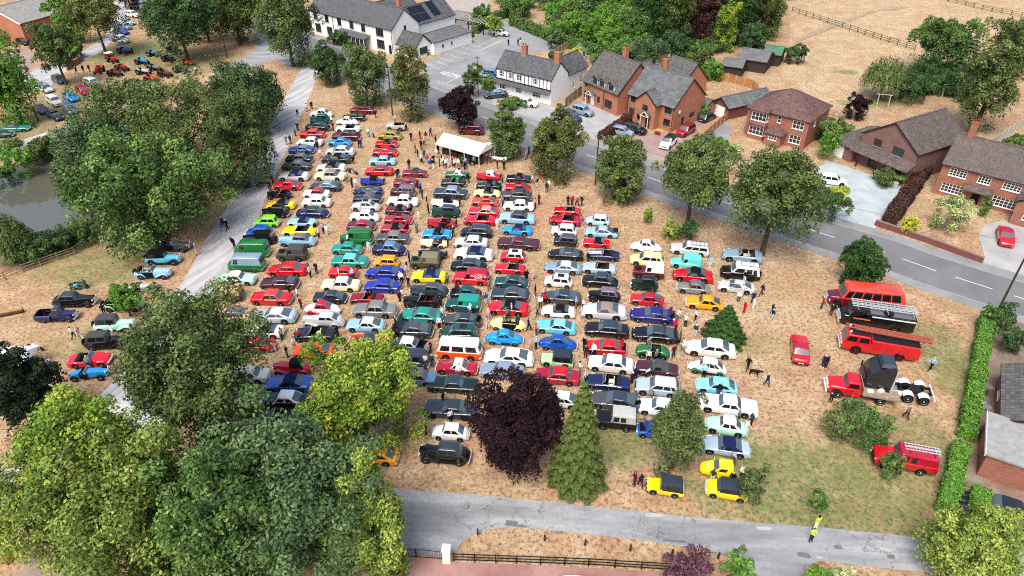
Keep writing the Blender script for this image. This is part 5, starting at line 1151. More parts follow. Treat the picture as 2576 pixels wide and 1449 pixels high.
# car park, forecourts, drives
park_o = sheet('car_park', [(1055, 205), (1078, 150), (1190, 103), (1222, 60), (1290, 46), (1350, 60), (1402, 92), (1405, 125), (1262, 142), (1246, 190), (1238, 262), (1165, 258), (1105, 236)], 'park_tarmac', .012)
def mark(x0, y0, x1, y1, w=.1, z=.017):
    a, b = Vector(at(x0, y0)), Vector(at(x1, y1)); d = (b - a).normalized(); n2 = Vector((-d.y, d.x)) * w / 2
    ob('bay_line', mk('bay_line', [(*(a - n2), z), (*(a + n2), z), (*(b + n2), z), (*(b - n2), z)], [(0, 1, 2, 3)], 'road_white'), park_o)
for (x0, y0, x1, y1) in [(1078, 162, 1107, 175), (1096, 153, 1127, 166), (1100, 143, 1146, 157), (1118, 135, 1165, 148), (1138, 125, 1183, 138), (1154, 117, 1200, 129), (1170, 109, 1216, 120), (1186, 103, 1232, 113),
    (1125, 208, 1158, 191), (1098, 204, 1172, 222), (1101, 209, 1170, 226), (1232, 70, 1300, 88), (1245, 62, 1320, 82), (1262, 55, 1330, 70), (1290, 52, 1352, 66), (1188, 104, 1214, 100), (1200, 118, 1245, 96), (1210, 126, 1260, 104), (1205, 128, 1262, 100)]: mark(x0, y0, x1, y1)
def ground_text(body, px, py, size, rz, z=.018):
    cu = bpy.data.curves.new('painted_word', 'FONT'); cu.body = body; cu.size = size; cu.align_x = 'CENTER'; cu.align_y = 'CENTER'
    tmp = bpy.data.objects.new('t', cu); COL.objects.link(tmp); me = bpy.data.meshes.new_from_object(tmp.evaluated_get(bpy.context.evaluated_depsgraph_get()))
    bpy.data.objects.remove(tmp); bpy.data.curves.remove(cu); me.materials.clear(); me.materials.append(MATS['road_white'])
    x, y = at(px, py); ob('painted_word', me, park_o, (x, y, z), rz, scale=(1, 2.3, 1))
ground_text('WELCOME', 1132, 188, 1.15, R(-38))
sheet('forecourt', [(1212, 262), (1246, 225), (1262, 236), (1390, 268), (1440, 275), (1395, 310), (1330, 300)], 'drive_grey', .008)
sheet('driveway_grey', [(1395, 305), (1440, 268), (1470, 255), (1560, 295), (1575, 300), (1500, 350), (1450, 335)], 'drive_grey', .012)
sheet('driveway_pink', [(1530, 360), (1575, 325), (1700, 345), (1745, 300), (1790, 270), (1805, 280), (1740, 345), (1690, 415), (1600, 395)], 'drive_pink', .012)
sheet('driveway_stone', [(1700, 425), (1745, 360), (1800, 310), (1845, 315), (1825, 370), (1790, 420), (1760, 455)], 'footway', .012)
sheet('driveway_pale', [(2040, 545), (2055, 470), (2045, 430), (2085, 405), (2190, 440), (2270, 470), (2240, 520), (2190, 590), (2100, 570)], 'drive_blue', .012)
sheet('driveway_curved', [(2470, 690), (2475, 640), (2462, 590), (2480, 565), (2520, 555), (2600, 570), (2650, 640), (2600, 745), (2500, 715)], 'drive_grey', .012)
sheet('patio', [(1085, 110), (1080, 60), (1070, -10), (1230, -30), (1235, 50), (1195, 95)], 'stone_patio', .006)
sheet('garden_bed', [(2480, 800), (2520, 770), (2700, 830), (2700, 1500), (2400, 1480), (2410, 1300), (2430, 1130), (2470, 1000)], 'soil', .006)
sheet('drive_top_left', [(-100, 170), (60, 120), (95, 140), (60, 200), (0, 190)], 'drive_pink', .008)

# ------------------------------------------------------------------ buildings
def tile_slope(mb, P0, P1, P2, P3, tw=.42, th=.34, lift=.045, jit=.02, rnd=random.Random(3)):
    """P0-P1 eave (left, right), P3-P2 ridge; overlapping tiles, each one raised at its lower edge"""
    P0, P1, P2, P3 = map(Vector, (P0, P1, P2, P3)); slope = ((P3 + P2) / 2 - (P0 + P1) / 2).length
    nr = max(2, int(slope / th)); nrm = (P1 - P0).cross(P3 - P0)
    if nrm.length < 1e-6: nrm = (P1 - P0).cross(P2 - P0)
    nrm.normalize()
    for i in range(nr):
        a, b = i / nr, min(1, (i + 1.15) / nr); L0, R0 = P0.lerp(P3, a), P1.lerp(P2, a); L1, R1 = P0.lerp(P3, b), P1.lerp(P2, b)
        nc = max(1, int((R0 - L0).length / tw))
        for j in range(nc):
            u0, u1 = j / nc, (j + 1) / nc - .012 * min(1, tw / .4); h = lift + rnd.uniform(-jit, jit)
            q = [L0.lerp(R0, u0) + nrm * h, L0.lerp(R0, u1) + nrm * h, L1.lerp(R1, u1) + nrm * .006, L1.lerp(R1, u0) + nrm * .006]
            mb.add(q + [L0.lerp(R0, u0) - nrm * .01, L0.lerp(R0, u1) - nrm * .01], [(0, 1, 2, 3), (4, 5, 1, 0)])
class House:
    def __init__(s, name, label, l, r, depth, eave, wall, cat='house', group=None, z0=0, W=None, ang=None, origin=None):
        a = origin or at(*l)
        if r is not None:
            b = at(*r); s.W = W or math.dist(a, b); s.ang = ang if ang is not None else math.atan2(b[1] - a[1], b[0] - a[0])
        else: s.W = W; s.ang = ang
        s.d = depth; s.e = eave; s.wall = wall
        s.root = empty(name, (a[0], a[1], 0), s.ang); tag(s.root, label, cat, group); s.open = {'F': [], 'R': [], 'L': [], 'B': []}
        s.blocks = []
    def world(s, u, v):
        c, n = math.cos(s.ang), math.sin(s.ang); x, y, _ = s.root.location; return (x + u * c - v * n, y + u * n + v * c)
    def block(s, u0, u1, v0, v1, e, ridge, axis='u', roof='gable', tile='tiles_grey', over=.3, opens=None, wall=None, z0=0, tw=.42, th=.34, tri=True, hipl=True, hipr=True):
        """one box of walls with openings and a tiled roof"""
        opens = opens or {}; wall = wall or s.wall; V = []; F = []; UV = []
        def quad(p, uv): 
            o = len(V); V.extend(p); F.append(tuple(range(o, o + len(p)))); UV.extend(uv)
        faces = {'F': ((u0, v0), (u1, v0)), 'R': ((u1, v0), (u1, v1)), 'B': ((u1, v1), (u0, v1)), 'L': ((u0, v1), (u0, v0))}
        for fk, (p, q) in faces.items():
            p, q = Vector(p), Vector(q); ln = (q - p).length; d = (q - p) / ln; inn = Vector((-d.y, d.x))
            ops = [(c - w_ / 2, c + w_ / 2, zb, zb + h, st) for (c, zb, w_, h, st) in opens.get(fk, [])]
            us = sorted({0, ln} | {x for o in ops for x in o[:2]}); zs = sorted({z0, e} | {x for o in ops for x in o[2:4]})
            for i in range(len(us) - 1):
                for j in range(len(zs) - 1):
                    cu_, cz = (us[i] + us[i + 1]) / 2, (zs[j] + zs[j + 1]) / 2
                    if any(o[0] < cu_ < o[1] and o[2] < cz < o[3] for o in ops): continue
                    a, b = p + d * us[i], p + d * us[i + 1]
                    quad([(a.x, a.y, zs[j]), (b.x, b.y, zs[j]), (b.x, b.y, zs[j + 1]), (a.x, a.y, zs[j + 1])], [(us[i], zs[j]), (us[i + 1], zs[j]), (us[i + 1], zs[j + 1]), (us[i], zs[j + 1])])
            for o in ops:
                a, b = p + d * o[0], p + d * o[1]; ai, bi = a + inn * .1, b + inn * .1
                for q4 in ([(a, o[2]), (b, o[2]), (bi, o[2]), (ai, o[2])], [(a, o[3]), (ai, o[3]), (bi, o[3]), (b, o[3])], [(a, o[2]), (ai, o[2]), (ai, o[3]), (a, o[3])], [(b, o[2]), (b, o[3]), (bi, o[3]), (bi, o[2])]):
                    quad([(v.x, v.y, z) for v, z in q4], [(0, 0)] * 4)
                s.opening(p, d, inn, o)
        if roof == 'gable':
            if axis == 'u':
                m = (v0 + v1) / 2
                for u in (u0, u1): quad([(u, v0, e), (u, v1, e), (u, m, ridge)] if u == u1 else [(u, v1, e), (u, v0, e), (u, m, ridge)], [(0, e), (v1 - v0, e), ((v1 - v0) / 2, ridge)])
            else:
                m = (u0 + u1) / 2
                for v in (v0, v1): quad([(u0, v, e), (u1, v, e), (m, v, ridge)], [(0, e), (u1 - u0, e), ((u1 - u0) / 2, ridge)])
        ob('wall', mk('wall', V, F, wall, uv=UV), s.root)
        # roof
        mb = MB(); core = MB(); o_ = over
        if roof == 'flat':
            ob('roof', MB().box(u0 - .2, u1 + .2, v0 - .2, v1 + .2, e, e + .18).mesh('roof', tile), s.root); return
        k = (ridge - e) / ((v1 - v0) / 2 if axis == 'u' else (u1 - u0) / 2); ez = e - k * o_
        if axis == 'u':
            m = (v0 + v1) / 2; a, b = u0 - o_ * .6, u1 + o_ * .6
            hl = (v1 - v0) / 2 if (roof == 'hip' and hipl) else 0; hr = (v1 - v0) / 2 if (roof == 'hip' and hipr) else 0
            if roof == 'hip': a, b = u0 - o_, u1 + o_
            f0, b0 = v0 - o_, v1 + o_; rl, rr = a + (hl + o_ if hl else 0), b - (hr + o_ if hr else 0)
            A, B, C, D_ = (a, f0, ez), (b, f0, ez), (b, b0, ez), (a, b0, ez); E, G = (rl, m, ridge), (rr, m, ridge)
            slopes = [(A, B, G, E), (C, D_, E, G)] + ([(B, C, G, G)] if hr else []) + ([(D_, A, E, E)] if hl else [])
        else:
            m = (u0 + u1) / 2; a, b = v0 - o_ * .6, v1 + o_ * .6
            hl = (u1 - u0) / 2 if (roof == 'hip' and hipl) else 0; hr = (u1 - u0) / 2 if (roof == 'hip' and hipr) else 0
            if roof == 'hip': a, b = v0 - o_, v1 + o_
            f0, b0 = u0 - o_, u1 + o_; rl, rr = a + (hl + o_ if hl else 0), b - (hr + o_ if hr else 0)
            A, B, C, D_ = (f0, b, ez), (f0, a, ez), (b0, a, ez), (b0, b, ez); E, G = (m, rr, ridge), (m, rl, ridge)
            slopes = [(A, B, G, E), (C, D_, E, G)] + ([(B, C, G, G)] if hl else []) + ([(D_, A, E, E)] if hr else [])
        for P in slopes:
            q = [Vector(x) for x in P]; qs = q if (q[2] - q[3]).length > 1e-6 else q[:3]
            n2 = (q[1] - q[0]).cross(q[2] - q[0]).normalized()
            core.add([x for x in qs] + [x - n2 * .12 for x in qs], [tuple(range(len(qs))), tuple(range(2 * len(qs) - 1, len(qs) - 1, -1))] + [(i, len(qs) + i, len(qs) + (i + 1) % len(qs), (i + 1) % len(qs)) for i in range(len(qs))])
            tile_slope(mb, *P, tw=tw, th=th)
        ro = ob('roof', core.mesh('roof', tile), s.root)
        t = ob('roof_tiles', mb.mesh('roof_tiles', tile), ro); t['kind'] = 'stuff'
        rt = MB(); E, G = Vector(E), Vector(G)
        if (E - G).length > .1: rt.bar(E + Vector((0, 0, .04)), G + Vector((0, 0, .04)), .13, 8)
        if roof == 'hip':
            for P, Q in ((A, E), (D_, E), (B, G), (C, G)):
                hip = (hl if (Vector(Q) - E).length < 1e-6 else hr) if axis == 'u' else (hr if (Vector(Q) - E).length < 1e-6 else hl)
                if hip: rt.bar(Vector(P) + Vector((0, 0, .03)), Vector(Q) + Vector((0, 0, .03)), .10, 6)
        if rt.v: ob('ridge_tiles', rt.mesh('ridge_tiles', tile), ro)
        # gutters along the eaves
        gt = MB()
        for P in slopes[:2]: gt.bar(Vector(P[0]) + Vector((0, 0, -.06)), Vector(P[1]) + Vector((0, 0, -.06)), .06, 6)
        ob('gutter', gt.mesh('gutter', 'dark_frame' if wall != 'render_white' else 'timber_black'), ro)
        if roof == 'gable':
            bb = MB()
            for P in slopes:
                for i, j in ((0, 3), (1, 2)): bb.beam(Vector(P[i]) - Vector((0, 0, .1)), Vector(P[j]) - Vector((0, 0, .1)), .05, .2)
            ob('barge_board', bb.mesh('barge_board', 'pvc_white' if wall == 'brick_gable' else 'dark_frame'), ro)
    def opening(s, p, d, inn, o):
        u0, u1, z0, z1, st = o; w_, h = u1 - u0, z1 - z0; a = p + d * u0
        base = {'w': 'pvc_white', 'd': 'timber_black', 'b': 'dark_frame'}.get(st[0], 'pvc_white')
        kind = st[1] if len(st) > 1 else 'w'
        rz = math.atan2(d.y, d.x); c0 = a + inn * .07; loc = (c0.x, c0.y, z0)
        nx = int(st[2]) if len(st) > 2 else 2; nz = int(st[3]) if len(st) > 3 else 1
        m = MB(); t = .065
        if kind == 'w':
            m.box(0, w_, -.03, .03, 0, t); m.box(0, w_, -.03, .03, h - t, h); m.box(0, t, -.03, .03, t, h - t); m.box(w_ - t, w_, -.03, .03, t, h - t)
            for i in range(1, nx): x = w_ * i / nx; m.box(x - .03, x + .03, -.025, .025, t, h - t)
            for j in range(1, nz): z = h * j / nz; m.box(t, w_ - t, -.02, .02, z - .022, z + .022)
            f = ob('window', m.mesh('window', base), s.root, loc, rz)
            ob('pane', MB().add([(t, .0, t), (w_ - t, .0, t), (w_ - t, .0, h - t), (t, .0, h - t)], [(0, 1, 2, 3)]).mesh('pane', 'house_glass'), f)
            ob('sill', MB().box(-.08, w_ + .08, -.16, 0, -.07, -.005).mesh('sill', base if base == 'pvc_white' else 'concrete'), f)
        elif kind == 'g':
            m.box(0, w_, -.02, .02, 0, h)
            for j in range(1, 5): z = h * j / 5; m.box(.05, w_ - .05, -.035, -.02, z - .03, z + .03)
            ob('garage_door', m.mesh('garage_door', base), s.root, loc, rz)
        else:
            m.box(0, w_, -.02, .02, 0, h); m.box(.12, w_ - .12, -.035, -.02, .15, h * .42); m.box(.12, w_ - .12, -.035, -.02, h * .52, h - .15)
            f = ob('door', m.mesh('door', base), s.root, loc, rz); ob('door_handle', MB().box(w_ - .14, w_ - .06, -.07, -.03, h * .46, h * .49).mesh('door_handle', 'chrome'), f)
    def chimney(s, u, v, z0, z1, wd=.8, dp=.6, mat='brick_orange', pots=2):
        V = MB().box(u - wd / 2, u + wd / 2, v - dp / 2, v + dp / 2, z0, z1); V.box(u - wd / 2 - .06, u + wd / 2 + .06, v - dp / 2 - .06, v + dp / 2 + .06, z1, z1 + .14)
        me = V.mesh('chimney', mat); l = me.uv_layers.new(name='UVMap'); 
        for lo in me.loops: c = me.vertices[lo.vertex_index].co; l.data[lo.index].uv = (c.x + c.y, c.z)
        o = ob('chimney', me, s.root)
        pm = MB().lathe([(.13, 0), (.11, .35), (.14, .4)], 10, 'z').mesh('chimney_pot', 'pot', 40)
        for i in range(pots): ob('chimney_pot', pm, o, (u - wd / 4 + i * wd / 2, v, z1 + .14))
    def dormer(s, u, v, z, w_=1.3, h=1.15, dp=2.0, tile='tiles_grey', panes='d'):
        m = MB().box(u - w_ / 2, u + w_ / 2, v, v + dp, z, z + h); o = ob('dormer', m.mesh('dormer', 'render_white'), s.root)
        rz = z + h + .55; core = MB(); mb = MB()
        A, B, E, G = (u - w_ / 2 - .2, v - .25, z + h - .12), (u - w_ / 2 - .2, v + dp + .6, z + h - .12), (u, v + dp + .6, rz), (u, v - .25, rz)
        A2, B2 = (u + w_ / 2 + .2, v - .25, z + h - .12), (u + w_ / 2 + .2, v + dp + .6, z + h - .12)
        tile_slope(mb, B, A, G, E); tile_slope(mb, A2, B2, E, G)
        core.add([A, B, E, G], [(0, 3, 2, 1)]).add([A2, B2, E, G], [(0, 1, 2, 3)]).add([(u - w_ / 2, v - .01, z + h), (u + w_ / 2, v - .01, z + h), (u, v - .01, rz)], [(0, 1, 2)])
        ob('dormer_roof', core.mesh('dormer_roof', tile), o); t = ob('roof_tiles', mb.mesh('roof_tiles', tile), o); t['kind'] = 'stuff'
        f = MB(); x0, x1 = u - w_ / 2 + .12, u + w_ / 2 - .12
        f.box(x0, x1, v - .05, v - .012, z + .1, z + .18); f.box(x0, x1, v - .05, v - .012, z + h - .1, z + h - .02)
        for x in (x0, u - .04, x1 - .08): f.box(x, x + .08, v - .05, v - .012, z + .18, z + h - .1)
        ob('window', f.mesh('window', 'timber_black'), o); ob('pane', MB().add([(x0, v - .02, z + .15), (x1, v - .02, z + .15), (x1, v - .02, z + h - .05), (x0, v - .02, z + h - .05)], [(0, 1, 2, 3)]).mesh('pane', 'house_glass'), o)
    def bars(s, name, mat, segs, wd=.1, ht=.1):
        for a, b in segs: ob(name, MB().beam(a, b, wd, ht).mesh(name, mat), s.root)
    def canopy(s, u, v, z, w_=2.0, dp=1.1, tile='tiles_grey', rise=.7):
        mb = MB(); core = MB(); A, B, E, G = (u - w_ / 2, v - dp, z), (u - w_ / 2, v, z), (u, v, z + rise), (u, v - dp, z + rise); A2, B2 = (u + w_ / 2, v - dp, z), (u + w_ / 2, v, z)
        tile_slope(mb, B, A, G, E); tile_slope(mb, A2, B2, E, G); core.add([A, B, E, G], [(0, 3, 2, 1)]).add([A2, B2, E, G], [(0, 1, 2, 3)])
        o = ob('porch_roof', core.mesh('porch_roof', tile), s.root); t = ob('roof_tiles', mb.mesh('roof_tiles', tile), o); t['kind'] = 'stuff'
        for x in (-1, 1): ob('porch_post', MB().box(u + x * (w_ / 2 - .15) - .05, u + x * (w_ / 2 - .15) + .05, v - dp + .1, v - dp + .2, 0, z).mesh('porch_post', 'white_paint'), s.root)
        ob('porch_truss', MB().beam((u - w_ / 2, v - dp, z), (u, v - dp, z + rise), .06, .1).beam((u + w_ / 2, v - dp, z), (u, v - dp, z + rise), .06, .1).beam((u - w_ / 2, v - dp, z), (u + w_ / 2, v - dp, z), .06, .1).mesh('porch_truss', 'white_paint'), s.root)
    def leanto(s, u0, u1, v, dp, z0, z1, tile, th=.34, posts=False):
        mb = MB(); P = [(u0, v - dp, z0), (u1, v - dp, z0), (u1, v, z1), (u0, v, z1)]; tile_slope(mb, *P, th=th); q = [Vector(p) for p in P]
        core = MB().add(q + [p - Vector((0, 0, .12)) for p in q], [(0, 1, 2, 3), (7, 6, 5, 4), (0, 4, 5, 1), (1, 5, 6, 2), (2, 6, 7, 3), (3, 7, 4, 0)])
        o = ob('lean_to_roof', core.mesh('lean_to_roof', tile), s.root); t = ob('roof_tiles', mb.mesh('roof_tiles', tile), o); t['kind'] = 'stuff'

# white pub
H = House('public_house', 'long white rendered pub with grey slate roof', (787, 83), (991, 139), 8.5, 5.9, 'render_white', 'pub')
Wp = H.W
up = [(Wp * f, 3.65, 1.5, 1.75, 'dw22') for f in (.07, .22, .38, .53, .67)] + [(Wp * .86, 3.55, 2.6, 1.8, 'dw32')]
lo = [(Wp * .09, .7, 2.2, 2.1, 'dw33'), (Wp * .24, .7, 2.2, 2.0, 'dw33'), (Wp * .86, .7, 2.7, 2.1, 'dw33'), (Wp * .965, .02, 1.0, 2.1, 'dd')]
H.block(0, Wp, 0, 8.5, 5.9, 9.6, opens={'F': up + lo, 'R': [(4.2, 4.2, .8, 1.7, 'dw12')]}, tile='tiles_slate', tw=.6, th=.45)
H.block(Wp + .01, Wp + 6.5, 1.0, 6.0, 2.7, 5.0, opens={'F': [(3.2, .8, 2.4, 1.5, 'dw33')], 'R': [(2.5, .7, 2.6, 1.6, 'dw33')]}, tile='tiles_slate', tw=.6, th=.45)
H.block(Wp + 1.5, Wp + 7.3, 6.01, 19, 3.0, 4.4, axis='v', roof='hip', opens={'R': [(3, 1.2, .6, .7, 'dw11'), (6, 1.2, .6, .7, 'dw11')]}, tile='felt_grey', tw=1.2, th=.9, hipl=False)
H.block(Wp - 9, Wp - 1.0, 8.51, 22, 5.2, 8.4, axis='v', tile='tiles_slate', tw=.6, th=.45)
H.block(Wp - 19, Wp - 11, 8.51, 20, 5.2, 8.2, axis='v', tile='tiles_slate', tw=.6, th=.45)
kk = (8.4 - 5.2) / 4.0
for (v0, v1, t0, t1) in [(9.2, 11.6, .12, .50), (11.7, 14.1, .12, .50), (9.2, 11.6, .54, .92), (11.7, 14.1, .54, .92), (15.5, 18, .2, .6), (15.5, 18, .62, .95)]:
    P = []
    for (v, t_) in ((v0, t0), (v1, t0), (v1, t1), (v0, t1)): P.append((Wp - 1.0 + .3 - (4.3) * t_, v, 5.2 - kk * .3 + kk * 4.3 * t_ + .12))
    ob('solar_panel', MB().add(P + [(p[0], p[1], p[2] - .05) for p in P], [(0, 1, 2, 3), (0, 4, 5, 1), (1, 5, 6, 2), (2, 6, 7, 3), (3, 7, 4, 0)]).mesh('solar_panel', 'solar'), H.root)
H.chimney(Wp - 6, 8.2, 8.5, 11.2, 1.2, .8); H.chimney(3, 4.2, 9, 10.8, 1.1, .7)
H.leanto(Wp * .40, Wp * .75, 0, 2.2, 2.7, 3.3, 'lead', th=1.2)
for k2 in range(8): u = Wp * .41 + k2 * (Wp * .33) / 7; ob('porch_post', MB().box(u - .06, u + .06, -2.1, -1.98, 0, 2.65).mesh('porch_post', 'white_paint'), H.root)
ob('porch_glazing', MB().box(Wp * .41, Wp * .52, -2.06, -2.03, .5, 2.55).box(Wp * .60, Wp * .74, -2.06, -2.03, .5, 2.55).mesh('porch_glazing', 'house_glass'), H.root)
ob('porch_wall', MB().box(Wp * .41, Wp * .52, -2.1, -2.0, 0, .5).box(Wp * .60, Wp * .74, -2.1, -2.0, 0, .5).mesh('porch_wall', 'render_white'), H.root)
ob('down_pipe', MB().bar((Wp - .15, -.1, 0), (Wp - .15, -.1, 5.8), .06).bar((Wp * .3, -.1, 0), (Wp * .3, -.1, 5.8), .06).mesh('down_pipe', 'timber_black'), H.root)
PUB = H
# black and white cottage
H = House('cottage', 'black and white timber framed cottage with grey roof', (1249, 230), (1385, 265), 6, 4.7, 'render_white')
Wc = H.W
fr = [Wc * f for f in (.10, .27, .42, .72)]
H.block(0, Wc, 0, 6.0, 4.9, 7.6, opens={'F': [(u, 3.3, 1.15, 1.15, 'ww32') for u in fr] + [(Wc * .12, .8, 1.5, 1.3, 'ww42'), (Wc * .42, .8, 1.5, 1.2, 'ww42'), (Wc * .74, .8, 1.9, 1.2, 'ww52'), (Wc * .28, .02, .95, 2.0, 'wd')], 'R': []}, tile='tiles_slate', tw=.5, th=.4, over=.12)
seg = [((0, -.05, 2.85), (Wc, -.05, 2.85)), ((0, -.05, 4.75), (Wc, -.05, 4.75))]
nseg = 15
for k2 in range(nseg + 1): u = .06 + (Wc - .12) * k2 / nseg; seg.append(((u, -.05, 2.9), (u, -.05, 4.7)))
seg = [q for q in seg if not any(abs(q[0][0] - u) < .62 and q[0][0] == q[1][0] for u in fr)]
H.bars('timber', 'timber_black', seg, .07, .2)
H.leanto(0, Wc, -.02, .9, 2.25, 2.75, 'tiles_slate')
H.block(Wc - 5.2, Wc - .01, 6.01, 13, 4.7, 7.2, axis='v', opens={'R': [(2.2, 1.2, .7, 1.2, 'ww22'), (4.8, 1.6, .8, 1.5, 'ww23')]}, tile='tiles_slate', tw=.5, th=.4)
H.block(0, 4.5, 6.01, 10, 3.2, 5.2, axis='v', tile='tiles_slate', tw=.5, th=.4)
H.chimney(Wc - .7, 3.0, 6.6, 9.3, 1.1, .9, 'brick_orange', 2); H.chimney(Wc * .36, 3.0, 6.9, 9.2, 1.1, .8, 'brick_orange', 2)
# brick house with three dormers
H = House('brick_house', 'orange brick house with three white dormer windows', (1465, 253), (1550, 292), 9, 4.1, 'brick_orange')
w_ = H.W
H.block(0, w_, 0, 9.5, 4.3, 9.0, opens={'F': [(.9, .9, 1.0, 1.3, 'dw22'), (w_ * .47, .9, .8, 1.3, 'dw22'), (w_ * .75, .7, 2.1, 1.6, 'dw42'), (w_ * .30, .02, 1.0, 2.1, 'wd'), (.9, 3.0, 1.0, 1.1, 'dw22')], 'R': []}, tile='tiles_grey')
for f in (.34, .54, .80): H.dormer(w_ * f, .02, 3.95, 1.5, 1.4)
H.canopy(w_ * .30, 0, 2.3, 2.0, 1.2); H.chimney(w_ * .55, 5.2, 8.2, 10.6, .9, .8)
for f in (.18, .62): ob('down_pipe', MB().bar((w_ * f, -.08, 0), (w_ * f, -.08, 4.2), .05).mesh('down_pipe', 'dark_frame'), H.root)
H.block(w_ * .1, w_ * .6, 9.51, 14, 3.6, 6.5, axis='v', tile='tiles_grey')
# brick house with ridged concrete tiles
H = House('brick_house', 'orange brick house with ridged grey-green tiled roof', (1576, 295), (1688, 333), 9, 4.6, 'brick_orange')
w_ = H.W
H.block(0, w_, 0, 9.5, 4.7, 8.6, opens={'F': [(1.2, 3.1, 1.3, 1.2, 'bw22'), (w_ - 1.2, 3.1, 1.5, 1.2, 'bw32'), (1.2, .8, 1.6, 1.3, 'bw32'), (w_ - 1.2, .8, 1.4, 1.3, 'bw32')], 'R': [(3.2, .02, .9, 2.0, 'bd'), (6.0, 1.2, 1.6, 1.0, 'bw32')]}, tile='tiles_green', tw=.9, th=.5)
H.block(w_ * .28, w_ * .72, -1.6, .6, 4.7, 6.6, axis='v', opens={'F': [(w_ * .22, 3.0, 1.2, 1.1, 'bw22'), (w_ * .30, .02, 1.0, 2.1, 'bd'), (w_ * .10, 1.0, .7, 1.1, 'bw11')]}, tile='tiles_green', tw=.9, th=.5)
H.canopy(w_ * .56, -1.6, 2.4, 1.9, .9, 'tiles_grey', .8); H.chimney(w_ * .35, 5.5, 8.0, 10.3, .8, .7)
ob('satellite_dish', MB().lathe([(.02, 0), (.3, .06), (.36, .12)], 14, 'x', (w_ + .1, 1.5, 3.4)).mesh('satellite_dish', 'white_paint', 40), H.root)
ob('down_pipe', MB().bar((w_ - .1, -.08, 0), (w_ - .1, -.08, 4.6), .05).bar((.1, -.08, 0), (.1, -.08, 4.6), .05).mesh('down_pipe', 'dark_frame'), H.root)
H.block(w_ - 3, w_ + .6, 9.51, 12.5, 2.5, 3.4, tile='tiles_green', tw=.9, th=.5)
# outbuildings behind
H = House('outbuilding', 'steep grey roofed brick outbuilding behind the two brick houses', (1652, 222), (1712, 246), 6, 2.6, 'brick_orange', 'outbuilding')
H.block(0, H.W, 0, 7, 2.7, 6.2, tile='tiles_grey')
H = House('garden_shed', 'small grey shed between the brick houses', (1605, 205), (1628, 216), 4, 2.2, 'fence_wood', 'shed'); H.block(0, H.W, 0, 4, 2.2, 3.6, axis='v', tile='felt_grey', tw=.8, th=.6)
H = House('garage', 'long garage with white door beside the panel fence', (1788, 284), (1822, 300), 11, 2.3, 'brick_plum', 'garage')
H.block(0, 4.2, 0, 11, 2.4, 3.7, axis='v', opens={'F': [(2.1, .02, 2.6, 2.1, 'wg')]}, tile='tiles_green', tw=1.0, th=.6)
for (nm, lab, l, r, dp, e, rg, tl) in [('shed', 'dark timber shed nearest the panel fence', (1812, 190), (1862, 197), 5, 2.3, 3.2, 'felt_grey'), ('barn', 'long dark timber barn with grey felt roof', (1852, 175), (1922, 186), 7, 2.6, 3.9, 'felt_grey'), ('shed', 'dark shed with green felt roof at the field edge', (1915, 162), (1958, 168), 6, 2.6, 3.6, 'felt_green')]:
    H = House(nm, lab, l, r, dp, e, 'pole_wood', 'shed'); H.block(0, H.W, 0, dp, e, rg, tile=tl, tw=1.2, th=.9)
# thirties brick house with hipped plum roof
H = House('brick_house', 'red brick house with hipped plum roof and white bay windows', (1870, 337), (2019, 377), 9, 5.0, 'brick_red'); w_ = H.W
H.block(0, w_, 0, 9.5, 5.1, 7.9, roof='hip', opens={'F': [(w_ * .53, 3.5, .6, 1.2, 'ww12'), (w_ * .84, 3.2, 1.9, 1.4, 'ww32'), (w_ * .84, .7, 1.9, 1.4, 'ww32')], 'R': [(3, 3.3, .8, 1.1, 'ww22')]}, tile='tiles_plum', tw=.36, th=.3)
for z in (.5, 3.0):
    H.block(w_ * .10, w_ * .36, -1.0, .0, z + 2.0, z + 2.05, roof='flat', tile='tiles_plum', opens={'F': [(w_ * .13, z + .35, w_ * .24, 1.45, 'ww42')], 'R': [(.5, z + .35, .8, 1.45, 'ww12')], 'L': [(.5, z + .35, .8, 1.45, 'ww12')]}, z0=max(0, z - .5) if z < 1 else 2.7)
H.block(w_ * .42, w_ * .68, -2.0, 0.0, 2.3, 3.1, axis='v', roof='hip', opens={'F': [(w_ * .13, 1.1, 1.4, .9, 'ww32')]}, tile='tiles_plum', tw=.36, th=.3, hipr=False)
H.leanto(w_ * .08, w_ * .38, -.0, 1.25, 5.1, 5.5, 'tiles_plum')
# dark brick house with garage
H = House('brick_house', 'dark brick gabled house with white garage door and pale drive', (2150, 405), (2282, 462), 12, 5.0, 'brick_dark'); w_ = H.W
H.block(0, w_, 0, 12, 5.0, 8.2, axis='v', opens={'F': [(w_ * .30, 3.6, 1.4, 1.2, 'bw22'), (w_ * .68, 3.4, 1.9, 1.3, 'bw32'), (w_ * .32, .05, 1.7, 2.1, 'bw22'), (w_ * .68, .6, 3.0, 1.7, 'bw42')]}, tile='tiles_brown', tw=.36, th=.32)
H.leanto(-.3, w_ + .3, -.02, 1.8, 2.35, 3.3, 'tiles_brown', th=.32)
H.block(-4.8, -.01, -1.2, 8, 2.5, 5.2, axis='u', roof='hip', opens={'F': [(1.9, .02, 2.6, 2.15, 'wg')]}, tile='tiles_brown', tw=.36, th=.32, hipr=False)
for u in (w_ * .15, w_ * .5, w_ - .2): ob('porch_post', MB().box(u - .08, u + .08, -1.7, -1.55, 0, 2.3).mesh('porch_post', 'dark_frame'), H.root)
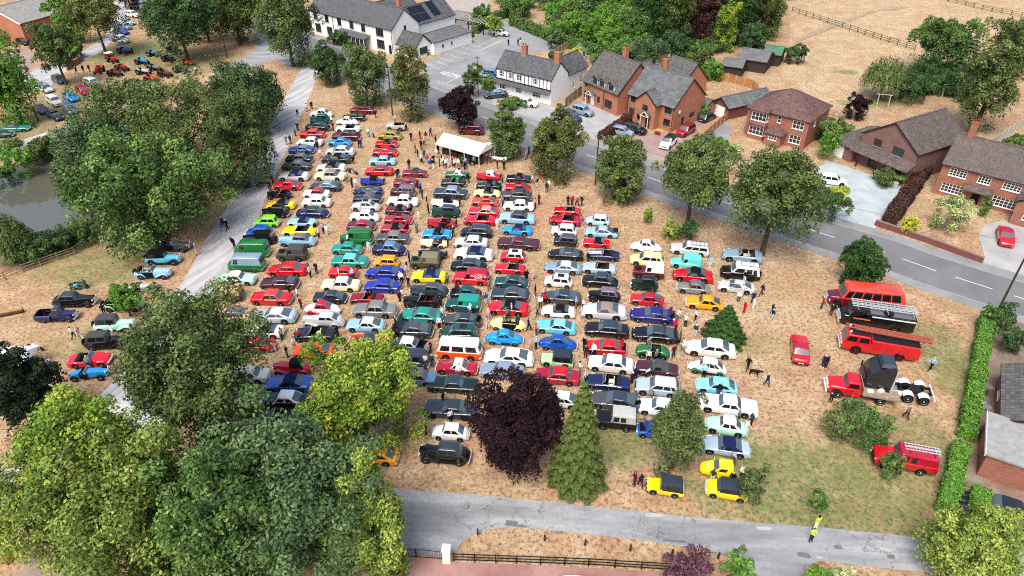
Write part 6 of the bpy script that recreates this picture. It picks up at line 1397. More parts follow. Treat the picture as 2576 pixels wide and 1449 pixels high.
# right brick house
H = House('brick_house', 'red brick house with white lattice windows at the right edge', (2345, 485), None, 9, 5.0, 'brick_red', W=17, ang=R(-41)); w_ = H.W
H.block(0, w_, 0, 9, 5.0, 8.0, opens={'F': [(2.2, 3.3, 2.2, 1.2, 'ww53'), (5.6, 3.3, 1.6, 1.2, 'ww43'), (9.0, 3.3, 2.2, 1.2, 'ww53'), (2.2, .7, 2.8, 1.4, 'ww63'), (8.9, .7, 3.0, 1.4, 'ww63'), (5.4, .02, 1.1, 2.1, 'dd')]}, tile='tiles_brown', tw=.36, th=.32)
H.leanto(3.6, 7.2, -.02, 1.3, 2.3, 2.9, 'tiles_brown', th=.32); H.chimney(1.5, 4.5, 7.6, 10, .9, .8, 'brick_red')
H.block(10.5, 17, -3.0, -.01, 3.6, 5.4, axis='v', opens={'F': [(2.0, 1.0, 1.6, 1.3, 'ww43')]}, tile='tiles_brown', tw=.36, th=.32)
# bungalow bottom right
H = House('bungalow', 'brick bungalow with flat grey roofed extension at the right edge', (2455, 1195), None, 10, 2.5, 'brick_dark', W=14, ang=R(-31)); w_ = H.W
H.block(0, 9, 0, 5.4, 2.6, 2.7, roof='flat', tile='concrete', wall='brick_red')
H.block(1.2, 12, 5.42, 14, 2.6, 5.4, axis='v', tile='tiles_grey', wall='brick_red', opens={'L': [(3, .9, 1.4, 1.2, 'ww22')]})
ob('fascia', MB().box(-.24, -.2, -.2, 5.6, 2.5, 2.8).mesh('fascia', 'pvc_white'), H.root)
# top left houses
H = House('brick_house', 'orange brick gable-ended house with pale grey roof at top left', (-42, 99), (70, 112), 14, 3.0, 'brick_orange')
H.block(0, H.W, 0, 18, 5.0, 7.9, axis='v', tile='tiles_pale', tw=.5, th=.5); H.block(-4, H.W * .42, -5, -.01, 2.4, 3.9, axis='u', tile='tiles_pale', tw=.5, th=.5)
ob('verge_trim', MB().beam((-.3, -.25, 4.8), (H.W / 2, -.25, 7.95), .08, .3).beam((H.W + .3, -.25, 4.8), (H.W / 2, -.25, 7.95), .08, .3).mesh('verge_trim', 'pvc_white'), H.root)
ob('window', MB().box(H.W + .01, H.W + .06, 4, 5.6, 1.0, 2.4).mesh('window', 'pvc_white'), H.root); ob('pane', MB().box(H.W + .06, H.W + .07, 4.15, 5.45, 1.15, 2.25).mesh('pane', 'house_glass'), H.root)
H = House('brick_house', 'distant brick house with dark roof behind the gabled one', (78, 28), (150, 34), 10, 3.2, 'brick_red'); H.block(0, H.W, 0, 9, 3.4, 6.8, tile='tiles_brown')
# summerhouse
gx, gy = at(1456, 149); r = empty('summerhouse', (gx, gy, 0)); tag(r, 'white octagonal summerhouse in the cottage garden', 'summerhouse')
def octo(rad, z): return [(rad * math.cos(R(22.5 + 45 * k)), rad * math.sin(R(22.5 + 45 * k)), z) for k in range(8)]
ob('wall', mk('wall', octo(1.5, 0) + octo(1.5, 2.3), [(i, (i + 1) % 8, 8 + (i + 1) % 8, 8 + i) for i in range(8)], 'white_paint'), r)
ob('roof', mk('roof', octo(1.8, 2.2) + octo(.5, 3.2) + octo(.5, 3.4) + [(0, 0, 3.8)], [(i, (i + 1) % 8, 8 + (i + 1) % 8, 8 + i) for i in range(8)] + [(8 + i, 8 + (i + 1) % 8, 16 + (i + 1) % 8, 16 + i) for i in range(8)] + [(16 + i, 16 + (i + 1) % 8, 24) for i in range(8)], 'felt_grey'), r)
for k2 in range(8):
    a = R(45 * k2); f = MB(); wd = .95
    for x in (-.5, 0, .5): f.box(x * wd - .03, x * wd + .03, 0, .05, .9, 2.0)
    for z in (.9, 1.45, 2.0): f.box(-.5 * wd, .5 * wd, 0, .05, z - .03, z + .03)
    o = ob('window', f.mesh('window', 'white_paint'), r, (1.40 * math.cos(a), 1.40 * math.sin(a), 0), a - R(90)); ob('pane', MB().box(-.45, .45, 0, .02, .9, 2.0).mesh('pane', 'house_glass'), o)
# pergolas behind the pub
for (px, py, W_, D_, n_, lab) in [(1110, 62, 13, 8, 16, 'pale slatted pergola nearest the pub roof'), (1182, 70, 15, 8, 18, 'grey slatted pergola beside the pub garden hedge')]:
    gx, gy = at(px, py); r = empty('pergola', (gx, gy, 0), R(-35)); tag(r, lab, 'pergola', 'pergolas in the pub garden'); sm = MB().box(-.09, .09, -D_ / 2, D_ / 2, 2.75, 2.9).mesh('slat', 'concrete_post')
    for k2 in range(n_): ob('slat', sm, r, (-W_ / 2 + W_ * k2 / (n_ - 1), 0, 0))
    pm = MB().box(-.09, .09, -.09, .09, 0, 2.6).mesh('post', 'timber_black'); bm_ = MB().box(-W_ / 2, W_ / 2, -.08, .08, 2.55, 2.74).mesh('beam', 'timber_black')
    for y in (-D_ / 2 + .4, D_ / 2 - .4):
        ob('beam', bm_, r, (0, y, 0))
        for k2 in range(4): ob('post', pm, r, (-W_ / 2 + .3 + (W_ - .6) * k2 / 3, y, 0))
# picnic tables in the pub garden
tm = MB().box(-.9, .9, -.38, .38, .72, .77).mesh('table_top', 'concrete_post'); bm2 = MB().box(-.9, .9, -.12, .12, .42, .46).mesh('bench', 'concrete_post'); lg = MB().beam((0, -.75, 0), (0, -.2, .72), .08, .05).beam((0, .75, 0), (0, .2, .72), .08, .05).beam((0, -.75, .4), (0, .75, .4), .06, .05).mesh('leg_frame', 'fence_wood')
for i, (px, py) in enumerate([(1106, 68), (1126, 58), (1150, 70), (1166, 48), (1186, 62), (1195, 82)]):
    gx, gy = at(px, py); r = empty('picnic_table', (gx, gy, 0), R(-30 + 25 * i)); ob('table_top', tm, r); ob('bench', bm2, r, (0, .7, 0)); ob('bench', bm2, r, (0, -.7, 0)); ob('leg_frame', lg, r, (.6, 0, 0)); ob('leg_frame', lg, r, (-.6, 0, 0))
    tag(r, ['pale picnic table closest to the pub wing', 'pale picnic table between wing and pergola', 'pale picnic table near the pub hedge', 'pale picnic table under the pergola edge', 'pale picnic table in the middle of the patio', 'pale picnic table by the car park hedge'][i], 'picnic table', 'picnic tables on the pub patio')
# ------------------------------------------------------------------ fences, walls, gates, poles
def polyline(pts, step):
    P = [Vector(at(*p)) for p in pts]; out = [P[0]]
    for a, b in zip(P, P[1:]):
        n = max(1, round((b - a).length / step))
        for k in range(1, n + 1): out.append(a + (b - a) * k / n)
    return out
def rail_fence(label, pts, step=2.0, h=1.15, rails=(.35, .7, 1.05), mat='fence_wood', name='rail_fence', pw=.1):
    P = polyline(pts, step); r = empty(name, (P[0].x, P[0].y, 0)); tag(r, label, 'fence'); o0 = P[0]
    pm = MB().box(-pw / 2, pw / 2, -pw / 2, pw / 2, 0, h, .01).mesh('post', mat)
    for p in P: ob('post', pm, r, (p.x - o0.x, p.y - o0.y, 0), random.uniform(-.1, .1))
    for a, b in zip(P, P[1:]):
        d = b - a; rm = MB().box(0, d.length - .01, -.02, .02, -.045, .045).mesh('rail', mat)
        for z in rails: ob('rail', rm, r, (a.x - o0.x, a.y - o0.y - .0, z + random.uniform(-.02, .02)), math.atan2(d.y, d.x))
def panel_fence(label, pts, step=1.9, h=1.7, mat='fence_orange', post='concrete_post'):
    P = polyline(pts, step); r = empty('panel_fence', (P[0].x, P[0].y, 0)); tag(r, label, 'fence'); o0 = P[0]
    pm = MB().box(-.06, .06, -.06, .06, 0, h + .1).mesh('post', post)
    for p in P: ob('post', pm, r, (p.x - o0.x, p.y - o0.y, 0))
    for a, b in zip(P, P[1:]):
        d = b - a; L = d.length; m = MB(); m.box(.07, L - .07, -.012, .012, .12, h - .03)
        n = 8
        for k in range(n): x = .07 + (L - .14) * (k + .5) / n; m.box(x - .085, x + .085, -.026, .026, .14, h - .06)
        m.box(.07, L - .07, -.04, .04, h - .05, h); m.box(.07, L - .07, -.04, .04, 0, .12)
        ob('panel', m.mesh('panel', mat), r, (a.x - o0.x, a.y - o0.y, 0), math.atan2(d.y, d.x))
rail_fence('black post and rail fence along the red drive', [(1142, 1412), (1300, 1417), (1480, 1424), (1680, 1436)], 1.9, 1.0, (.25, .58, .92), 'fence_dark', pw=.09)
rail_fence('weathered timber fence around the pond bank', [(-80, 745), (60, 685), (190, 640), (250, 605), (255, 598), (330, 560)], 2.2)
rail_fence('field fence running from the cedar to the big oak', [(1992, 30), (2100, 65), (2300, 128)], 2.6, 1.4, (.4, .85, 1.3), 'pole_wood', pw=.14)
rail_fence('pale rail fence across the paddock corner', [(1992, 112), (2110, 65), (2200, 30), (2290, 20)], 2.6, 1.2, mat='concrete_post')
rail_fence('far field fence at the top right corner', [(2365, 0), (2470, 25), (2700, 70)], 2.6, 1.4, (.4, .85, 1.3), 'pole_wood', pw=.14)
rail_fence('short fence behind the hipped roof house', [(2070, 285), (2120, 300)], 2.0, 1.1)
panel_fence('orange timber panel fence beside the garage', [(1690, 425), (1745, 375), (1800, 325), (1850, 285), (1900, 235)], 2.0, 1.6, 'fence_orange')
panel_fence('timber panel fence behind the garage garden', [(1752, 188), (1830, 205), (1890, 222), (1905, 235)], 2.0, 1.7, 'fence_orange')
panel_fence('grey timber fence beside the cottage drive', [(1420, 272), (1440, 255), (1463, 238)], 2.0, 1.9, 'fence_wood')
panel_fence('grey concrete-like fence panels behind the right house', [(2490, 372), (2530, 345), (2575, 315), (2640, 270)], 2.0, 1.8, 'concrete_post')
panel_fence('garden fence behind the summerhouse', [(1385, 150), (1420, 125), (1470, 108)], 2.0, 1.7, 'fence_wood')
def brick_wall(label, pts, h, wd, mat, name='garden_wall'):
    P = polyline(pts, 60); o0 = P[0]; r = empty(name, (o0.x, o0.y, 0)); tag(r, label, 'wall')
    for a, b in zip(P, P[1:]):
        d = b - a; L = d.length; me = MB().box(0, L, -wd / 2, wd / 2, 0, h).mesh('wall_run', mat); l = me.uv_layers.new(name='UVMap')
        for lo in me.loops: c = me.vertices[lo.vertex_index].co; l.data[lo.index].uv = (c.x + c.y, c.z)
        ob('wall_run', me, r, (a.x - o0.x, a.y - o0.y, 0), math.atan2(d.y, d.x))
        ob('coping', MB().box(0, L, -wd / 2 - .04, wd / 2 + .04, h + .001, h + .07, .02).mesh('coping', mat if mat.startswith('brick') else 'concrete'), r, (a.x - o0.x, a.y - o0.y, 0), math.atan2(d.y, d.x))
brick_wall('low brick wall along the lawn by the road', [(2200, 566), (2330, 610), (2470, 662)], .8, .3, 'brick_plum')
brick_wall('short brown wall and planter below the cottage', [(1252, 258), (1300, 275)], .7, .4, 'brick_red')
brick_wall('brick wall beside the lane at top left', [(170, 178), (205, 155), (205, 135)], 1.2, .25, 'brick_red')
brick_wall('low brick wall in front of the dark-hedged drive', [(1505, 345), (1535, 368)], .8, .3, 'brick_dark')
brick_wall('short brick wall stub at the bottom edge', [(815, 1470), (840, 1425)], 1.0, .3, 'brick_orange')
brick_wall('brick gatepost wall at the lower left corner', [(-20, 1395), (30, 1415)], 1.8, .6, 'brick_orange')
# white gateposts and black gates
for (px, py, lab) in [(972, 1398, 'white square gatepost at the end of the tree line'), (1125, 1410, 'white square gatepost beside the black fence')]:
    gx, gy = at(px, py); r = empty('gatepost', (gx, gy, 0), R(-3)); tag(r, lab, 'gatepost', 'white gateposts of the red drive')
    ob('pier', MB().box(-.3, .3, -.3, .3, 0, 1.55).mesh('pier', 'white_paint'), r); ob('cap', MB().box(-.36, .36, -.36, .36, 1.551, 1.68, .06).mesh('cap', 'white_paint'), r)
A, B = Vector(at(984, 1399)), Vector(at(1114, 1409)); mid = (A + B) / 2
for (a, b, lab) in [(A, mid, 'black iron gate leaf next to the yellow-green tree'), (mid, B, 'black iron gate leaf next to the fence post')]:
    d = (b - a); L = d.length - .06; r = empty('iron_gate', (a.x, a.y, .08), math.atan2(d.y, d.x)); tag(r, lab, 'gate', 'leaves of the black iron gate')
    ob('gate_frame', MB().bar((0, 0, 0), (0, 0, 1.2), .03).bar((L, 0, 0), (L, 0, 1.05), .03).bar((0, 0, .1), (L, 0, .1), .025).bar((0, 0, 1.05), (L, 0, .95), .025).mesh('gate_frame', 'fence_dark'), r)
    bm3 = MB().bar((0, 0, .1), (0, 0, 1.2), .012, 5).mesh('bar', 'fence_dark')
    n = int(L / .13)
    for k in range(1, n): ob('bar', bm3, r, (L * k / n, 0, 0))
# bollards on the verge
for i, (px, py) in enumerate([(1370, 1360), (1472, 1372), (1585, 1385), (1690, 1397), (1806, 1405), (1202, 1345)]):
    gx, gy = at(px, py); o = ob('verge_bollard', MB().box(-.07, .07, -.07, .07, 0, .75, .015).mesh('verge_bollard', 'pole_wood'), None, (gx, gy, 0), random.random())
    tag(o, ['dark timber bollard second from the driveway end', 'dark timber bollard third from the driveway end', 'dark timber bollard fourth from the driveway end', 'dark timber bollard fifth from the driveway end', 'dark timber bollard nearest the plum bush', 'dark timber bollard at the rounded verge corner'][i], 'bollard', 'timber bollards on the verge')
# poles and wires
POLE_TOPS = []
def pole(px, py, h, lab, r0=.13):
    x, y = at(px, py); r = empty('telegraph_pole', (x, y, 0)); tag(r, lab, 'pole', 'telegraph poles')
    ob('shaft', MB().bar((0, 0, 0), (0, 0, h), r0, 10, r0 * .7).mesh('shaft', 'pole_wood', 40), r); ob('cross_arm', MB().beam((-.55, 0, h - .35), (.55, 0, h - .35), .1, .12).mesh('cross_arm', 'pole_wood'), r)
    im = MB().lathe([(.03, 0), (.05, .06), (.03, .14)], 8, 'z').mesh('insulator', 'white_paint')
    for q in (-.45, .45): ob('insulator', im, r, (q, 0, h - .28))
    POLE_TOPS.append(Vector((x, y, h - .2)))
pole(988, 291, 9.3, 'dark telegraph pole beside the ivy-clad tree'); pole(1497, 466, 8.3, 'telegraph pole on the green by the road'); pole(572, 146, 9.5, 'telegraph pole on the bare bank by the lane'); pole(97, 305, 9.5, 'telegraph pole on the left verge')
pole(1203, 240, 7.8, 'slim telegraph pole at the car park corner', .09); pole(2505, 792, 9.5, 'leaning telegraph pole at the right hedge'); pole(530, 172, 3.0, 'short post on the bare bank near the tractors', .06)
def wire(a, b, lab, sag=.8):
    m = MB(); n = 14; prev = None
    for k in range(n + 1):
        t = k / n; p = a.lerp(b, t) - Vector((0, 0, sag * 4 * t * (1 - t)))
        if prev is not None: m.bar(prev, p, .014, 4)
        prev = p
    tag(ob('overhead_wire', m.mesh('overhead_wire', 'black_metal')), lab, 'wire', 'overhead wires')
wire(POLE_TOPS[2], POLE_TOPS[0], 'overhead wire from the bank pole to the ivy tree pole'); wire(POLE_TOPS[0], POLE_TOPS[1], 'overhead wire between the two poles on the green'); wire(POLE_TOPS[1], POLE_TOPS[5], 'overhead wire from the green to the right hedge pole', 1.2)
wire(POLE_TOPS[0], POLE_TOPS[4], 'overhead wire crossing the road to the car park pole'); wire(POLE_TOPS[3], POLE_TOPS[2], 'overhead wire from the left verge pole to the bank pole', 1.5)
# marquee
a, b = Vector(at(1101, 397)), Vector(at(1196, 418)); ang = math.atan2(b.y - a.y, b.x - a.x) - R(3)
mx, my = at(1098, 390); r = empty('marquee', (mx, my, 0), R(-34)); tag(r, 'open-sided white marquee with people inside', 'marquee'); ML, MW = 8.8, 4.4
V = [(0, 0, 2.1), (ML, 0, 2.1), (ML, MW, 2.1), (0, MW, 2.1), (0, MW / 2, 3.2), (ML, MW / 2, 3.2)]
ob('canopy', mk('canopy', V + [(x, y, z - .04) for x, y, z in V], [(0, 1, 5, 4), (2, 3, 4, 5), (6, 10, 11, 7), (8, 11, 10, 9)], 'pvc_white'), r)
ob('valance', MB().box(0, ML, -.02, .0, 1.85, 2.1).box(0, ML, MW, MW + .02, 1.85, 2.1).mesh('valance', 'pvc_white'), r)
for y in (0, MW): ob('gable_end', mk('gable_end', [(0 if y == 0 else ML, 0, 2.1), (0 if y == 0 else ML, MW, 2.1), (0 if y == 0 else ML, MW / 2, 3.18)], [(0, 1, 2)], 'pvc_white'), r)
lm = MB().bar((0, 0, 0), (0, 0, 2.1), .05).mesh('leg', 'pvc_white')
for k in range(4):
    for y in (0, MW): ob('leg', lm, r, (ML * k / 3, y, 0))
ob('rear_panel', MB().box(.3, ML - .3, MW - .03, MW - .01, .1, 2.0).mesh('rear_panel', 'concrete_post'), r)
for k in range(4): ob('counter', MB().box(.4 + k * 2.05, 2.3 + k * 2.05, 1.0, 1.6, 0, .85).mesh('counter', 'pole_wood'), r)
for i, (px, py, lab) in enumerate([(1252, 408, 'white folding table beside the marquee'), (1225, 372, 'white folding table at the marquee end')]):
    x, y = at(px, py); r = empty('folding_table', (x, y, 0), R(-20 + 45 * i)); tag(r, lab, 'table'); ob('table_top', MB().box(-1.0, 1.0, -.4, .4, .72, .76).mesh('table_top', 'white_paint'), r)
    for sx in (-.85, .85):
        for sy in (-.3, .3): ob('leg', MB().bar((sx, sy, 0), (sx, sy, .72), .025).mesh('leg', 'black_metal'), r)
# awning at left edge, bench, log, bins
x, y = at(20, 935); r = empty('awning', (x, y, 0), R(4)); tag(r, 'white awning half hidden by the dark left tree', 'awning')
ob('canopy', MB().add([(-3.5, -1.6, 2.0), (3.2, -1.6, 2.0), (3.2, 1.6, 2.0), (-3.5, 1.6, 2.0), (-3.3, 0, 2.7), (3.0, 0, 2.7)], [(0, 1, 5, 4), (2, 3, 4, 5), (1, 2, 5), (3, 0, 4)]).mesh('canopy', 'pvc_white'), r)
for sx in (-3.3, 3.0):
    for sy in (-1.5, 1.5): ob('leg', lm, r, (sx, sy, 0))
def bench(k, x, y, hd, lab):
    g = at(*D(k, x, y)); r = empty('park_bench', (g[0], g[1], 0), R(hd)); tag(r, lab, 'bench', 'timber benches')
    for i in range(3): ob('seat_slat', MB().box(-.9, .9, -.22 + i * .15, -.10 + i * .15, .43, .47).mesh('seat_slat', 'pole_wood'), r)
    for i in range(3): ob('back_slat', MB().box(-.9, .9, .22, .26, .55 + i * .14, .65 + i * .14).mesh('back_slat', 'pole_wood'), r)
    for s in (-1, 1): ob('leg', MB().beam((s * .8, -.2, 0), (s * .8, -.2, .45), .07, .07).beam((s * .8, .24, 0), (s * .8, .24, .95), .07, .07).beam((s * .8, -.2, .4), (s * .8, .24, .4), .07, .07).mesh('leg', 'pole_wood'), r)
bench('01', 1010, 460, 205, 'dark bench beside the litter bin under the big tree'); bench('01', 600, 735, 25, 'weathered bench where two people in teal sit')
x, y = at(*D('01', 60, 930)); r = empty('log_seat', (x, y, 0), R(22)); tag(r, 'sawn timber log seat at the left edge', 'log seat'); ob('log', MB().lathe([(.24, -1.6), (.27, -1.5), (.25, 1.5), (.23, 1.6)], 10, 'x', (0, 0, .25)).mesh('log', 'bark', 40), r); ob('seat_plank', MB().box(-1.6, 1.6, -.2, .2, .46, .54).mesh('seat_plank', 'fence_orange'), r)
def bin_(k, x, y, col, lab, cat='bin'):
    g = at(*D(k, x, y)); r = empty('litter_bin', (g[0], g[1], 0), random.random()); tag(r, lab, cat)
    ob('bin_body', MB().box(-.28, .28, -.28, .28, 0, .95, -.04).mesh('bin_body', 'cloth'), r, color=pc(col)); ob('lid', MB().box(-.32, .32, -.32, .32, .951, 1.08, .08).mesh('lid', 'cloth'), r, color=pc(col))
bin_('01', 1085, 400, 'darkteal', 'green litter bin under the big oak'); bin_('30', 950, 1420, 'lightgrey', 'pale wheelie bin on the pale drive')
bin_('21', 1, 1, 'black', 'x') if 0 else None
x, y = at(2415, 1285); r = empty('fodder_rack', (x, y, 0), R(-20)); tag(r, 'black corrugated store beside the bright hedge', 'store')
for k in range(5): ob('panel', MB().lathe([(.4, -1.1), (.45, -1.1), (.45, 1.1), (.4, 1.1)], 10, 'x', (0, -1.2 + k * .62, .5)).mesh('panel', 'black_metal', 40), r)
ob('front_board', MB().box(-1.3, 1.3, -1.75, -1.65, 0, .9).box(-1.3, 1.3, 1.6, 1.7, 0, 1.1).mesh('front_board', 'plank'), r)
x, y = at(2476, 1000); r = empty('bird_table', (x, y, 0)); tag(r, 'dark bird table in the gravel garden', 'bird table'); ob('post', MB().bar((0, 0, 0), (0, 0, 1.3), .05).mesh('post', 'pole_wood'), r); ob('tray', MB().box(-.35, .35, -.3, .3, 1.3, 1.38).mesh('tray', 'lead'), r)
for i, (px, py, s_) in enumerate([(2470, 1015, .4), (2485, 1030, .55), (2460, 1035, .35)]):
    x, y = at(px, py); bm = bmesh.new(); bmesh.ops.create_icosphere(bm, subdivisions=2, radius=s_)
    for v in bm.verts: v.co *= random.uniform(.8, 1.15); v.co.z *= .6
    me = bpy.data.meshes.new('boulder'); bm.to_mesh(me); bm.free(); me.materials.append(MATS['concrete']); tag(ob('boulder', me, None, (x, y, s_ * .3)), ['small boulder touching the bird table', 'flat pale boulder in the gravel garden', 'dark small boulder beside the hedge'][i], 'boulder', 'boulders in the gravel garden')
# garden arch and swing frame in the far garden
for i, (px, py, W_, lab) in enumerate([(2392, 245, 3.4, 'pale timber swing frame in the far garden'), (2218, 268, 2.0, 'small timber arch by the garden pond')]):
    x, y = at(px, py); r = empty('swing_frame', (x, y, 0), R(-20)); tag(r, lab, 'garden frame')
    for s in (-1, 1): ob('post', MB().beam((s * W_ / 2, -.6, 0), (s * W_ / 2, 0, 2.3), .1, .1).beam((s * W_ / 2, .6, 0), (s * W_ / 2, 0, 2.3), .1, .1).mesh('post', 'concrete_post'), r)
    ob('top_beam', MB().beam((-W_ / 2 - .3, 0, 2.35), (W_ / 2 + .3, 0, 2.35), .1, .12).mesh('top_beam', 'concrete_post'), r)
x, y = at(1725, 196); r = empty('garden_table', (x, y, 0), R(-25)); tag(r, 'white garden table behind the brick houses', 'table'); ob('table_top', MB().box(-1.1, 1.1, -.6, .6, .72, .78).mesh('table_top', 'white_paint'), r)
for sx in (-.9, .9): ob('leg', MB().box(sx - .05, sx + .05, -.5, .5, 0, .72).mesh('leg', 'black_metal'), r)
x, y = at(1640, 333); 
for i, (px, py) in enumerate([(1657, 340), (1650, 338)]):
    x, y = at(px, py); o = ob('planter', MB().lathe([(.22, 0), (.32, .5), (.34, .55), (.28, .55)], 12, 'z').mesh('planter', 'pot', 40), None, (x, y, 0)); tag(o, ['terracotta planter by the brick house corner', 'terracotta planter by the brick house porch'][i], 'planter', 'planters')
x, y = at(1779, 362); r = empty('garden_lamp', (x, y, 0)); tag(r, 'dark lamp post beside the panel fence drive', 'lamp post'); ob('post', MB().bar((0, 0, 0), (0, 0, 2.3), .06).mesh('post', 'black_metal'), r); ob('lantern', MB().box(-.2, .2, -.2, .2, 2.3, 2.6, .05).mesh('lantern', 'lead'), r)
x, y = at(1000, 176); r = empty('pub_sign', (x, y, 0), R(-35)); tag(r, 'blue and white pub sign beside the road', 'sign'); ob('post', MB().bar((0, 0, 0), (0, 0, 2.6), .06).mesh('post', 'black_metal'), r); ob('board', MB().box(-.5, .5, -.05, .05, 1.5, 2.7).mesh('board', 'tile_blue_door'), r); ob('panel', MB().box(-.4, .4, -.06, -.051, 1.6, 1.95).mesh('panel', 'white_paint'), r)

# ------------------------------------------------------------------ trees and shrubs
def quads_mesh(name, P, N, size, tint, mat, aspect=.8, along=None):
    n = len(P); rnd = RNG.normal(size=(n, 3))
    if along is None: T = np.cross(N, rnd)
    else: T = along - N * np.sum(along * N, axis=1, keepdims=True)
    T /= np.linalg.norm(T, axis=1, keepdims=True) + 1e-9; B = np.cross(N, T)
    s = size[:, None]; V = np.empty((n, 4, 3), dtype=np.float32)
    V[:, 0] = P - T * s; V[:, 1] = P + B * s * aspect * .7 + T * s * .1; V[:, 2] = P + T * s; V[:, 3] = P - B * s * aspect * .7 + T * s * .1
    me = bpy.data.meshes.new(name); me.vertices.add(4 * n); me.vertices.foreach_set('co', V.ravel())
    me.loops.add(4 * n); me.loops.foreach_set('vertex_index', np.arange(4 * n, dtype=np.int32)); me.polygons.add(n)
    me.polygons.foreach_set('loop_start', np.arange(0, 4 * n, 4, dtype=np.int32)); me.polygons.foreach_set('loop_total', np.full(n, 4, dtype=np.int32))
    at_ = me.attributes.new('tint', 'FLOAT', 'POINT'); at_.data.foreach_set('value', np.repeat(tint, 4).astype(np.float32))
    me.update(calc_edges=True); me.materials.append(MATS[mat]); return me
def unit(n):
    v = RNG.normal(size=(n, 3)); return v / np.linalg.norm(v, axis=1, keepdims=True)
def blob_crown(rx, ry, rz, nb, n, leaf, mat, low=-.75, name='crown', lump=1.0):
    """leaf-sized faces on the skins of many small clumps that sit on a handful of uneven boughs"""
    R3 = np.array([rx, ry, rz]); mr = (rx * ry * rz) ** (1 / 3.); nl = max(10, nb // 4)
    d = unit(nl * 4); d = d[d[:, 2] > low][:nl]; nl = len(d); LC = d * (RNG.uniform(.42, .78, nl))[:, None]; LR = RNG.uniform(.36, .58, nl)
    bi = RNG.integers(0, nl, nb * 2); bd = unit(nb * 2)
    C = (LC[bi] + bd * (LR[bi] * RNG.uniform(.7, 1.0, nb * 2))[:, None]) * R3
    inner = np.zeros(len(C), bool)
    for k in range(nl): inner |= (np.linalg.norm(C / R3 - LC[k], axis=1) < LR[k] * .5) & (bi != k)
    C = C[~inner]; nu = int(nb * .9); ud = unit(nu * 2); ud = ud[ud[:, 2] > -.85][:nu]
    C = np.concatenate([C, ud * RNG.uniform(.56, .76, len(ud))[:, None] * R3]); nb = len(C); rad = RNG.uniform(.15, .25, nb) * mr * lump ** .5
    w_ = rad ** 2 * np.where(C[:, 2] < -.3 * rz, .55, 1.0); k = np.maximum(8, (n * w_ / w_.sum())).astype(int); idx = np.repeat(np.arange(nb), k)
    dirs = unit(len(idx)); dirs[:, 2] = np.where(dirs[:, 2] < -.45, -dirs[:, 2], dirs[:, 2])
    P = C[idx] + dirs * (rad[idx] * RNG.uniform(.5, 1.12, len(idx)) ** .7)[:, None]
    N = dirs + RNG.normal(size=dirs.shape) * .6 + np.array([0, 0, .25]); N /= np.linalg.norm(N, axis=1, keepdims=True)
    ct = RNG.random(nb); tint = np.clip(ct[idx] * .7 + RNG.normal(size=len(idx)) * .14 + .15, 0, 1)
    q = np.percentile(np.hypot(P[:, 0] / rx, P[:, 1] / ry), 96); P[:, 0] /= q; P[:, 1] /= q; zu, zl = max(np.percentile(P[:, 2], 99), 1e-3), min(np.percentile(P[:, 2], 1), -1e-3)
    P[:, 2] = np.where(P[:, 2] > 0, P[:, 2] * rz / zu, P[:, 2] * rz / -zl)
    P[:, 2] = np.maximum(P[:, 2], -rz * 1.05)
    return quads_mesh(name, P, N, leaf * RNG.uniform(.6, 1.35, len(P)), tint, mat)
def cone_crown(r, h, n, leaf, mat, z0=.3, droop=.5, layers=None, name='crown'):
    t = RNG.random(n) ** 1.5 if False else 1 - np.sqrt(RNG.random(n)); a = RNG.random(n) * 2 * math.pi
    nl = layers or int(h / .8); lay = np.floor(t * nl) / nl; f = (t - lay) * nl
    lobes = 1 + .14 * np.sin(a * 7 + lay * 40) + .10 * np.sin(a * 13 + lay * 90)
    rr = r * (1 - t * .7 - lay * .3) ** .8 * lobes * (.45 + .55 * np.sqrt(RNG.random(n)))
    z = z0 + (lay + .6 / nl) * (h - z0) - droop * rr / max(r, 1e-6) * h / nl * 1.2 + RNG.normal(size=n) * .06
    P = np.stack([rr * np.cos(a), rr * np.sin(a), z], 1)
    out = np.stack([np.cos(a), np.sin(a), np.full(n, -.45 * droop * 2)], 1); out /= np.linalg.norm(out, axis=1, keepdims=True)
    N = np.stack([np.cos(a) * .5, np.sin(a) * .5, np.ones(n)], 1) + RNG.normal(size=(n, 3)) * .4; N /= np.linalg.norm(N, axis=1, keepdims=True)
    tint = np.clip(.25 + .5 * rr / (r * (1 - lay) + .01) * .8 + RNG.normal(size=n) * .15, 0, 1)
    return quads_mesh(name, P, N, leaf * RNG.uniform(.7, 1.4, n), tint, mat, .55, out)
def willow_crown(r, h, n, leaf, mat, name='crown'):
    ns = n // 26; d = unit(ns); d[:, 2] = np.abs(d[:, 2]) * .9 + .05; S0 = d * np.array([r, r, h * .5]) * RNG.uniform(.6, 1, ns)[:, None] + np.array([0, 0, h * .5])
    ln = RNG.uniform(.35, .9, ns) * S0[:, 2] * .8; P = []; tn = []; ct = RNG.random(ns)
    for k in range(26):
        t = k / 26; P.append(S0 + np.stack([d[:, 0] * .9 * t, d[:, 1] * .9 * t, -ln * t], 1) + RNG.normal(size=(ns, 3)) * .12); tn.append(ct * .7 + RNG.random(ns) * .3)
    P = np.concatenate(P); P[:, 2] = np.maximum(P[:, 2], .2); n = len(P); dd = np.tile(d, (26, 1))
    N = dd + RNG.normal(size=(n, 3)) * .5 + np.array([0, 0, .3]); N /= np.linalg.norm(N, axis=1, keepdims=True); al = np.tile(np.array([0, 0, -1.]), (n, 1)) + RNG.normal(size=(n, 3)) * .25
    return quads_mesh(name, P, N, leaf * RNG.uniform(.7, 1.4, n), np.concatenate(tn), mat, .4, al)
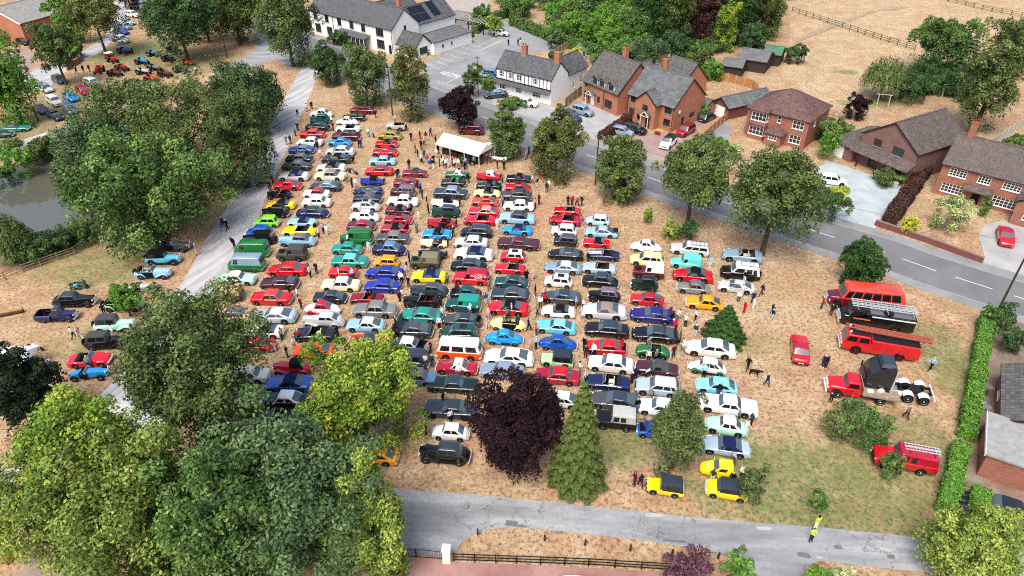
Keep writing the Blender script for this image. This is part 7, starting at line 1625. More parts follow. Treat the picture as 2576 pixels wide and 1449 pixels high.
def trunk_mesh(h, r, crown_r, crown_z, nbr=7):
    m = MB(); m.bar((0, 0, -.1), (0, 0, .5), r * 1.5, 9, r * 1.05); m.bar((0, 0, .5), (.1, .05, h), r * 1.05, 9, r * .6)
    for k in range(nbr):
        a = k * 2.4 + random.random(); z = h * random.uniform(.65, 1.0); e = (math.cos(a) * crown_r * .6, math.sin(a) * crown_r * .6, crown_z + random.uniform(-.1, .5) * crown_r * .5)
        m.bar((.08, .04, z), e, r * .42, 6, r * .12)
        for q in range(2): b = a + random.uniform(-.8, .8); m.bar(tuple(Vector((.08, .04, z)).lerp(Vector(e), .6)), (math.cos(b) * crown_r * .85, math.sin(b) * crown_r * .85, e[2] + random.uniform(-.2, .3) * crown_r * .4), r * .18, 5, r * .06)
    return m.mesh('trunk', 'bark', 60)
LEAFN, LEAFS = 1.7, .80
TREES = []
def tree(base, top, wpx, label, mat, kind='blob', n=9000, leaf=.22, nb=46, clear=.16, depth=1.0, name='tree', cat='tree', group=None, hmul=1, lump=1.0, tr=None, low=-.92):
    """base: picture point of the foot; top: picture height of the tip; wpx: picture width of the crown"""
    g = at(*base); h = max(.6, hz(g, top)) * hmul; sc = .819 * (base[1] + 478) / CAM_H
    # the tip leans towards the viewer's far side: estimate crown radius at its own distance
    d0 = math.hypot(g[0], g[1]); zc = g[1] * CT + CAM_H * ST; zc2 = g[1] * CT + (CAM_H - h * .55) * ST; rad = wpx / 2 / (FOC / zc2) * .93
    # the far rim of a wide crown hides the true height: take it off
    g = ((base[0] - 1288) / FOC * zc2, g[1])
    r = empty(name, (g[0], g[1], 0), random.random() * 6.28); tag(r, label, cat, group)
    if clear < .2: clear *= .45
    if kind == 'blob':
        td = math.tan(PITCH + math.atan(((base[1] + top) / 2 - 724.5) / FOC)); cz0 = h * clear; k_ = h - cz0; rz = max((k_ * k_ - (rad * .8 * td) ** 2) / (2 * k_), k_ * .3)
        me = blob_crown(rad, rad * depth, rz, nb, int(n * LEAFN), leaf * LEAFS, mat, low=low, lump=lump); ob('crown', me, r, (0, 0, cz0 + rz))
        if tr != 0: ob('trunk', trunk_mesh(cz0 + rz * .7, tr or max(.06, h * .022), rad, cz0 + rz), r)
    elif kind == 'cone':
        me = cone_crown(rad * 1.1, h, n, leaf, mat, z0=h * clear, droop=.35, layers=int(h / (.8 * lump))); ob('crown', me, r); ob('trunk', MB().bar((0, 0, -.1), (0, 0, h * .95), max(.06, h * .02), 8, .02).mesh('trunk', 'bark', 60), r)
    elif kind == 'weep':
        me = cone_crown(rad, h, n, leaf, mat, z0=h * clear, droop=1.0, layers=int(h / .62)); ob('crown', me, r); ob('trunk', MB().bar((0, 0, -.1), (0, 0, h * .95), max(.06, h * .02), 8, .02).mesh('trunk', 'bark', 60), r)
    elif kind == 'willow':
        me = willow_crown(rad, h * .97, n, leaf, mat); ob('crown', me, r); ob('trunk', trunk_mesh(h * .6, max(.08, h * .022), rad * .8, h * .6), r)
    return r
T = tree
T((375, 585), 322, 400, 'huge bright green oak beside the pond', 'leaf_green', n=26000, leaf=.26, nb=95, clear=.12, lump=.75)
T((595, 470), 235, 190, 'grey olive tree leaning over the pale lane', 'leaf_olive', n=14000, leaf=.22, nb=60, clear=.1)
T((455, 430), 195, 280, 'feathery olive tree behind the big oak', 'leaf_willow', n=15000, leaf=.22, nb=80, lump=.7)
T((320, 420), 205, 250, 'feathery olive tree in front of the tractors', 'leaf_olive', n=15000, leaf=.22, nb=80, lump=.7)
T((232, 470), 300, 190, 'bluish green conifer-like tree by the pond lane', 'leaf_blue', n=11000, leaf=.22, nb=60)
T((618, 330), 165, 225, 'dark glossy green oak beside the top of the lane', 'leaf_dark', n=15000, leaf=.25, nb=70, clear=.12)
T((445, 152), -45, 190, 'large dark green tree sheltering the tractors', 'leaf_dark', n=16000, leaf=.3, nb=70, clear=.2)
T((585, 112), -60, 150, 'dark cedar behind the bare bank', 'leaf_conifer', n=10000, leaf=.3, nb=60)
T((505, 105), -60, 120, 'olive conifer beside the dark cedar', 'leaf_olive', n=9000, leaf=.3, nb=50)
T((718, 168), -40, 160, 'spreading olive cedar near the pub corner', 'leaf_olive', n=14000, leaf=.28, nb=70, clear=.1)
T((822, 212), 108, 92, 'compact dark green tree at the top of the green', 'leaf_dark', n=8000, leaf=.24, nb=40, clear=.06)
T((916, 268), 118, 118, 'dark olive lime tree beside the telegraph pole', 'leaf_olive', n=10000, leaf=.22, nb=50, clear=.05)
T((1030, 298), 118, 108, 'ivy-clad pale green tree beside the telegraph pole', 'leaf_grey', n=9000, leaf=.22, nb=46, clear=.05)
T((1152, 330), 222, 106, 'dark purple tree beside the marquee', 'leaf_purple', n=9000, leaf=.22, nb=44, clear=.2)
T((1278, 392), 278, 104, 'small open green tree next to the marquee', 'leaf_olive', n=8500, leaf=.22, nb=40, clear=.15)
T((1400, 452), 283, 138, 'dense lime tree by the road opposite the dormer house', 'leaf_grey', n=13000, leaf=.21, nb=56, clear=.05)
T((1568, 505), 340, 138, 'dense rounded lime tree opposite the pink drive', 'leaf_willow', n=13000, leaf=.21, nb=56, clear=.05)
T((1748, 562), 350, 190, 'tall open-crowned tree with visible trunk by the road', 'leaf_willow', n=13000, leaf=.22, nb=56, clear=.30)
T((1845, 520), 392, 110, 'second light crown overlapping the open-crowned tree', 'leaf_bright', n=6000, leaf=.22, nb=36, clear=.25) if 0 else None
T((1950, 640), 378, 236, 'broad dark lime tree with stout trunk by the road', 'leaf_olive', n=17000, leaf=.21, nb=70, clear=.27)
T((2172, 716), 606, 104, 'small upright tree behind the vintage coach', 'leaf_spruce', n=8000, leaf=.18, nb=40, clear=.04)
T((1828, 852), 750, 104, 'dark green spruce on the show field', 'leaf_spruce', 'cone', n=30000, leaf=.10, clear=.02, lump=.45, hmul=.82)
T((1295, 1180), 952, 240, 'wide dark purple beech on the show field', 'leaf_purple', n=22000, leaf=.17, nb=90, clear=.06, lump=.8)
T((1462, 1212), 958, 165, 'weeping olive conifer beside the purple beech', 'leaf_conifer', 'weep', n=52000, leaf=.11, clear=.02)
T((1708, 1178), 990, 142, 'small green tree in front of the white American car', 'leaf_willow', n=10000, leaf=.14, nb=50, clear=.14)
T((905, 1120), 855, 300, 'bright yellow-green maple among the parked cars', 'leaf_maple', n=21000, leaf=.2, nb=85, clear=.1, lump=.8)
T((475, 1110), 712, 400, 'large dark olive ash covering the lane', 'leaf_olive', n=26000, leaf=.19, nb=110, clear=.12, lump=.75)
T((215, 1360), 975, 330, 'light green sycamore at lower left', 'leaf_maple', n=20000, leaf=.18, nb=90, clear=.12, lump=.75)
T((330, 1440), 1070, 420, 'mid green sycamore in the lower left corner', 'leaf_sycamore', n=24000, leaf=.18, nb=110, clear=.1, lump=.75)
T((60, 1400), 1120, 260, 'thin pale tree at the lower left edge', 'leaf_lime', n=9000, leaf=.16, nb=60, clear=.15, lump=.7)
T((725, 1410), 1045, 440, 'big blue-green sycamore at the bottom', 'leaf_blue', n=24000, leaf=.19, nb=110, clear=.06, lump=.75)
T((560, 1470), 1110, 300, 'dark leaved tree at the bottom edge', 'leaf_green', n=16000, leaf=.19, nb=90, clear=.08, lump=.75)
T((910, 1430), 1165, 225, 'lime green tree beside the white gatepost', 'leaf_lime', n=16000, leaf=.16, nb=70, clear=.06)
T((45, 1070), 868, 180, 'near-black leaved tree at the left edge', 'leaf_nearblack', n=13000, leaf=.18, nb=60)
T((2, 660), 520, 110, 'dark willow overhanging the pond at the left edge', 'leaf_olive', 'willow', n=8000, leaf=.2)
T((10, 310), 95, 130, 'bright green tree at the left edge above the lane', 'leaf_bright', n=10000, leaf=.26, nb=60, clear=.08)
T((137, 215), 62, 108, 'dark verge tree with a leaning trunk', 'leaf_olive', n=9000, leaf=.26, nb=50, clear=.3)
T((240, 142), -20, 150, 'airy grey-green tree by the far lane', 'leaf_grey', n=8000, leaf=.28, nb=56, clear=.3, lump=.8)
T((165, 110), -30, 95, 'fresh green tree between the top left houses', 'leaf_bright', n=8000, leaf=.3, nb=50)
T((315, 25), -70, 80, 'dark tree at the top of the far verge', 'leaf_purple', n=5000, leaf=.3, nb=40)
T((312, 795), 716, 76, 'bright green sapling among the vintage cars', 'leaf_bright', n=5000, leaf=.14, nb=30, clear=.25)
T((2465, 1460), 1280, 235, 'pale lime tree in the lower right corner', 'leaf_lime', n=17000, leaf=.15, nb=80, clear=.08)
T((2375, 185), 45, 155, 'bright crowned oak at the field edge', 'leaf_green', n=12000, leaf=.26, nb=60, clear=.2)
T((2232, 248), 130, 108, 'windswept willow in the far garden', 'leaf_willow', 'willow', n=9000, leaf=.24)
T((2510, 330), 55, 150, 'tall spreading willow at the right edge', 'leaf_willow', n=14000, leaf=.24, nb=80, lump=.7)
T((2440, 210), 80, 70, 'dark conifer behind the field oak', 'leaf_dark', 'cone', n=6000, leaf=.26)
T((2560, 180), 50, 110, 'olive tree at the upper right edge', 'leaf_olive', n=8000, leaf=.28, nb=50)
T((1828, 130), 8, 62, 'bright yellow-green columnar conifer', 'leaf_maple', n=8000, leaf=.22, nb=44, clear=.02)
for i, (bx, by, ty, wp, mt, lb) in enumerate([(1660, 130, -80, 80, 'leaf_spruce', 'dark tall conifer directly above the outbuilding roof'), (1710, 135, -60, 90, 'leaf_conifer', 'dark tall conifer second along the wood'), (1765, 125, -70, 90, 'leaf_brown', 'brownish tall conifer in the middle of the wood'), (1870, 110, -70, 90, 'leaf_spruce', 'dark conifer right of the yellow-green column'), (1925, 95, -50, 110, 'leaf_conifer', 'ragged cedar at the paddock edge'), (1625, 70, -70, 90, 'leaf_dark', 'dark conifer at the pub end of the wood'), (1895, 150, 60, 60, 'leaf_dark', 'bushy dark conifer above the barn')]):
    T((bx, by), ty, wp, lb, mt, n=9000, leaf=.28, nb=50, clear=.03, group='conifers behind the houses')
def shrub(base, top, wpx, label, mat, n=2500, leaf=.14, nb=20, name='shrub', group=None, depth=1.0, cat='shrub'):
    return tree(base, top, wpx, label, mat, n=n, leaf=leaf, nb=nb, clear=.0, name=name, cat=cat, group=group, depth=depth, tr=0, low=-.2)
SH = [((1395, 60), 5, 90, 'round green bush left of the far car park corner', 'leaf_bright'), ((1300, 45), -15, 90, 'bush above the far end of the car park', 'leaf_green'), ((1440, 105), 30, 110, 'broad green bush behind the summerhouse', 'leaf_bright'),
 ((1530, 115), 15, 110, 'tall bright bush in the middle of the far hedge', 'leaf_bright'), ((1600, 120), 20, 100, 'bright bush closest to the dark conifers', 'leaf_green'), ((1490, 60), -30, 120, 'upper green bush in the far hedge', 'leaf_green'), ((1570, 45), -40, 110, 'topmost bright bush in the far hedge', 'leaf_bright'),
 ((1560, 165), 105, 90, 'apple-like bush behind the dormer house', 'leaf_green'), ((1630, 180), 95, 110, 'grey green spreading bush behind the outbuilding', 'leaf_blue'), ((1700, 165), 75, 80, 'dark bush under the conifers', 'leaf_dark'), ((1760, 170), 100, 90, 'round green bush beside the dark shed', 'leaf_green'), ((1790, 200), 150, 60, 'ivy bush at the shed wall', 'leaf_bright'),
 ((1395, 125), 75, 40, 'bluish conical bush by the cottage hedge', 'leaf_blue'), ((1400, 165), 130, 60, 'low bush in the cottage garden', 'leaf_olive'), ((1450, 165), 120, 40, 'golden flowering bush near the summerhouse', 'leaf_gold'),
 ((1190, 245), 160, 60, 'ragged shrub at the cottage corner', 'leaf_olive'), ((1230, 225), 190, 40, 'green shrub by the cottage forecourt', 'leaf_bright'), ((1280, 272), 245, 80, 'clipped hedge-like shrub before the cottage', 'leaf_green'), ((1245, 90), 40, 50, 'pale bush beside the pub pergola', 'leaf_lime'), ((1215, 70), 15, 60, 'green bush behind the pergola', 'leaf_green'),
 ((860, 110), 75, 70, 'climber bush against the pub front', 'leaf_dark'), ((880, 118), 95, 40, 'small bush under the pub window', 'leaf_green'), ((2160, 300), 240, 70, 'dark purple round bush in the far garden', 'leaf_purple'), ((2300, 255), 180, 110, 'dark laurel bush under the far willow', 'leaf_dark'), ((2330, 235), 190, 60, 'bright bush beneath the field oak', 'leaf_bright'), ((2440, 250), 205, 110, 'dark hedge bush under the right willow', 'leaf_dark'),
 ((2110, 370), 300, 100, 'green shrub between the two brick houses', 'leaf_green'), ((2085, 400), 330, 60, 'loose shrub beside the garage', 'leaf_bright'), ((2060, 345), 310, 60, 'small shrub against the hipped house', 'leaf_olive'), ((2085, 550), 475, 110, 'low dark juniper mound beside the road', 'leaf_dark'), ((2110, 510), 470, 70, 'golden mound shrub beside the pale drive', 'leaf_gold'), ((2240, 462), 425, 90, 'brownish shrub before the dark brick house', 'leaf_olive'),
 ((2290, 583), 543, 56, 'round golden ball shrub on the lawn', 'leaf_gold'), ((2392, 575), 488, 108, 'large cream variegated ball shrub', 'leaf_variegated'), ((2480, 540), 495, 40, 'green climber beside the black front door', 'leaf_green'), ((2410, 400), 340, 60, 'dark ivy bush around the garden statue', 'leaf_dark'), ((2445, 395), 345, 60, 'pale golden bush behind the right house', 'leaf_gold'), ((2555, 390), 340, 80, 'garden shrubs behind the right house roof', 'leaf_green'),
 ((1630, 562), 522, 28, 'small reddish sapling on the green', 'leaf_maple'), ((1690, 598), 552, 60, 'pale green shrub on the green beside a darker one', 'leaf_lime'), ((1736, 606), 555, 58, 'dark green shrub on the green', 'leaf_dark'),
 ((2120, 1100), 1018, 90, 'upright olive shrub beside the flatbed truck', 'leaf_willow'), ((2185, 1115), 1030, 130, 'glossy spreading laurel beside the flatbed truck', 'leaf_green'), ((2150, 1050), 1003, 60, 'bluish shrub nearest the flatbed wheel', 'leaf_blue'), ((2245, 1210), 1140, 60, 'sapling in front of the red fire off-roader', 'leaf_green'), ((2060, 1285), 1235, 50, 'small bush on the green near the marshals', 'leaf_green'), ((1898, 1262), 1170, 80, 'open apple sapling beside the yellow mini', 'leaf_olive'),
 ((1740, 1485), 1390, 160, 'plum-purple bush at the bottom edge', 'leaf_plum'), ((1860, 1475), 1393, 84, 'bright green clipped ball at the bottom edge', 'leaf_bright'), ((2060, 1490), 1425, 100, 'low green bush at the bottom right verge', 'leaf_bright'), ((2130, 1480), 1430, 70, 'flowering bush at the bottom right verge', 'leaf_variegated'), ((2530, 820), 765, 80, 'dark laurel at the right edge hedge', 'leaf_dark'), ((2545, 880), 820, 80, 'round dark green bush in the right garden', 'leaf_dark'), ((2500, 830), 770, 50, 'loose green bush at the leaning pole', 'leaf_green'),
 ((40, 445), 375, 80, 'bright green reeds on the pond edge', 'leaf_bright'), ((100, 400), 345, 90, 'rough bank shrubs above the pond', 'leaf_olive'), ((120, 640), 575, 100, 'bank bush between the pond and the fence', 'leaf_dark'), ((60, 660), 605, 100, 'reedy bank bush at the left', 'leaf_green'), ((200, 615), 560, 90, 'leafy bank bush nearest the big oak', 'leaf_green'), ((5, 470), 420, 60, 'dark reeds at the left pond corner', 'leaf_dark'),
 ((175, 150), 110, 60, 'clipped hedge bush beside the far lane', 'leaf_bright'), ((120, 130), 95, 40, 'dark bush beside the gabled house', 'leaf_dark'), ((70, 1150), 1060, 110, 'dead straw-coloured shrub at the left', 'leaf_tan'), ((1500, 250), 215, 30, 'small shrub before the dormer house', 'leaf_green'), ((1765, 300), 260, 40, 'shrub by the garage garden', 'leaf_green'), ((1730, 205), 175, 50, 'garden shrub beside the white table', 'leaf_dark'),
 ((1810, 395), 345, 60, 'bright bush before the hipped roof house', 'leaf_bright'), ((1850, 400), 365, 40, 'pale flowering bush by the bay window', 'leaf_variegated'), ((1795, 410), 375, 60, 'roadside bush behind the open-crowned tree', 'leaf_green'), ((2000, 160), 110, 60, 'bramble heap at the paddock corner', 'leaf_dark')]
for b, t_, wp, lb, mt in SH:
    sc = .819 * (b[1] + 478) / CAM_H; rad = wp / 2 / sc; lf = max(.10, .16 * 14 / sc) if sc < 20 else .11
    shrub(b, t_, wp, lb, mt, n=int(min(5200, 900 + 420 * rad * rad)), leaf=lf * 1.15, nb=int(14 + rad * 5))
# hedges
def hedge(label, pts, wd, h, mat, n=6000, leaf=.12, core='fence_dark'):
    P = [Vector(at(*p)) for p in pts]; o0 = P[0]; r = empty('hedge', (o0.x, o0.y, 0)); tag(r, label, 'hedge'); seg = [(b - a).length for a, b in zip(P, P[1:])]; tot = sum(seg); PP = []; NN = []
    for (a, b), L in zip(zip(P, P[1:]), seg):
        d = (b - a).normalized(); q = Vector((-d.y, d.x)); k = int(n * L / tot); u = RNG.random(k) * L; side = RNG.random(k); hh = h * (1 + .07 * np.sin(u * 1.7) + .05 * np.sin(u * 4.1)); ww = wd / 2 * (1 + .12 * np.sin(u * 1.1 + 1))
        pos = np.zeros((k, 3)); nr = np.zeros((k, 3)); topm = side < .4; l_ = (side >= .4) & (side < .7); r_ = side >= .7
        off = np.where(topm, RNG.uniform(-1, 1, k), np.where(l_, 1, -1)) * ww; z = np.where(topm, hh, RNG.random(k) * hh)
        pos[:, 0] = a.x + d.x * u + q.x * off; pos[:, 1] = a.y + d.y * u + q.y * off; pos[:, 2] = z; pos += RNG.normal(size=pos.shape) * .07
        sg = np.where(topm, 0, np.where(l_, 1, -1)); nr[:, 0] = q.x * sg; nr[:, 1] = q.y * sg; nr[:, 2] = np.where(topm, 1, .3); PP.append(pos); NN.append(nr)
        ob('stem_mass', MB().box(.25, L - .25, -wd / 2 * .75, wd / 2 * .75, 0, h * .85).mesh('stem_mass', 'hedge_core'), r, (a.x - o0.x, a.y - o0.y, 0), math.atan2(d.y, d.x))
    for e_, dd in ((P[0], (P[0] - P[1]).normalized()), (P[-1], (P[-1] - P[-2]).normalized())):
        q = Vector((-dd.y, dd.x)); k = int(n * wd / tot * .8); u = RNG.uniform(-wd / 2, wd / 2, k); pos = np.stack([e_.x + q.x * u, e_.y + q.y * u, RNG.random(k) * h], 1) + RNG.normal(size=(k, 3)) * .08; PP.append(pos); NN.append(np.tile(np.array([dd.x, dd.y, .4]), (k, 1)))
    PP = np.concatenate(PP); PP[:, 0] -= o0.x; PP[:, 1] -= o0.y; NN = np.concatenate(NN) + RNG.normal(size=PP.shape) * .5; NN /= np.linalg.norm(NN, axis=1, keepdims=True)
    ob('foliage', quads_mesh('foliage', PP, NN, leaf * RNG.uniform(.7, 1.4, len(PP)), np.clip(.5 + RNG.normal(size=len(PP)) * .25, 0, 1), mat), r)
simple('hedge_core', '2c3a20', .9, .1, var=.3)
hedge('long bright green clipped hedge along the right side', [(2475, 815), (2452, 950), (2424, 1105)], 1.25, 1.5, 'leaf_bright', 15000, .10)
hedge('lower bright hedge section beside the fire off-roader', [(2408, 1140), (2390, 1225), (2372, 1290)], 1.2, 1.4, 'leaf_bright', 8000, .11)
hedge('small clipped hedge beside the black store', [(2455, 1255), (2447, 1300)], 1.1, 1.4, 'leaf_bright', 2000, .11)
hedge('dark copper hedge between the two right-hand drives', [(2320, 440), (2280, 500), (2235, 562)], 1.8, 1.7, 'leaf_brown', 8000, .14)
hedge('brown leaved hedge beside the pink drive', [(1580, 305), (1545, 332), (1512, 352)], 1.3, 1.3, 'leaf_brown', 4000, .14)
hedge('green hedge between pub wall and car park', [(1070, 140), (1110, 123), (1188, 92)], 1.2, 1.2, 'leaf_green', 4500, .16)
hedge('green hedge beyond the pub patio', [(1195, 85), (1225, 58), (1280, 40)], 1.6, 2.0, 'leaf_green', 4500, .18)
hedge('clipped hedge around the far lane garden', [(150, 135), (190, 128), (200, 118)], 1.2, 1.1, 'leaf_lime', 2500, .18)
hedge('overgrown hedge along the far lawn', [(1290, 62), (1420, 115), (1500, 140), (1640, 165)], 2.4, 2.2, 'leaf_green', 9000, .2)

# overgrown belt of bushes and dark conifers behind the gardens
BM = [blob_crown(1, 1, 1, 40, 5200, .052, m, low=-.2, name='foliage') for m in ('leaf_bright', 'leaf_green', 'leaf_dark', 'leaf_olive', 'leaf_nearblack', 'leaf_conifer')]
ORD = 'first second third fourth fifth sixth seventh eighth ninth tenth eleventh twelfth'.split()
def belt(x0, x1, y0, y1, sx, sy, kinds, wr, hr, label, group, keep=lambda x, y: True, name='bush'):
    y = y0; row = 0
    while y <= y1:
        x = x0 + random.uniform(0, sx); kth = 0
        while x <= x1:
            px, py = x + random.uniform(-8, 8), y + random.uniform(-6, 6)
            if keep(px, py):
                g = at(px, py); rad = random.uniform(*wr); h = random.uniform(*hr); r = empty(name, (g[0], g[1], 0), random.random() * 6)
                tag(r, '%s, %s row down, %s from the left' % (label, ORD[row], ORD[kth]), name, group); kth += 1; ob('foliage', BM[random.choice(kinds)], r, (0, 0, h * .5), scale=(rad, rad, h * .55))
            x += sx
        y += sy; row += 1 if kth else 0
belt(1410, 1650, 8, 150, 42, 24, (0, 0, 1, 1, 3), (2.6, 4.2), (3.5, 6.5), 'green bush in the overgrown belt', 'bushes in the overgrown belt', lambda x, y: y < 60 + (x - 1380) * .5)
belt(1240, 1420, -20, 30, 45, 22, (0, 1, 3), (2.6, 4.0), (3, 5), 'green bush beyond the car park', 'bushes beyond the car park')
belt(1655, 1985, -30, 95, 48, 32, (4, 4, 5, 2), (3, 4.6), (7, 12), 'dark conifer in the wood', 'crowded conifers in the wood', lambda x, y: y < 95 - (x - 1900) * .5 if x > 1900 else True, 'conifer')
belt(1660, 1860, 105, 150, 44, 24, (1, 2, 2, 3), (2.2, 3.4), (2.5, 4.5), 'dark bush below the conifers', 'bushes at the wood edge', lambda x, y: abs(x - 1828) > 30)
belt(1480, 1660, 160, 190, 46, 22, (1, 2, 3), (1.8, 2.8), (1.8, 3), 'low bush on the garden bank', 'bushes on the garden bank', lambda x, y: x < 1640)
belt(470, 640, -40, 60, 50, 34, (3, 2, 5), (4, 5.5), (9, 13), 'olive tree behind the bare bank', 'trees behind the bare bank', lambda x, y: True, 'tree')
belt(2290, 2470, 195, 240, 44, 22, (2, 2, 4), (2, 3.2), (2.5, 4.5), 'dark bush under the far trees', 'bushes under the far trees')
belt(0, 250, 590, 640, 50, 26, (2, 1, 3), (1.5, 2.5), (1.5, 2.6), 'bush on the near pond bank', 'bushes on the pond bank', lambda x, y: y > 600 + (120 - x) * .28 and y < 640 + (120 - x) * .25)
belt(-20, 240, 345, 405, 46, 24, (0, 1, 1), (1.5, 2.6), (1.5, 2.8), 'reedy bush on the far pond bank', 'reeds on the far pond bank', lambda x, y: y > 372 + (120 - x) * .12 and y < 408)
# ------------------------------------------------------------------ people
def person_mesh(pose):
    """one continuous skinned figure, facing +X; returns body, top, trousers, hair and shoe meshes"""
    J = dict(pel=(0, 0, .95), wai=(0, 0, 1.10), che=(0, 0, 1.34), nec=(.0, 0, 1.50), hea=(.02, 0, 1.60), top=(.01, 0, 1.74),
             hl=(0, .10, .90), kl=(.02, .11, .49), al=(-.01, .11, .08), tl=(.15, .12, .035), hr=(0, -.10, .90), kr=(.02, -.11, .49), ar=(-.01, -.11, .08), tr=(.15, -.12, .035),
             sl=(0, .18, 1.43), el=(-.02, .24, 1.15), wl=(.06, .24, .90), fl=(.09, .23, .80), sr=(0, -.18, 1.43), er=(-.02, -.24, 1.15), wr=(.06, -.24, .90), fr=(.09, -.23, .80))
    if pose == 'walk': J.update(kl=(.20, .10, .52), al=(.25, .10, .10), tl=(.40, .10, .07), kr=(-.08, -.10, .50), ar=(-.30, -.10, .13), tr=(-.17, -.10, .04), el=(-.14, .24, 1.18), wl=(-.14, .25, .93), fl=(-.12, .25, .84), er=(.08, -.24, 1.16), wr=(.24, -.22, .98), fr=(.31, -.21, .92))
    if pose == 'arms': J.update(el=(.02, .26, 1.17), wl=(.25, .10, 1.18), fl=(.32, .05, 1.18), er=(.02, -.26, 1.17), wr=(.25, -.08, 1.12), fr=(.32, -.03, 1.13))
    if pose == 'lean':
        for k in ('wai', 'che', 'nec', 'hea', 'top', 'sl', 'sr', 'el', 'er', 'wl', 'wr', 'fl', 'fr'):
            x, y, z = J[k]; a = R(38); dz = z - .95; J[k] = (x * math.cos(a) + dz * math.sin(a), y, .95 + dz * math.cos(a) - x * math.sin(a))
    if pose == 'sit': 
        J = {k: (x, y, z - .42) for k, (x, y, z) in J.items()}; J.update(kl=(.42, .12, .52), al=(.42, .12, .08), tl=(.57, .12, .035), kr=(.42, -.12, .52), ar=(.42, -.12, .08), tr=(.57, -.12, .035), wl=(.28, .18, .60), fl=(.36, .16, .58), wr=(.28, -.18, .60), fr=(.36, -.16, .58))
    E = [('pel', 'wai'), ('wai', 'che'), ('che', 'nec'), ('nec', 'hea'), ('hea', 'top'), ('pel', 'hl'), ('hl', 'kl'), ('kl', 'al'), ('al', 'tl'), ('pel', 'hr'), ('hr', 'kr'), ('kr', 'ar'), ('ar', 'tr'),
         ('che', 'sl'), ('sl', 'el'), ('el', 'wl'), ('wl', 'fl'), ('che', 'sr'), ('sr', 'er'), ('er', 'wr'), ('wr', 'fr')]
    rad = dict(pel=.155, wai=.145, che=.165, nec=.065, hea=.105, top=.085, hl=.10, hr=.10, kl=.065, kr=.065, al=.045, ar=.045, tl=.04, tr=.04, sl=.075, sr=.075, el=.05, er=.05, wl=.035, wr=.035, fl=.035, fr=.035)
    ks = list(J); me = bpy.data.meshes.new('skel'); me.from_pydata([J[k] for k in ks], [(ks.index(a), ks.index(b)) for a, b in E], [])
    o = bpy.data.objects.new('skel', me); COL.objects.link(o); o.modifiers.new('s', 'SKIN'); sv = me.skin_vertices[0].data
    for i, k in enumerate(ks): sv[i].radius = (rad[k] * .9, rad[k] * (1.0 if k not in ('che', 'wai', 'pel') else .8)); sv[i].use_root = (k == 'pel')
    sd_ = o.modifiers.new('d', 'SUBSURF'); sd_.levels = 1
    body = bpy.data.meshes.new_from_object(o.evaluated_get(bpy.context.evaluated_depsgraph_get())); bpy.data.objects.remove(o)
    body.name = 'person'; body.materials.clear(); body.materials.append(MATS['skin_oc'])
    body.polygons.foreach_set('use_smooth', [True] * len(body.polygons))
    segs = [(Vector(J[a]), Vector(J[b]), (a, b)) for a, b in E]
    def near(p):
        best = None
        for a, b, n in segs:
            d = b - a; t = max(0, min(1, (p - a).dot(d) / max(1e-6, d.length_squared))); q = (p - a - d * t).length
            if best is None or q < best[0]: best = (q, n, t)
        return best[1], best[2]
    groups = dict(top=[], trousers=[], hair=[], shoe=[], shoe2=[])
    legs = {('pel', 'hl'), ('hl', 'kl'), ('kl', 'al'), ('pel', 'hr'), ('hr', 'kr'), ('kr', 'ar')}
    for f in body.polygons:
        n, t = near(f.center)
        if n in (('al', 'tl'), ('ar', 'tr')): groups['shoe' if n[0] == 'al' else 'shoe2'].append(f)
        elif n in legs or n == ('pel', 'wai') and t < .35: groups['trousers'].append(f)
        elif n in (('hea', 'top'), ('nec', 'hea')):
            c = f.center - Vector(J['hea'])
            if f.center.z > J['hea'][2] - .02 and (f.normal.x < .35 or f.normal.z > .6): groups['hair'].append(f)
        elif n in (('wl', 'fl'), ('wr', 'fr')): pass
        else: groups['top'].append(f)
    out = {'body': body}
    for k, fs in groups.items():
        used = sorted({v for f in fs for v in f.vertices}); mp = {u: i for i, u in enumerate(used)}; g_ = .012 if k != 'hair' else .02
        out[k] = mk(k, [body.vertices[u].co + body.vertices[u].normal * g_ for u in used], [tuple(mp[v] for v in f.vertices) for f in fs], 'cloth', 180)
    return out
objcol('skin_oc', .6, .3, 0, .05)
POSES = {p: person_mesh(p) for p in ('stand', 'walk', 'arms', 'lean', 'sit')}
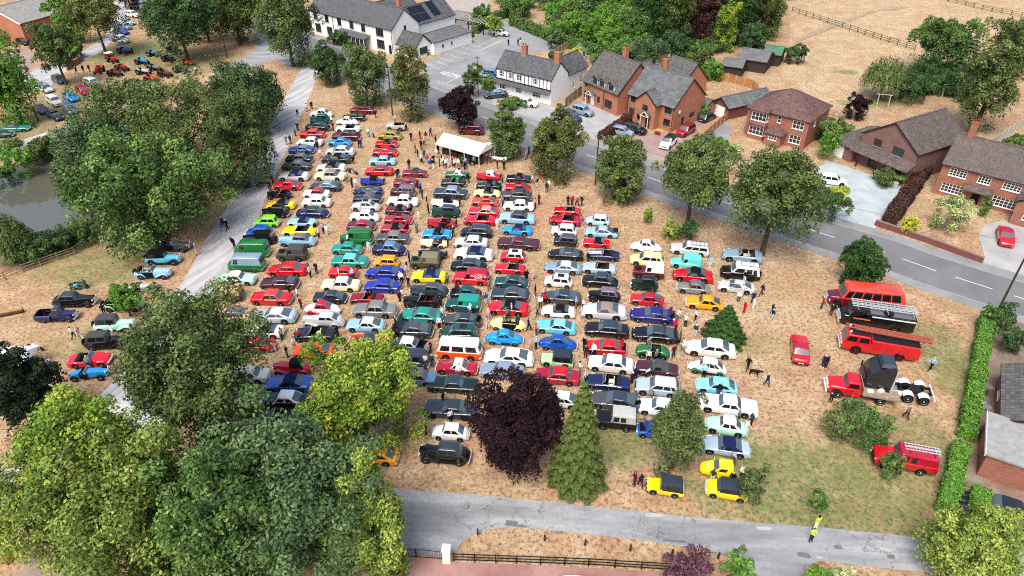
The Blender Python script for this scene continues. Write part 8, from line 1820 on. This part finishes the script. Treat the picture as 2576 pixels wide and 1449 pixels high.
PPL = """P:405,220,navy,grey,w;510,150,white,tan;570,130,black,black;375,440,grey,dark;405,385,dark,dark;270,545,grey,grey;318,535,darkgrey,dark;140,690,white,grey,w;808,305,white,dark;825,385,black,dark;1325,225,black,brown;1245,455,white,teal;1305,462,lilac,brown;1128,580,navy,navy;1155,588,navy,denim;640,605,black,navy;672,700,white,pink;1065,770,dark,dark,l;1750,505,black,maroon;1855,475,maroon,dark;1800,640,black,dark;1870,595,dark,dark;1870,755,white,dark;1725,830,black,denim;1598,935,black,denim;1575,945,black,dark;1862,1112,blue,navy,l;1822,1062,darkred,dark;988,992,lightgrey,grey;1050,1055,darkgreen,dark;1090,1055,white,tan;105,1002,black,dark;72,1088,black,dark;1722,1362,white,dark;1838,1440,white,offwhite;1560,300,tan,khaki
Q:170,450,navy,maroon,w;115,500,brown,pink;45,485,maroon,red;60,605,black,dark;60,762,white,dark,w;232,545,maroon,dark;258,655,black,dark;325,600,red,dark;372,612,red,dark;132,770,magenta,pink;168,772,salmon,dark;205,782,black,dark;200,832,black,white,w;275,802,maroon,dark;322,792,white,dark;380,812,paleblue,white;492,705,black,dark;562,702,dark,brown;455,822,white,dark;500,822,offwhite,grey;545,802,green,dark;572,842,navy,navy;592,825,grey,dark;642,802,black,dark,l;682,792,grey,dark;905,655,maroon,black;1060,762,white,dark,s;1040,842,black,dark;1300,722,lilac,grey;1335,665,blue,navy;1415,802,navy,denim;1500,985,red,tan;1382,1012,paleyellow,grey;1435,1052,navy,offwhite;1545,1112,dark,purple;1572,1085,offwhite,tan;1455,1255,maroon,maroon;1412,1302,lilac,black;1020,1012,grey,dark;1000,1142,black,dark;1035,1155,lilac,mauve;1028,1302,blue,dark;48,1112,blue,navy;72,1192,dark,dark;122,1217,white,dark;142,1362,black,dark;490,1045,teal,white;512,925,dark,dark;620,1005,black,dark,l;95,560,tan,dark;430,800,red,dark;350,822,offwhite,denim;612,772,dark,denim;520,772,maroon,dark;700,770,lightblue,dark;730,742,tan,dark;160,830,blue,tan;95,705,green,dark,w;15,690,dark,dark;240,702,offwhite,tan;300,720,pink,dark;420,740,navy,dark;880,760,grey,denim;960,830,dark,denim;840,772,brown,dark;780,700,black,dark
R:120,200,black,black,w;172,232,black,black,w;258,445,black,black,l;1262,332,offwhite,dark;1312,272,lilac,maroon;1352,292,white,offwhite;1218,262,dark,dark;1158,792,white,navy;1132,735,grey,mauve;1232,747,black,dark;1010,1050,white,dark;1050,1172,maroon,denim;918,1005,black,dark;1615,405,white,black,l;1852,492,paleblue,offwhite;1500,805,white,tan;1662,822,lightblue,denim
S:610,262,grey,denim;1042,312,darkteal,dark;892,252,dark,dark;522,612,navy,dark;492,722,navy,offwhite,w;432,872,white,black,l;512,917,navy,maroon;440,1062,white,lightgrey;408,1092,maroon,dark;965,882,grey,dark,w;1562,212,white,offwhite;1905,842,black,dark;1465,952,grey,mauve;1348,1092,red,tan;1430,1112,blue,offwhite;912,1282,silver,denim;878,1402,white,maroon;1245,1252,white,steelblue;1332,1282,black,dark;1455,1302,pink,lilac;1440,1392,pink,offwhite;1732,1242,white,lightblue;1685,1292,grey,slate;362,1402,black,dark;432,1352,darkgrey,dark
T:590,88,dark,black;640,92,red,dark;700,102,red,dark,w;752,97,dark,dark,w;757,345,magenta,lilac;178,972,pink,pink,w;102,992,black,black;312,982,salmon,pink;202,1167,black,maroon;262,1312,white,dark;318,1275,red,dark;228,1408,grey,navy,w;682,1308,lightgrey,grey;768,1332,white,black;828,775,black,dark
U:705,467,lightblue,offwhite;1115,642,black,white;1085,802,offwhite,white;1315,802,navy,maroon,w;1212,890,navy,dark;1216,962,white,white;1112,1002,red,red;1042,882,white,green;1437,1092,navy,lightgrey,w;412,1167,white,dark;532,1102,white,black;527,1282,slate,offwhite;657,1242,dark,tan,w;312,1102,lightgrey,grey,l
X:1805,265,red,navy,l;1855,395,green,dark;1905,492,white,pink;1782,557,brown,dark;1877,562,grey,lightgrey;62,245,black,dark,w;84,472,pink,pink;152,467,lightblue,dark;150,305,orange,denim;722,472,black,dark;738,572,dark,maroon;842,562,white,dark,l;1482,622,offwhite,dark;1572,622,grey,dark;1462,452,grey,dark,l;667,762,white,grey;732,862,offwhite,navy;1288,882,dark,dark;1332,832,navy,dark;1458,815,offwhite,dark,l;1532,1082,grey,dark,l;1348,1212,black,lightblue
W:690,132,white,maroon;105,342,dark,dark;165,265,black,dark,l;582,422,darkred,dark;548,465,grey,mauve,l;612,592,slate,denim;528,595,offwhite,denim;525,712,dark,crimson;918,715,white,grey,l;738,1002,black,dark,l;828,1247,white,black;542,1402,dark,black
V:1302,235,navy,dark;562,402,salmon,white,l;642,275,tan,denim;702,475,dark,mauve;792,385,white,tan;845,295,red,dark;482,1402,crimson,crimson,l
Y:1332,472,black,dark,w;1558,662,navy,denim,w;978,795,black,denim,l;1222,1085,steelblue,black;1372,1135,slate,maroon;1312,1215,white,offwhite;812,572,lightblue,black,l
Z:1362,685,lilac,mauve,l;1088,905,darkgreen,offwhite;1442,865,white,darkgreen;172,942,maroon,brown;242,962,dark,brown,w;1330,905,black,dark,s
31:400,882,red,dark;470,932,dark,maroon;432,1322,black,dark;410,1325,navy,dark;1218,1347,lightblue,black,w;22,935,navy,white
32:470,135,slate,dark,l;1032,265,mauve,brown,w;318,1187,hivis,slate;352,1100,hivis,white
01:592,748,aqua,dark,s;645,722,teal,dark,s;562,1108,offwhite,dark,w;612,1112,pink,white,w;1490,477,steelblue,tan;1235,455,denim,dark;1112,907,black,denim;862,1092,white,lightgrey;795,932,black,dark;682,1342,grey,denim,l;472,1435,black,dark;1015,1080,black,dark
00:585,562,black,black,w;635,548,black,black;680,542,black,brown;942,424,red,dark;1005,412,black,black;1485,562,white,black
10:1905,348,black,black;1255,0,dark,dark
20:45,347,black,black,w;62,332,black,white,w;115,1205,mauve,denim"""
SIX = dict(w='walk', l='lean', s='sit')
CN = dict(offwhite='cream', dark='charcoal', darkgrey='dark grey', lightgrey='light grey', paleblue='pale blue', lightblue='light blue', darkgreen='dark green', darkteal='dark teal', steelblue='steel blue', darkred='dark red', paleyellow='pale yellow', hivis='fluorescent yellow')
PEOPLE = []
for line in PPL.split('\n'):
    k, rest = line.split(':')
    for e in rest.split(';'):
        q = e.split(','); x, y = float(q[0]), float(q[1]); sh, tr_ = q[2], q[3]; pose = SIX[q[4]] if len(q) > 4 else random.choice(['stand', 'stand', 'arms'])
        g = at(*D(k, x, y)); M_ = POSES[pose]; rz = random.uniform(0, 6.28); s_ = random.uniform(.94, 1.04)
        o = ob('person', M_['body'], None, (g[0], g[1], 0), rz, shift(pc('skin'), random.uniform(.7, 1.1)), s_)
        ob('top', M_['top'], o, color=pc(sh)); ob('trousers', M_['trousers'], o, color=pc(tr_)); ob('hair', M_['hair'], o, color=pc(random.choice(['hair', 'greyhair', 'greyhair', 'black', 'brown', 'offwhite']))); sc_ = pc(random.choice(['black', 'dark', 'brown', 'offwhite'])); ob('shoe', M_['shoe'], o, color=sc_); ob('shoe', M_['shoe2'], o, color=sc_)
        PEOPLE.append((o, sh, tr_, pose, g))
# dog on a lead
g = at(*D('Y', 1415, 538)); dj = dict(pel=(-.32, 0, .52), sho=(.25, 0, .55), nek=(.42, 0, .66), hed=(.55, 0, .72), muz=(.72, 0, .66), tail=(-.45, 0, .50), tip=(-.68, 0, .66), fl1=(.25, .10, .30), fl2=(.25, .10, .03), fr1=(.25, -.10, .30), fr2=(.30, -.10, .03), hl0=(-.28, .11, .38), hl1=(-.42, .11, .22), hl2=(-.36, .11, .03), hr0=(-.28, -.11, .38), hr1=(-.42, -.11, .22), hr2=(-.36, -.11, .03))
de = [('pel', 'sho'), ('sho', 'nek'), ('nek', 'hed'), ('hed', 'muz'), ('pel', 'tail'), ('tail', 'tip'), ('sho', 'fl1'), ('fl1', 'fl2'), ('sho', 'fr1'), ('fr1', 'fr2'), ('pel', 'hl0'), ('hl0', 'hl1'), ('hl1', 'hl2'), ('pel', 'hr0'), ('hr0', 'hr1'), ('hr1', 'hr2')]
dr = dict(pel=.12, sho=.16, nek=.09, hed=.09, muz=.05, tail=.04, tip=.02, hl0=.08, hr0=.08)
ks = list(dj); me = bpy.data.meshes.new('dog'); me.from_pydata([dj[k] for k in ks], [(ks.index(a), ks.index(b)) for a, b in de], []); o = bpy.data.objects.new('dog_skel', me); COL.objects.link(o); o.modifiers.new('s', 'SKIN')
for i, k in enumerate(ks): r_ = dr.get(k, .04); me.skin_vertices[0].data[i].radius = (r_, r_); me.skin_vertices[0].data[i].use_root = (k == 'pel')
o.modifiers.new('d', 'SUBSURF').levels = 1
dm = bpy.data.meshes.new_from_object(o.evaluated_get(bpy.context.evaluated_depsgraph_get())); bpy.data.objects.remove(o); dm.materials.clear(); dm.materials.append(MATS['dog_fur']); dm.polygons.foreach_set('use_smooth', [True] * len(dm.polygons))
DOG = ob('dog', dm, None, (g[0], g[1], 0), R(-28), scale=1.15); tag(DOG, 'black dog walking on a lead on the dry grass', 'dog')
# ------------------------------------------------------------------ labels that single things out
from collections import Counter
def wc(s): return len(s.replace('-', ' ').split())
cnt = Counter(v[1] for v in VEH)
def nearest(x, y, skip, lim=400):
    return sorted((math.hypot(v[4] - x, v[5] - y), i) for i, v in enumerate(VEH) if i != skip)[:lim]
for i, v in enumerate(VEH):
    lab = v[1]
    if cnt[lab] > 1:
        for d_, j in nearest(v[4], v[5], i):
            if cnt[VEH[j][1]] == 1 and wc(lab + ' next to the ' + VEH[j][1]) <= 16: lab += ' next to the ' + VEH[j][1]; break
    if len(lab.split()) < 4: lab += ' parked on the grass' if v[3] and 'green' in v[3] else ' standing on the ground'
    tag(v[0], lab, v[2], v[3])
PL = []
for (o, sh, tr_, pose, g) in PEOPLE:
    a, b = CN.get(sh, sh), CN.get(tr_, tr_)
    verb = dict(stand='standing', arms='standing', walk='walking', lean='bending', sit='sitting')[pose]
    base = ('person in %s' % a if sh == tr_ else 'person in %s and %s' % (a, b)) + ' ' + verb; lab = None
    for d_, j in nearest(g[0], g[1], -1):
        if cnt[VEH[j][1]] == 1 and wc(base) + 3 + wc(VEH[j][1]) <= 16: lab = base + ' by the ' + VEH[j][1]; break
    PL.append([o, lab or base, g])
pcnt = Counter(p[1] for p in PL)
for p in PL:
    lab = p[1]
    if pcnt[lab] > 1:
        same = [q for q in PL if q[1] == lab]; same.sort(key=lambda q: q[2][0]); k = same.index(p)
        words = lab.replace('person', ['leftmost person', 'rightmost person', 'middle person'][0 if k == 0 else (1 if k == len(same) - 1 else 2)], 1); lab = words
    tag(p[0], lab, 'person', 'visitors at the show')
VEH_N = len(VEH)
